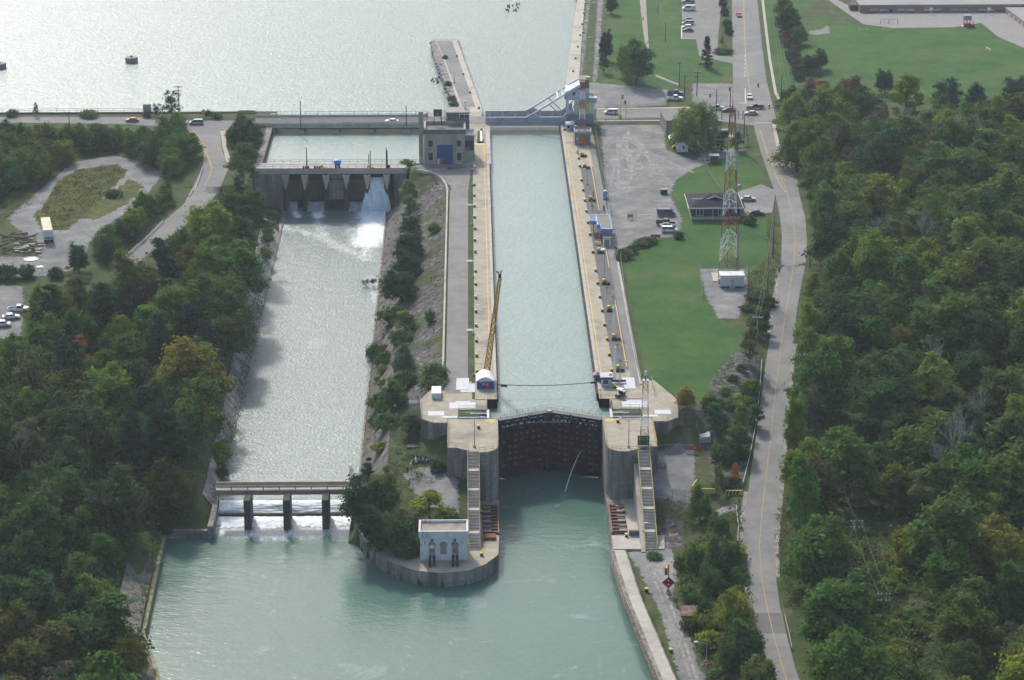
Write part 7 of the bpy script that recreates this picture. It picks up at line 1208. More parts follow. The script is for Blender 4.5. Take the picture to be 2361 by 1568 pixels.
p = at3(893, 388, .3); h = atY(893, 346, p[1])[1]; gs = MB().tube(p, (p[0], p[1], h), .16, 6).build('gate_stem', DARK, wd); MB().tube((p[0] + .5, p[1] - .3, .9), (p[0] + .5, p[1] + .4, .9), .45, 10).build('motor', DARK, gs)
# ---------------------------------------------------------------- play things of the school
q = lambda x, y: (1770.9 + x * .25, y * .25)
p = at3(*q(1830, 268)); t = thing('play_structure', 'red play structure with slides and a grey roof on the schoolyard sand', 'play structure', p); MB().lathe([(6.5, 0), (6.5, .15)], p, 24).build('sand_pad', mat('sand pad', (.42, .38, .32), .95), t); b = MB(); [b.tube((p[0] + x, p[1] + y, .1), (p[0] + x, p[1] + y, 4.5 if x < 2 else 3), .1) for x in (-1.2, 0, 1.2, 2.6) for y in (-1, 1)]; b.build('post', mat('dark play post', (.1, .04, .05), .6), t); MB().box(p[0] - 1.3, p[0] + 1.3, p[1] - 1.1, p[1] + 1.1, 1.4, 2.4).build('platform', mat('play red', (.45, .03, .04), .5), t); MB().profile([(p[0] - 1.6, 3.9), (p[0] + 1.6, 3.9), (p[0] + 1.4, 5.6), (p[0] - 1.4, 5.6)], p[1] - 1.3, p[1] + 1.3).build('roof', mat('play roof', (.25, .28, .32), .6), t); b = MB(); b.path([(p[0] + 1.3, p[1] - .5, 1.9), (p[0] + 2.6, p[1] - 1.2, 1.5), (p[0] + 3, p[1] - 2, .9), (p[0] + 2.2, p[1] - 2.5, .4)], .45, 7); b.bar((p[0] - 1.3, p[1] - .3, 1.5), (p[0] - 3.6, p[1] - 1.4, .2), .9, .3); b.build('slide', MATS['play red'], t)
p = at3(*q(1115, 245)); t = thing('swing_set', 'grey swing set on the pale sand beside the schoolyard', 'swing set', p); MB().prism([at(*q(*v)) for v in ((950, 226), (1215, 214), (1262, 248), (1218, 290), (1140, 295), (990, 262))], .06, .2).build('sand_pad', MATS['sand pad'], t); b = MB(); xs_ = [at(*q(v, 245))[0] for v in (1037, 1110, 1192)]
for x in xs_: b.bar((x, p[1] - 1, .1), (x, p[1], 3), .12, .12); b.bar((x, p[1] + 1, .1), (x, p[1], 3), .12, .12)
b.tube((xs_[0], p[1], 3), (xs_[2], p[1], 3), .08); b.build('frame', mat('swing grey', (.22, .23, .25), .5), t); [MB().tube((x, p[1], 3), (x, p[1], .7), .02, 3).tube((x + .5, p[1], 3), (x + .5, p[1], .7), .02, 3).box(x, x + .5, p[1] - .12, p[1] + .12, .62, .7).build('swing', DARK, t) for x in np.linspace(xs_[0] + 1, xs_[2] - 1.5, 6)]
p0, p1 = atg(*q(2012, 462)), atg(*q(2048, 487)); t = thing('goal_post', 'white goal post on the sports field', 'goal post', p0); b = MB(); b.tube(p0, (p0[0], p0[1], 2.4), .1).tube(p1, (p1[0], p1[1], 2.4), .1).tube((p0[0], p0[1], 2.4), (p1[0], p1[1], 2.4), .1); b.build('frame', WHITE, t)
for x, lab in ((1500, 'white basketball post before the school, left one'), (2032, 'white basketball post before the school, right one')): p = at3(*q(x, 160)); t = thing('basketball_post', lab, 'basketball post', p); MB().tube(p, (p[0], p[1], 3.4), .1).build('post', WHITE, t); MB().box(p[0] - .7, p[0] + .7, p[1] - .15, p[1] - .08, 2.9, 4.0).build('backboard', WHITE, t)
# ---------------------------------------------------------------- people, dog, ducks
SKIN = mat('skin', (.45, .28, .2), .6)
def person(label, loc, top, legs, rz=0, stride=.35):
    t = thing('person', label, 'person', (0, 0, 0))
    def skinned(name, vs, es, rad, m, root):
        me_ = bpy.data.meshes.new(name); me_.from_pydata(vs, es, []); o = bpy.data.objects.new(name, me_); COL.objects.link(o); md = o.modifiers.new('s', 'SKIN'); me_.skin_vertices.new() if not me_.skin_vertices else None
        for k, r in enumerate(rad): me_.skin_vertices[0].data[k].radius = (r, r)
        me_.skin_vertices[0].data[root].use_root = True; o.modifiers.new('d', 'SUBSURF').levels = 1
        dg = bpy.context.evaluated_depsgraph_get(); m2 = bpy.data.meshes.new_from_object(o.evaluated_get(dg)); bpy.data.objects.remove(o); m2.materials.clear(); m2.materials.append(m); o = bpy.data.objects.new(name, m2); COL.objects.link(o); o.parent = t; KIDS.setdefault(t.name, []).append(o); return o
    s = stride
    skinned('body', [(0, 0, .95), (0, 0, 1.2), (0, 0, 1.42), (0, .0, 1.52), (0, .02, 1.66), (0, .02, 1.76), (.2, 0, 1.4), (.27, -.1, 1.12), (.27, .05, .88), (-.2, 0, 1.4), (-.27, .12, 1.14), (-.27, .22, .92), (.1, 0, .9), (.11, s * .4, .5), (.11, s * .7, .06), (-.1, 0, .9), (-.11, -s * .3, .48), (-.11, -s * .9, .08), (.11, s * .7 + .16, .04), (-.11, -s * .9 + .15, .04)],
            [(0, 1), (1, 2), (2, 3), (3, 4), (4, 5), (2, 6), (6, 7), (7, 8), (2, 9), (9, 10), (10, 11), (0, 12), (12, 13), (13, 14), (0, 15), (15, 16), (16, 17), (14, 18), (17, 19)], [.13, .12, .13, .055, .1, .07, .06, .05, .04, .06, .05, .04, .09, .065, .045, .09, .065, .045, .035, .035], SKIN, 0)
    skinned('shirt', [(0, 0, .95), (0, 0, 1.2), (0, 0, 1.43), (.2, 0, 1.4), (.27, -.1, 1.13), (-.2, 0, 1.4), (-.27, .12, 1.15)], [(0, 1), (1, 2), (2, 3), (3, 4), (2, 5), (5, 6)], [.16, .15, .155, .085, .075, .085, .075], top, 0)
    skinned('trousers', [(0, 0, .97), (.1, 0, .88), (.11, s * .4, .5), (.11, s * .7, .1), (-.1, 0, .88), (-.11, -s * .3, .48), (-.11, -s * .9, .12)], [(0, 1), (1, 2), (2, 3), (0, 4), (4, 5), (5, 6)], [.15, .115, .09, .075, .115, .09, .075], legs, 0)
    MB().lathe([(.06, 1.66), (.115, 1.7), (.11, 1.78), (.05, 1.83)], (0, 0, 0), 8).build('hair', mat('dark hair', (.03, .022, .018), .8), t)
    t.location = loc; t.rotation_euler = (0, 0, rz); return t
NAVY, BLKC, WHC = mat('navy cloth', (.04, .07, .2), .9), mat('black cloth', (.025, .025, .03), .9), mat('white cloth', (.6, .6, .58), .9)
person('man in a blue shirt and dark trousers walking along the left edge of the road', atg(1797.5, 630, .1), mat('blue shirt', (.06, .1, .3), .9), NAVY, math.pi); person('person in a white top and dark trousers on the corner pavement by the wood', atg(1806.5, 239, .15), WHC, BLKC, 1.2); person('person in dark clothes walking on the upper footpath', atg(1482.5, 49, .1), NAVY, BLKC); person('person in dark clothes standing beside the orange line above the pavilion', at3(1368, 453, .14), BLKC, NAVY, 2, .1)
person('person in black bending beside the gate recess on the right abutment', at3(1409, 938, .02), BLKC, BLKC, 1.4, .3)
duck = thing('duck', 'dark duck floating in the flock near the top of the upper pool', 'duck'); MB().lathe([(.1, -.05), (.22, .05), (.2, .18), (.08, .26)], n=8).build('body', mat('duck brown', (.06, .05, .045), .8), duck, True); b = MB(); b.lathe([(.06, .2), (.07, .36), (.1, .42), (.05, .52)], (.2, 0, 0), 6).box(.27, .38, -.03, .03, .42, .46); b.build('head', mat('duck brown', (.06, .05, .045)), duck)
rn = random.Random(1); n_ = 0
for k in range(16): place(duck, n_ > 0, at3(rn.uniform(1166, 1200), rn.uniform(9, 26), POOL), rn.uniform(0, 6), None, 'ducks in the upper flock', 1.6); n_ += 1
for k in range(12): place(duck, True, at3(1005 + rn.uniform(-12, 18), 183 + rn.uniform(-12, 10), POOL), rn.uniform(0, 6), 'dark duck floating in the flock beside the upper pier', 'ducks beside the pier', 1.5)
# ---------------------------------------------------------------- trees and shrubs
def leaf_mat(name, use_attr):
    m = bpy.data.materials.new(name); m.use_nodes = True; N, L = nodes(m); N.remove(N['Principled BSDF']); out = N['Material Output']
    a = N.new('ShaderNodeAttribute'); a.attribute_name = 'tint'
    col = a.outputs['Color']
    if not use_attr:
        oi = N.new('ShaderNodeObjectInfo'); mx = N.new('ShaderNodeMix'); mx.data_type = 'RGBA'; mx.blend_type = 'MULTIPLY'; mx.inputs['Factor'].default_value = 1; L.new(oi.outputs['Color'], mx.inputs['A']); L.new(col, mx.inputs['B']); col = mx.outputs['Result']
    d = N.new('ShaderNodeBsdfDiffuse'); t = N.new('ShaderNodeBsdfTranslucent'); s = N.new('ShaderNodeMixShader'); s.inputs[0].default_value = .42
    L.new(col, d.inputs[0]); L.new(col, t.inputs[0]); L.new(d.outputs[0], s.inputs[1]); L.new(t.outputs[0], s.inputs[2]); L.new(s.outputs[0], out.inputs[0]); return m
LEAF = leaf_mat('leaves', False); LEAF_A = leaf_mat('undergrowth leaves', True)
BARK = mat('bark', (.075, .062, .05), .95, .25, 1.5); DEADB = mat('bleached dead wood', (.34, .325, .305), .9, .2, 1.5)
def quads(c, n, size, rng, asp=.75):            # leaf quads at points c with normals n
    k = len(c); n = n / (np.linalg.norm(n, axis=1, keepdims=True) + 1e-9); r = rng.normal(size=(k, 3)); u = np.cross(n, r); u /= np.linalg.norm(u, axis=1, keepdims=True) + 1e-9; v = np.cross(n, u)
    s = size[:, None]; u = u * s; v = v * s * asp
    return np.stack([c - u - v * .3, c + v * -.9, c + u - v * .2, c + v], 1).reshape(-1, 3)
def leaf_mesh(name, P_, T_):
    me_ = bpy.data.meshes.new(name); nv = len(P_); me_.vertices.add(nv); me_.vertices.foreach_set('co', P_.astype(np.float32).ravel()); me_.loops.add(nv); me_.loops.foreach_set('vertex_index', np.arange(nv, dtype=np.int32)); me_.polygons.add(nv // 4); me_.polygons.foreach_set('loop_start', np.arange(0, nv, 4, dtype=np.int32)); me_.update(calc_edges=True)
    ca_ = me_.color_attributes.new('tint', 'FLOAT_COLOR', 'POINT'); q = np.ones((nv, 4), np.float32); q[:, :3] = np.repeat(T_, 4, 0); ca_.data.foreach_set('color', q.ravel()); return me_
def crown_pts(seed, lobes, per, size, clump=1.0, flat=1.0, droop=0.0):
    rng = np.random.default_rng(seed); C, Nn, Sz, T = [], [], [], []
    for (lx, ly, lz, rx, rz, n) in lobes:
        d = rng.normal(size=(n, 3)); d[:, 2] = np.abs(d[:, 2]) * np.where(rng.random(n) < .74, 1, -.75); d /= np.linalg.norm(d, axis=1, keepdims=True)
        cc = np.array([lx, ly, lz]) + d * np.array([rx, rx, rz]) * rng.uniform(.72, 1.03, (n, 1))
        for k in range(n):
            m = int(per * rng.uniform(.6, 1.4)); o = rng.normal(size=(m, 3)) * np.array([clump, clump, clump * .62 * flat]) * rng.uniform(.6, 1.15) * .62
            if droop: o[:, 2] -= np.abs(rng.normal(size=m)) * droop
            nn = d[k] * .75 + o / (np.linalg.norm(o, axis=1, keepdims=True) + .3) * .7 + rng.normal(size=(m, 3)) * .38 + np.array([0, 0, .28])
            t = rng.uniform(.72, 1.28); hue = rng.normal() * .1; tt = np.array([t * (1 + hue), t, t * (1 - hue * .5)])
            C.append(cc[k] + o); Nn.append(nn); Sz.append(rng.uniform(.6, 1.25, m) * size); T.append(tt * rng.uniform(.85, 1.15, (m, 1)))
    return np.concatenate(C), np.concatenate(Nn), np.concatenate(Sz), np.concatenate(T), rng
def branchy(mb, p, d, L_, r, depth, rng, spread=.6):
    q = p + d * L_; mb.tube(p, q, r, 5 if depth > 1 else 3, r * .62)
    if depth == 0: return
    for k in range(3 if depth > 1 else 2):
        e = (d + Vector((rng.normal() * spread, rng.normal() * spread, abs(rng.normal()) * .25 + .12))).normalized(); branchy(mb, p.lerp(q, rng.uniform(.55, 1.0)), e, L_ * rng.uniform(.55, .82), r * .56, depth - 1, rng, spread)
def proto(name, cat, lobes, per, size, seed, trunk_h, trunk_r, clump=1.0, flat=1.0, droop=0.0, limbs=True):
    t = thing(name, 'x', cat); C, Nn, Sz, T, rng = crown_pts(seed, lobes, per, size, clump, flat, droop)
    me_ = leaf_mesh('crown', quads(C, Nn, Sz, rng), T); me_.materials.append(LEAF); o = bpy.data.objects.new('crown', me_); COL.objects.link(o); o.parent = t; KIDS.setdefault(t.name, []).append(o)
    if trunk_h:
        b = MB(); b.tube((0, 0, -.6), (0, 0, trunk_h), trunk_r, 7, trunk_r * .6)
        if limbs:
            for (lx, ly, lz, rx, rz, n) in lobes[:6]: b.tube((0, 0, trunk_h * .7), (lx * .8, ly * .8, lz), trunk_r * .5, 5, trunk_r * .15)
        b.build('trunk', BARK, t)
    return t
def round_lobes(seed, R_, H, n):
    rn = random.Random(seed * 7 + 3); out = [(0, 0, H * .45, R_ * .72, H * .3, n)]; m = rn.choice((3, 4, 5)); a0 = rn.uniform(0, 6)
    for k in range(m):
        a = a0 + k * 6.283 / m + rn.uniform(-.5, .5); r = R_ * rn.uniform(.2, .55); hh = H * rn.uniform(.72, 1.0); rr = R_ * rn.uniform(.36, .56); x, y = r * math.cos(a), r * math.sin(a)
        for q, (u, f) in enumerate(((.38, 1.0), (.6, .92), (.8, .66), (.95, .34))): out.append((x + rn.uniform(-.5, .5), y + rn.uniform(-.5, .5), hh * u, rr * f, hh * .13, max(4, int(n * (.55, .5, .4, .22)[q]))))
    for k in range(4): a = k * 1.6 + rn.uniform(-.4, .4); out.append((R_ * .55 * math.cos(a), R_ * .55 * math.sin(a), H * rn.uniform(.2, .32), R_ * .42, H * .12, n // 3))
    return out
def oval_lobes(seed, R_, H, n):
    rn = random.Random(seed); return [(rn.uniform(-.6, .6), rn.uniform(-.6, .6), H * (.3 + .6 * k / 4), R_ * (.95, 1, .9, .7, .42)[k], H * .13, n // 2) for k in range(5)]
def pine_lobes(seed, R_, H, n):
    rn = random.Random(seed); out = []
    for k in range(7):
        u = k / 6; z = H * (.28 + .68 * u); rr = R_ * (1 - .72 * u)
        for j in range(4 if k < 5 else 2): a = rn.uniform(0, 6.28); out.append((rr * .55 * math.cos(a), rr * .55 * math.sin(a), z + rn.uniform(-.4, .4), rr * .5, .38, max(4, n // 9)))
    return out
PROTO = {}; BOOST = 1.0
def reg(key, *a, **k): PROTO[key] = [proto(*a, **k), False]
for s in range(6): reg('round%d' % s, 'broadleaf_tree', 'tree', round_lobes(s, 5.0, 11.5, 20), 40, .29, 10 + s, 5.0, .3, 1.0)
for s in range(3): reg('oval%d' % s, 'oval_tree', 'tree', oval_lobes(s + 20, 3.2, 12.0, 26), 38, .34, 30 + s, 7, .24, .9)
for s in range(2): reg('pine%d' % s, 'pine_tree', 'tree', pine_lobes(s + 40, 4.6, 12.5, 44), 26, .34, 50 + s, 11, .28, 1.0, .45)
reg('spruce', 'spruce_tree', 'tree', [(0, 0, 1 + k * 1.0, 2.9 * (1 - k / 11.5), .5, 12) for k in range(11)], 22, .3, 60, 10, .25, .6, .6)
reg('willow', 'willow_tree', 'tree', [(4.2 * math.cos(k * .8), 4.0 * math.sin(k * .8), 8.5 + (k % 3) * 1.6, 3.1, 2.8, 24) for k in range(8)] + [(0, 0, 12.5, 4.4, 3.2, 30)] + [(6.2 * math.cos(k * .7), 5.6 * math.sin(k * .7), 5.2, 1.7, 2.2, 12) for k in range(9)], 40, .34, 70, 9, .6, .95, 1.0, 1.7)
reg('sparse', 'sparse_tree', 'tree', round_lobes(7, 4.6, 10, 7), 24, .3, 80, 7, .22, .9)
for s in range(3): reg('bush%d' % s, 'bush', 'bush', [(0, 0, 1.3, 1.7, 1.2, 12)] + [(1.2 * math.cos(k * 1.3 + s), 1.2 * math.sin(k * 1.3 + s), .9 + .3 * (k % 2), 1.0, .8, 7) for k in range(5)], 30, .24, 90 + s, 0, 0, .6)
for s in range(3):
    t = thing('dead_tree', 'x', 'tree'); rng_ = np.random.default_rng(100 + s); b = MB(); branchy(b, Vector((0, 0, -.5)), Vector((rng_.normal() * .08, rng_.normal() * .08, 1)).normalized(), 4.0, .24, 6, rng_, .46); b.build('branches', DEADB, t); PROTO['dead%d' % s] = [t, False]
def plant(key, loc, sc, col, label, group=None, rz=None, cat=None):
    pr_ = PROTO[key]; o = place(pr_[0], pr_[1], loc, random.uniform(0, 6.28) if rz is None else rz, label, group, sc); pr_[1] = True
    if col is not None and max(col) < .5: col = tuple(min(.5, v * BOOST) for v in col)
    if 'group' in o and not group: del o['group']
    for ch in (o.children if o is pr_[0] else [c for c in o.children]):
        if col is not None and ch.name.startswith('crown'): ch.color = (*col, 1)
    return o
random.seed(77)
DKG, MID, YGR, OLV, PIN, BRN, GLD, GRY, LGT = (.068, .124, .042), (.108, .178, .044), (.19, .24, .04), (.13, .168, .045), (.034, .066, .042), (.14, .125, .06), (.28, .2, .03), (.125, .145, .08), (.135, .2, .048)
NAMES = {DKG: 'dark green', MID: 'mid green', YGR: 'yellow green', OLV: 'olive green', PIN: 'blackish green', BRN: 'brownish', GLD: 'golden', GRY: 'grey green', LGT: 'fresh green'}
SHAPE = {'round': 'round crowned tree', 'oval': 'tall narrow tree', 'pine': 'layered pine', 'sparse': 'thin crowned tree', 'dead': 'bare bleached dead tree'}
def scatter(poly, dmin, seed, n_try=6000):
    q = np.array(poly); rn = np.random.default_rng(seed); X_ = rn.uniform(q[:, 0].min(), q[:, 0].max(), n_try); Y_ = rn.uniform(q[:, 1].min(), q[:, 1].max(), n_try); ok = poly_dist(X_, Y_, poly) < 0; pts = []
    for x, y in zip(X_[ok], Y_[ok]):
        if all((x - a) ** 2 + (y - c) ** 2 > dmin * dmin for a, c in pts): pts.append((x, y))
    return pts
def forest(poly, dmin, seed, where, palette, hs, skip=(), cap=999, maxr=None, edge=None):
    rn = random.Random(seed); random.seed(seed); c = 0
    for x, y in scatter(poly, dmin, seed):
        if any(poly_dist(np.array([x]), np.array([y]), s)[0] < 0 for s in skip): continue
        pxy = proj(x, y, G(x, y) + 6)
        if not (-70 < pxy[0] < 2430 and -40 < pxy[1] < 1660): continue
        key, col = rn.choices([p[:2] for p in palette], [p[2] for p in palette])[0]; kk = key + str(rn.randrange({'round': 6, 'oval': 3, 'pine': 2, 'dead': 3}.get(key, 1))) if key != 'sparse' else key
        h = rn.uniform(*hs) * (.9 if key == 'dead' else 1); jit = tuple(v * rn.uniform(.85, 1.18) for v in col) if col else None
        ww = h * rn.uniform(.95, 1.25) * {'round': 1.22, 'oval': 1.2}.get(key, 1); wh = where
        if edge is not None and edge(x, y): wh = where.replace('in the', 'at the road edge of the')
        if edge is not None and y < 700:
            ww = min(ww, (x - roadx(y) - .5) / 4.3)
            if ww < .45: continue
        lab = '%s %s %s' % (NAMES[col], SHAPE[key], wh) if col else '%s %s' % (SHAPE[key], wh)
        plant(kk, (x, y, G(x, y) - .3), (ww, ww, h), jit, lab, lab + ' group'); c += 1
        if c >= cap: break
    return c
def proj(X_, Y_, Z_):
    x = X_ - CAM[0]; cy, sy = math.cos(YAW), math.sin(YAW); dx, dy, dz = x * cy - Y_ * sy, x * sy + Y_ * cy, Z_ - CAM[2]; c, s = math.cos(PITCH), math.sin(PITCH); d = dy * c - dz * s
    return CX + F_PX * dx / d, CY + F_PX * (-dy * s - dz * c) / d
zl = lambda y: float(np.interp(y, [600, 800, 1000, 1200, 1568], [0, -2, -5, -9, -12]))
RF_ = [at(x, y, zpx(y)) for x, y in [(1822, 268), (1862, 268), (1990, 285), (2130, 292), (2300, 290), (2520, 300), (2560, 1690), (1935, 1690), (1900, 1600), (1872, 1480), (1855, 1400), (1852, 1330), (1842, 1250), (1822, 1165), (1830, 1060), (1842, 950), (1855, 850), (1862, 780), (1870, 720), (1885, 650), (1895, 600), (1896, 555), (1890, 500), (1872, 440), (1855, 400), (1825, 372), (1815, 330)]]
CLEAR = [at(x, y, -8) for x, y in [(1955, 1215), (2000, 1225), (2060, 1340), (2120, 1440), (2150, 1700), (2000, 1700), (1985, 1500), (1950, 1420), (1960, 1330)]]
PAL_R = [('round', DKG, 20), ('round', MID, 26), ('round', YGR, 15), ('round', OLV, 13), ('oval', MID, 12), ('oval', YGR, 8), ('oval', DKG, 8), ('round', BRN, .7), ('round', GLD, .4), ('sparse', GRY, 4), ('dead', None, 4)]
roadx = lambda y: float(np.interp(y, [n[1] for n in RR[::-1]], [n[0] for n in RR[::-1]]))
n1 = forest(RF_, 9.0, 3, 'in the wood right of the road', PAL_R, (.75, 1.6), [CLEAR], edge=lambda x, y: x - roadx(y) < 9)
LF_ = [at(x, y, zl(y)) for x, y in [(350, 700), (415, 610), (470, 560), (525, 500), (545, 420), (570, 410), (580, 470), (560, 560), (545, 640), (528, 760), (508, 880), (478, 990), (462, 1080), (450, 1125), (430, 1170), (330, 1190), (285, 1262), (262, 1400), (238, 1450), (262, 1690), (-140, 1690), (-140, 815), (60, 815), (95, 740), (150, 700), (240, 700)]]
PAL_L = [('round', DKG, 20), ('round', MID, 20), ('pine', PIN, 16), ('round', OLV, 8), ('round', YGR, 9), ('oval', MID, 9), ('oval', OLV, 6), ('round', BRN, .6), ('sparse', GRY, 4), ('dead', None, 3)]
n2 = forest(LF_, 8.2, 9, 'in the wood left of the channel', PAL_L, (.7, 1.45))
n3 = forest(D([(-90, 345), (60, 340), (165, 340), (172, 368), (100, 398), (40, 440), (-90, 480)], 0), 6.3, 14, 'in the clump left of the gravel loop', [('round', MID, 5), ('round', DKG, 5), ('round', OLV, 3), ('round', YGR, 2)], (.75, 1.05))
n4 = forest(D([(186, 328), (300, 328), (310, 345), (190, 350)], 0), 5.5, 15, 'in the dark row behind the gravel loop', [('round', DKG, 5), ('round', MID, 2)], (.5, .75))
n5 = forest(D([(305, 350), (400, 322), (425, 340), (432, 372), (400, 408), (390, 405), (362, 388), (320, 375)], 0), 6.2, 16, 'in the clump inside the bend of the left road', [('round', MID, 5), ('round', DKG, 4), ('round', YGR, 2), ('round', OLV, 3)], (.6, .92))
n6 = forest(D([(225, 590), (270, 558), (325, 505), (385, 448), (398, 450), (380, 478), (315, 535), (250, 598)], 0), 5.6, 17, 'beside the left road below the gravel loop', [('round', DKG, 4), ('round', MID, 4), ('round', YGR, 2)], (.42, .7))
n7 = forest(D([(548, 312), (588, 312), (598, 372), (575, 385), (552, 370)], 0), 6.0, 18, 'between the left road and the weir pool', [('pine', PIN, 3), ('round', DKG, 4), ('round', MID, 2)], (.55, .85))
print('TREES', n1, n2, n3, n4, n5, n6, n7)
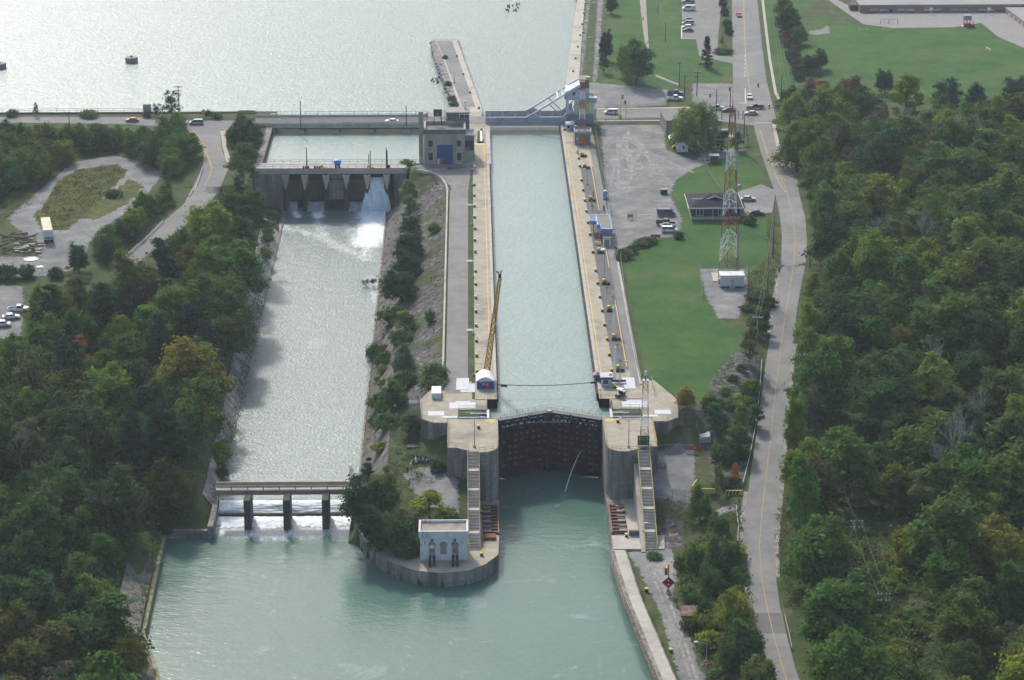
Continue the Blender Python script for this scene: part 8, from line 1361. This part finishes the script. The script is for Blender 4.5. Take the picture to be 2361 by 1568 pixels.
# single trees and shrubs: key, picture x, y of the foot, width and height factor, colour, label
ONE = [('willow', 1602, 343, 1.02, 1.05, (.1, .135, .04), 'big drooping willow over the flat roofed pump house'), ('round0', 1467, 196, 1.35, 1.5, (.04, .085, .028), 'large spreading tree alone on the lawn above the gravel corner'), ('round2', 1448, 178, 1.0, 1.25, (.055, .105, .03), 'lighter tree behind the large spreading lawn tree'), ('round1', 1395, 140, .62, 1.0, (.022, .034, .034), 'dark bluish tree beside the gravel track'), ('oval1', 1391, 168, .55, .62, (.035, .06, .03), 'slim small tree below the dark bluish tree'), ('spruce', 1629, 155, .95, 1.02, (.02, .043, .03), 'dark cone shaped cedar at the lower corner of the upper car park'),
       ('oval0', 1409, 32, .8, .62, (.02, .036, .03), 'dark shrubby tree beside the upper track, lower one'), ('oval2', 1407, 10, .8, .6, (.025, .045, .03), 'dark shrubby tree at the top beside the upper track'), ('round1', 1818, 75, 1.25, .95, (.035, .06, .028), 'broad dark tree at the end of the hedge beside the sports field'), ('round2', 1805, 40, .9, .8, (.06, .085, .03), 'olive tree at the top of the hedge'), ('round3', 1842, 103, .72, .66, (.045, .09, .028), 'rounded green tree at the edge of the sports field'), ('round0', 1892, 160, .62, .75, (.03, .06, .02), 'dense dark tree with a yellow tip in the sports field corner'), ('round1', 1872, 168, .9, .6, (.03, .06, .035), 'wide dark bushy tree in the sports field corner'),
       ('round3', 1885, 232, 1.1, .75, (.1, .062, .04), 'reddish brown tree at the top corner of the right wood'), ('round2', 1960, 225, 1.2, .7, (.085, .062, .042), 'brown tree beside the sports field, middle one'), ('round1', 2040, 215, .8, .75, (.04, .062, .035), 'dark tree poking above the brown trees'), ('round0', 2185, 262, 1.35, 1.1, (.03, .055, .032), 'large dark tree beside the goal end of the field'), ('round1', 2250, 262, .9, .95, (.026, .045, .032), 'dark pointed tree beside the goal end of the field'), ('round3', 2340, 252, 1.2, 1.05, (.03, .052, .034), 'dark tree at the right edge below the field'),
       ('oval0', 1662, 351, .62, .5, (.02, .045, .026), 'small dark round tree left of the tall mast at the yard gate'), ('oval1', 1700, 346, .6, .5, (.02, .045, .026), 'small dark round tree right of the tall mast'), ('bush0', 1727, 517, .95, 1.2, (.04, .075, .025), 'round green bush right of the bungalow'), ('bush1', 1440, 595, 1.2, 1.1, (.07, .085, .035), 'ragged pale bush at the top corner of the grass field'), ('bush2', 1455, 583, .9, .9, (.035, .06, .025), 'darker bush beside the ragged pale bush'), ('bush0', 1480, 566, 1.3, .8, (.06, .075, .035), 'low bushy hedge below the yard, left part'), ('bush1', 1494, 561, 1.2, .8, (.055, .07, .035), 'low bushy hedge below the yard, right part'), ('bush2', 1565, 550, .7, .9, (.04, .07, .025), 'small bush at the corner of the low yard fence'),
       ('round1', 1582, 942, .56, .5, (.15, .125, .025), 'golden yellow bush tree beside the right abutment'), ('oval1', 1652, 1000, .8, .62, (.035, .07, .022), 'slim green tree at the edge of the stone slope'), ('oval2', 1706, 1000, .62, .62, (.09, .11, .025), 'slim yellow green tree in the stone slope'), ('oval0', 1700, 1050, .95, .62, (.05, .085, .025), 'broad bushy tree low in the stone slope'), ('bush1', 1672, 1062, 1.5, 1.6, (.035, .07, .022), 'dark bush low in the stone slope'), ('oval1', 1740, 985, .7, .5, (.04, .075, .028), 'small tree at the guard rail above the stone slope'), ('sparse', 1655, 1140, .45, .75, (.06, .08, .03), 'thin trunked tree beside the striped barrier'), ('sparse', 1695, 1105, .3, .4, (.2, .07, .02), 'small orange red sapling on the stone slope'), ('round2', 1613, 1200, .7, .72, (.06, .11, .025), 'bright green round tree above the lower gravel drive'),
       ('oval2', 1752, 770, 1.0, .55, (.03, .058, .024), 'dark round bush under the pale verge pole'), ('oval0', 1728, 835, .7, .78, (.075, .095, .028), 'tall pale shrub at the top of the stone slope'), ('bush2', 1768, 705, 1.2, 1.1, (.035, .06, .025), 'bushy scrub right of the mast compound, lower'), ('bush0', 1745, 690, 1.4, .9, (.055, .07, .03), 'bushy scrub right of the mast compound, upper'), ('bush0', 1725, 716, 1.1, .8, (.05, .07, .03), 'low scrub below the mast compound'),
       ('round3', 1660, 1262, .62, .75, (.05, .09, .025), 'green tree at the top of the lower thicket'), ('round0', 1605, 1330, .6, .7, (.045, .085, .025), 'green tree on the left edge of the lower thicket'), ('round2', 1650, 1330, .72, .8, (.055, .085, .03), 'olive tree in the middle of the lower thicket'), ('round1', 1685, 1312, .62, .6, (.06, .1, .025), 'leafy tree at the guard rail in the lower thicket'), ('round1', 1640, 1390, .7, .7, (.04, .075, .025), 'dark tree above the rusty roof'), ('round0', 1690, 1462, .95, .95, (.11, .125, .022), 'big yellow green tree right of the rusty roof'), ('round3', 1628, 1425, .45, .42, (.03, .06, .022), 'dark bush hiding the right end of the rusty roof'), ('round2', 1715, 1520, .8, .75, (.045, .08, .028), 'green tree below the big yellow green tree'), ('round1', 1680, 1545, .6, .55, (.06, .08, .03), 'olive bushy tree at the bottom of the lower thicket'), ('round3', 1745, 1600, .8, .7, (.08, .1, .03), 'pale tree at the bottom edge beside the road'), ('bush0', 1509, 1287, .9, .55, (.05, .09, .025), 'bush round the foot of the upper lower-drive lamp'),
       ('oval1', 935, 432, .95, .62, (.06, .085, .035), 'pale green tree at the top of the stone slope beside the weir'), ('oval0', 942, 478, .68, .6, (.085, .12, .03), 'light yellow green tree on the stone slope below the weir'), ('oval2', 945, 505, .62, .5, (.07, .11, .03), 'small light green tree on the stone slope'), ('round0', 945, 545, .55, .5, (.028, .06, .026), 'dark round tree on the channel bank, topmost'), ('round1', 940, 605, .8, .66, (.026, .055, .026), 'dark round tree on the channel bank, second down'), ('round2', 938, 640, .72, .6, (.028, .058, .028), 'dark round tree on the channel bank, third down'), ('round3', 925, 692, .85, .68, (.025, .052, .025), 'largest dark round tree on the channel bank'), ('bush1', 905, 745, 1.5, 1.6, (.06, .085, .03), 'pale bush on the bank below the dark trees'), ('oval1', 935, 765, .72, .4, (.08, .1, .03), 'yellow green bush on the bank below the dark trees'), ('bush0', 925, 790, 1.3, 1.2, (.045, .075, .028), 'green bush halfway down the channel bank'), ('round2', 932, 862, .55, .55, (.075, .095, .06), 'grey green round tree halfway down the channel bank'), ('bush2', 935, 890, 1.3, 1.2, (.035, .06, .025), 'dark bush below the grey green tree'), ('bush1', 912, 940, 1.2, 2.2, (.05, .085, .025), 'tall green bush on the bank above the left abutment'), ('bush0', 1003, 880, 1.2, 1.6, (.045, .08, .025), 'green bush against the curb wall'), ('bush2', 1000, 898, 1.2, 1.2, (.06, .075, .025), 'lower olive bush against the curb wall'), ('bush1', 1002, 535, .7, 1.0, (.07, .12, .03), 'small bright shrub on the stone slope, upper'), ('bush0', 990, 745, .5, 1.3, (.05, .09, .03), 'small upright shrub on the stone slope, lower'), ('oval0', 945, 1000, .75, .42, (.04, .075, .028), 'leafy bush at the foot of the left abutment'), ('bush2', 1010, 1085, .9, 1.1, (.025, .05, .02), 'dark ivy bush at the abutment foot'), ('bush1', 895, 985, 1.3, 1.1, (.05, .08, .03), 'weedy bush on the lower channel bank'), ('bush0', 880, 1040, 1.2, .9, (.09, .11, .025), 'yellowish bush at the lower end of the channel bank'),
       ('pine1', 850, 1130, .5, .62, (.022, .045, .03), 'dark pine at the right end of the footbridge'), ('round0', 842, 1212, 1.2, 1.1, (.028, .056, .025), 'large dark tree over the water at the footbridge end'), ('round1', 880, 1190, 1.0, .95, (.085, .1, .026), 'tall yellow green tree at the top of the wooded point'), ('round2', 872, 1262, .85, .85, (.026, .052, .024), 'dark tree hanging over the curved quay wall'), ('round3', 916, 1275, .9, .9, (.045, .08, .028), 'leafy green tree left of the white powerhouse'), ('round0', 945, 1240, .7, .6, (.075, .072, .03), 'brownish olive tree behind the white powerhouse'), ('oval2', 990, 1200, 1.1, .6, (.12, .15, .022), 'bright yellow green tree behind the white powerhouse'), ('bush0', 1035, 1195, 1.2, 1.0, (.06, .085, .025), 'low bush at the foot of the left stair'), ('bush1', 940, 1282, 1.3, 1.2, (.035, .06, .024), 'dark bush at the left wall of the white powerhouse'),
       ('round1', 182, 628, .72, .72, (.03, .062, .026), 'dark rounded tree below the semi trailer yard'), ('bush1', 130, 640, 1.0, 1.2, (.03, .06, .024), 'dark bush right of the brown panel fence'), ('bush2', 62, 638, 1.1, 1.4, (.035, .065, .026), 'round bush in front of the brown panel fence'), ('bush0', 10, 640, 1.8, 1.5, (.02, .045, .024), 'dark bush at the left edge beside the panel fence'), ('round2', 98, 752, .95, .95, (.09, .11, .025), 'yellow green tree at the edge of the left dirt yard'), ('sparse', 396, 271, .85, .95, (.055, .085, .045), 'tall open tree on the left shore'), ('sparse', 362, 271, .5, .5, (.05, .08, .045), 'smaller open tree beside the tall shore tree'), ('bush0', 340, 270, .8, 1.2, (.06, .085, .04), 'shore bush left of the tall tree'), ('bush1', 205, 270, 1.5, 1.1, (.1, .115, .05), 'pale yellowish bush on the left shore'), ('bush2', 28, 269, 1.0, 1.0, (.04, .075, .035), 'small green shore bush near the left edge'), ('sparse', 84, 269, .3, .5, (.05, .08, .04), 'thin sapling on the left shore'), ('bush0', 480, 272, .6, 1.2, (.03, .07, .026), 'dark pointed bush beside the orange diamond sign'), ('bush1', 500, 274, .9, .9, (.045, .08, .03), 'low bush right of the orange diamond sign'), ('bush2', 555, 275, .7, .9, (.04, .075, .03), 'bush at the left end of the low bridge'), ('bush1', 262, 452, 1.3, .9, (.045, .075, .025), 'green bush inside the gravel loop'),
       ('bush0', 1027, 135, .55, .6, (.035, .07, .035), 'small shrub on the pier edge, far one'), ('bush1', 1034, 197, .6, .7, (.035, .075, .03), 'small shrub on the pier edge, middle one'), ('bush2', 1042, 232, .8, .8, (.08, .085, .025), 'yellowish shrub on the pier edge beside the powerhouse'), ('bush0', 1046, 244, .8, .7, (.04, .08, .035), 'green shrub on the pier edge nearest the powerhouse'),
       ('bush0', 1667, 16, .9, 1.4, (.025, .05, .03), 'dark shrub in the car park island, top'), ('bush1', 1671, 35, .8, 1.2, (.025, .05, .03), 'dark shrub in the car park island, second'), ('bush2', 1676, 62, .9, 1.3, (.03, .055, .03), 'dark shrub along the north road, third'), ('bush0', 1679, 80, .9, 1.3, (.028, .055, .028), 'dark shrub along the north road, fourth'), ('sparse', 1665, 105, .25, .4, (.05, .08, .04), 'sapling in the lower car park island'), ('bush1', 1667, 122, 1.8, .7, (.04, .065, .03), 'low planting in the lower car park island'),
       ('round3', 165, 1500, .9, .85, (.075, .1, .025), 'pale leafy tree near the lower left quay wall'), ('round1', 305, 1560, .85, .8, (.13, .12, .022), 'golden tipped tree at the lower left bank corner'), ('round2', 220, 1440, 1.0, 1.0, (.075, .115, .025), 'bright green tree at the lower left bank'), ('round0', 105, 1330, 1.1, 1.0, (.09, .125, .025), 'bright yellow green tree in the lower left wood'), ('round3', 1925, 880, 1.15, 1.15, (.085, .125, .03), 'bright green double crowned tree near the road in the right wood'), ('round2', 2010, 660, 1.0, .9, (.045, .075, .04), 'large pale domed tree in the upper right wood'), ('round1', 2160, 560, .6, .9, (.1, .13, .025), 'small bright yellow green tree in the middle of the right wood'), ('pine0', 185, 860, .7, .8, (.2, .075, .035), 'rusty red dying pine in the left wood'), ('round2', 395, 930, .9, .95, (.13, .105, .035), 'tan gold tree in the left wood near the channel'),
       ('dead0', 205, 1080, 1.35, 1.35, None, 'big bare grey tree in the left wood'), ('dead1', 55, 1090, 1.0, .9, None, 'grey leafless tree at the left edge of the wood'), ('dead2', 268, 1240, 1.1, 1.0, None, 'bare tree above the left wing wall'), ('dead0', 2175, 372, 1.2, 1.3, None, 'tall white birch skeleton in the upper right wood, left one'), ('dead1', 2245, 378, 1.2, 1.2, None, 'white birch skeleton in the upper right wood, middle one'), ('dead2', 2318, 425, 1.1, 1.1, None, 'white birch skeleton near the right edge'), ('dead1', 2125, 622, 1.2, 1.3, None, 'forked bleached tree in the middle of the right wood'), ('dead2', 2020, 590, 1.0, 1.0, None, 'small bleached tree above the domed tree'), ('dead0', 2160, 775, 1.1, 1.1, None, 'bleached branching tree below the forked one'), ('dead2', 2255, 720, 1.0, 1.0, None, 'thin bleached tree right of the branching one'), ('dead1', 2190, 1150, 1.5, 1.6, None, 'largest bare tree low in the right wood'), ('dead0', 1920, 1430, .8, .8, None, 'small bare tree by the road in the overgrown clearing'), ('dead2', 2170, 905, .9, .9, None, 'bare grey sapling in the right wood')]
BOOST = 2.1
for key, x, y, sw_, sh_, col, lab in ONE:
    z_ = None
    p = atg(x, y)
    if key[:4] == 'dead' and x > 1900: sw_ *= 1.2; sh_ *= 1.25
    elif key[:4] == 'dead': sw_ *= 1.1; sh_ *= 1.15
    elif 850 < x < 1012 and 420 < y < 1000: sw_ *= 1.3; sh_ *= 1.22
    if 983 < x < 1060 and y < 260: p = at3(x, y, -.4)
    plant(key, (p[0], p[1], p[2] - .15), (sw_, sw_, sh_), col, lab)
random.seed(5); n_ = 0; BOOST = 1.2
for k in range(26): x, y = 1812 + 30 * (k / 26) + random.uniform(-6, 10), 55 + 135 * k / 26; p = atg(x, y); s_ = random.uniform(.7, 1.2); plant('bush%d' % (k % 3), (p[0], p[1], p[2]), (s_ * 1.2, s_ * 1.2, s_), random.choice([(.08, .068, .045), (.075, .07, .05), (.05, .065, .035)]), 'brownish scrub bush in the hedge beside the sports field', 'scrub hedge beside the sports field')
for poly_, z0_, n_, lab in (([(1905, 1240), (2000, 1225), (2060, 1340), (2120, 1440), (2150, 1620), (1990, 1620), (1985, 1500), (1950, 1420)], -8, 34, 'low bush in the overgrown clearing under the double armed poles'), ([(1560, 1270), (1700, 1270), (1715, 1400), (1745, 1560), (1640, 1560), (1600, 1460), (1570, 1380)], -10, 34, 'bush in the thicket between the lower drive and the road'), ([(862, 790), (900, 790), (890, 1000), (850, 1000)], -10, 16, 'weedy bush growing through the sloping channel lining'), ([(1640, 930), (1740, 850), (1735, 960), (1700, 1100), (1640, 1080)], -4, 14, 'shrub scattered over the stone slope below the grass field'), ([(500, 1000), (540, 1000), (525, 1090), (495, 1100)], -10, 8, 'bush on the lower end of the left channel bank'), ([(590, 560), (625, 430), (640, 440), (612, 560)], -5, 8, 'bush overhanging the left channel bank below the weir')):
    for x, y in scatter(D(poly_, z0_), 2.6, n_, 900)[:n_]:
        s_ = random.uniform(.5, 1.25); plant('bush%d' % random.randrange(3), (x, y, G(x, y) - .1), (s_ * 1.15, s_ * 1.15, s_ * random.uniform(.8, 1.3)), random.choice([MID, OLV, YGR, DKG, (.06, .085, .03)]), lab, lab + ' group')
# the leaning branch over the channel
p = Vector(at3(884, 640, -11)); q = Vector(at3(845, 652, -12.4)); t = thing('leaning_tree', 'small tree leaning out over the rapid from the right bank', 'tree', p); b = MB(); b.tube(p + Vector((1.5, 0, .6)), q, .14, 5, .05); b.build('trunk', DEADB, t); rng_ = np.random.default_rng(5); cs_ = []
for k in range(26): u = rng_.uniform(.1, 1); cs_.append(np.array(p.lerp(q, u)) + np.array([rng_.normal() * .8 - .3, rng_.normal() * .6, -abs(rng_.normal()) * 1.3 + .6]))
cs_ = np.repeat(np.array(cs_), 16, 0) + rng_.normal(size=(416, 3)) * .3; me_ = leaf_mesh('crown', quads(cs_ - np.array(p), rng_.normal(size=(416, 3)) + np.array([0, 0, .5]), rng_.uniform(.12, .26, 416), rng_), rng_.uniform(.8, 1.2, (416, 1)) * np.ones((1, 3))); me_.materials.append(LEAF); o = bpy.data.objects.new('crown', me_); COL.objects.link(o); o.parent = t; o.color = (.06, .075, .045, 1)
# undergrowth and weeds: one uncountable cover
rng_ = np.random.default_rng(8); Ps, Cs = [], []
def cover(poly, n, h, sd, cols, clump=9, size=.3):
    q = np.array(poly); X_ = rng_.uniform(q[:, 0].min(), q[:, 0].max(), n * 4); Y_ = rng_.uniform(q[:, 1].min(), q[:, 1].max(), n * 4); ok = poly_dist(X_, Y_, poly) < 0; X_, Y_ = X_[ok][:n], Y_[ok][:n]
    pxy = [proj(x, y, 0) for x, y in zip(X_, Y_)]; vis = np.array([-60 < a < 2420 and -30 < c < 1640 for a, c in pxy]); X_, Y_ = X_[vis], Y_[vis]; Z_ = ground_z(X_, Y_); k = len(X_); hh = rng_.uniform(.15, 1, k) * h
    c = np.repeat(np.stack([X_, Y_, Z_ + hh * .5], 1), clump, 0) + rng_.normal(size=(k * clump, 3)) * np.array([sd, sd, h * .3]); cc = np.array(cols)[rng_.integers(0, len(cols), k)] * rng_.uniform(.75, 1.25, (k, 1))
    Ps.append((c, size)); Cs.append(np.repeat(cc, clump, 0))
UC = [DKG, MID, OLV, (.055, .075, .03), (.075, .07, .035)]
cover(RF_, 6500, 3.4, 1.0, [DKG, MID, DKG, OLV], 10, .4); cover(LF_, 4200, 3.2, 1.0, [DKG, MID, DKG, OLV], 10, .4); cover(CLEAR, 900, 1.3, .6, [OLV, (.08, .085, .035), BRN, MID], 9, .28)
cover([at(x, y, -8.5) for x, y in [(1790, 1180), (1845, 1180), (1850, 1420), (1815, 1400), (1798, 1320)]], 260, .7, .5, [OLV, BRN, MID], 8, .22)
cover([at(x, y, -11) for x, y in [(1560, 1260), (1705, 1190), (1712, 1330), (1770, 1600), (1650, 1600), (1585, 1430), (1565, 1320)]], 900, 1.0, .6, [OLV, MID, (.06, .09, .03), BRN], 9, .26)
cover(D([(855, 780), (912, 440), (925, 460), (905, 780), (905, 1010), (845, 1010)], -9), 420, .8, .5, [OLV, MID, (.085, .09, .035)], 8, .22); cover([at(x, y, -6) for x, y in [(598, 520), (612, 480), (622, 485), (600, 640), (578, 760), (556, 880), (528, 1000), (500, 1090), (480, 1090), (512, 990), (540, 870), (562, 750), (582, 640)]], 420, 1.6, .8, [MID, OLV, DKG], 9, .3); cover([(-20, 548), (-15, 548), (-15, 730), (-19, 730)], 170, .6, .5, [MID, (.06, .085, .035)], 7, .2)
cover([(-26, 500), (-12, 512), (-13, 530), (-22, 545), (-27, 545)], 300, .8, .5, [MID, DKG, OLV], 8, .22); cover(D([(85, 500), (130, 425), (180, 392), (265, 380), (290, 395), (250, 440), (200, 490), (150, 530), (100, 530)], 0), 600, .7, .5, [(.16, .13, .025), (.1, .1, .03), (.06, .08, .03)], 8, .22)
cover(D([(-60, 415), (60, 400), (130, 390), (60, 480), (-60, 560)], 0), 500, .8, .6, [OLV, MID, BRN], 8, .25); cover([at(x, y, -13) for x, y in [(362, 1222), (385, 1240), (350, 1400), (330, 1470), (318, 1400), (338, 1262)]], 160, .9, .5, [OLV, MID], 8, .22)
cover(D([(1725, 640), (1775, 590), (1785, 680), (1765, 770), (1715, 745)], 0), 260, .8, .6, [OLV, BRN, MID], 8, .24); cover(D([(1768, 500), (1795, 520), (1795, 620), (1770, 640)], 0), 120, .5, .5, [OLV, BRN], 8, .2); cover(D([(1660, 880), (1690, 850), (1700, 840), (1640, 960), (1630, 940)], -3), 90, .8, .6, [OLV, MID, DKG], 8, .24)
C_ = np.concatenate([c for c, s in Ps]); S_ = np.concatenate([rng_.uniform(.6, 1.3, len(c)) * s for c, s in Ps]); me_ = leaf_mesh('undergrowth', quads(C_, rng_.normal(size=C_.shape) * .6 + np.array([0, 0, 1]), S_, rng_), np.concatenate(Cs)); me_.materials.append(LEAF_A); o = bpy.data.objects.new('undergrowth', me_); COL.objects.link(o); tag(o, 'low tangled undergrowth and weeds covering the banks and wood floors', 'undergrowth', kind='stuff')
for pr_ in PROTO.values():
    if not pr_[1]:
        for ch in list(pr_[0].children): bpy.data.objects.remove(ch)
        bpy.data.objects.remove(pr_[0])
# ---------------------------------------------------------------- the hazy air
hz_ = MB().box(-3300, 3300, -900, 4300, -21, 232).build('haze', bpy.data.materials.new('haze air')); tag(hz_, 'thin pale haze filling the air over the lock', 'haze', kind='stuff')
hm = hz_.data.materials[0]; hm.use_nodes = True; N_, L_ = nodes(hm); N_.remove(N_['Principled BSDF']); pv = N_.new('ShaderNodeVolumePrincipled'); pv.inputs['Density'].default_value = .00008; pv.inputs['Color'].default_value = (.82, .92, 1, 1); pv.inputs['Anisotropy'].default_value = .3; L_.new(pv.outputs[0], N_['Material Output'].inputs['Volume'])
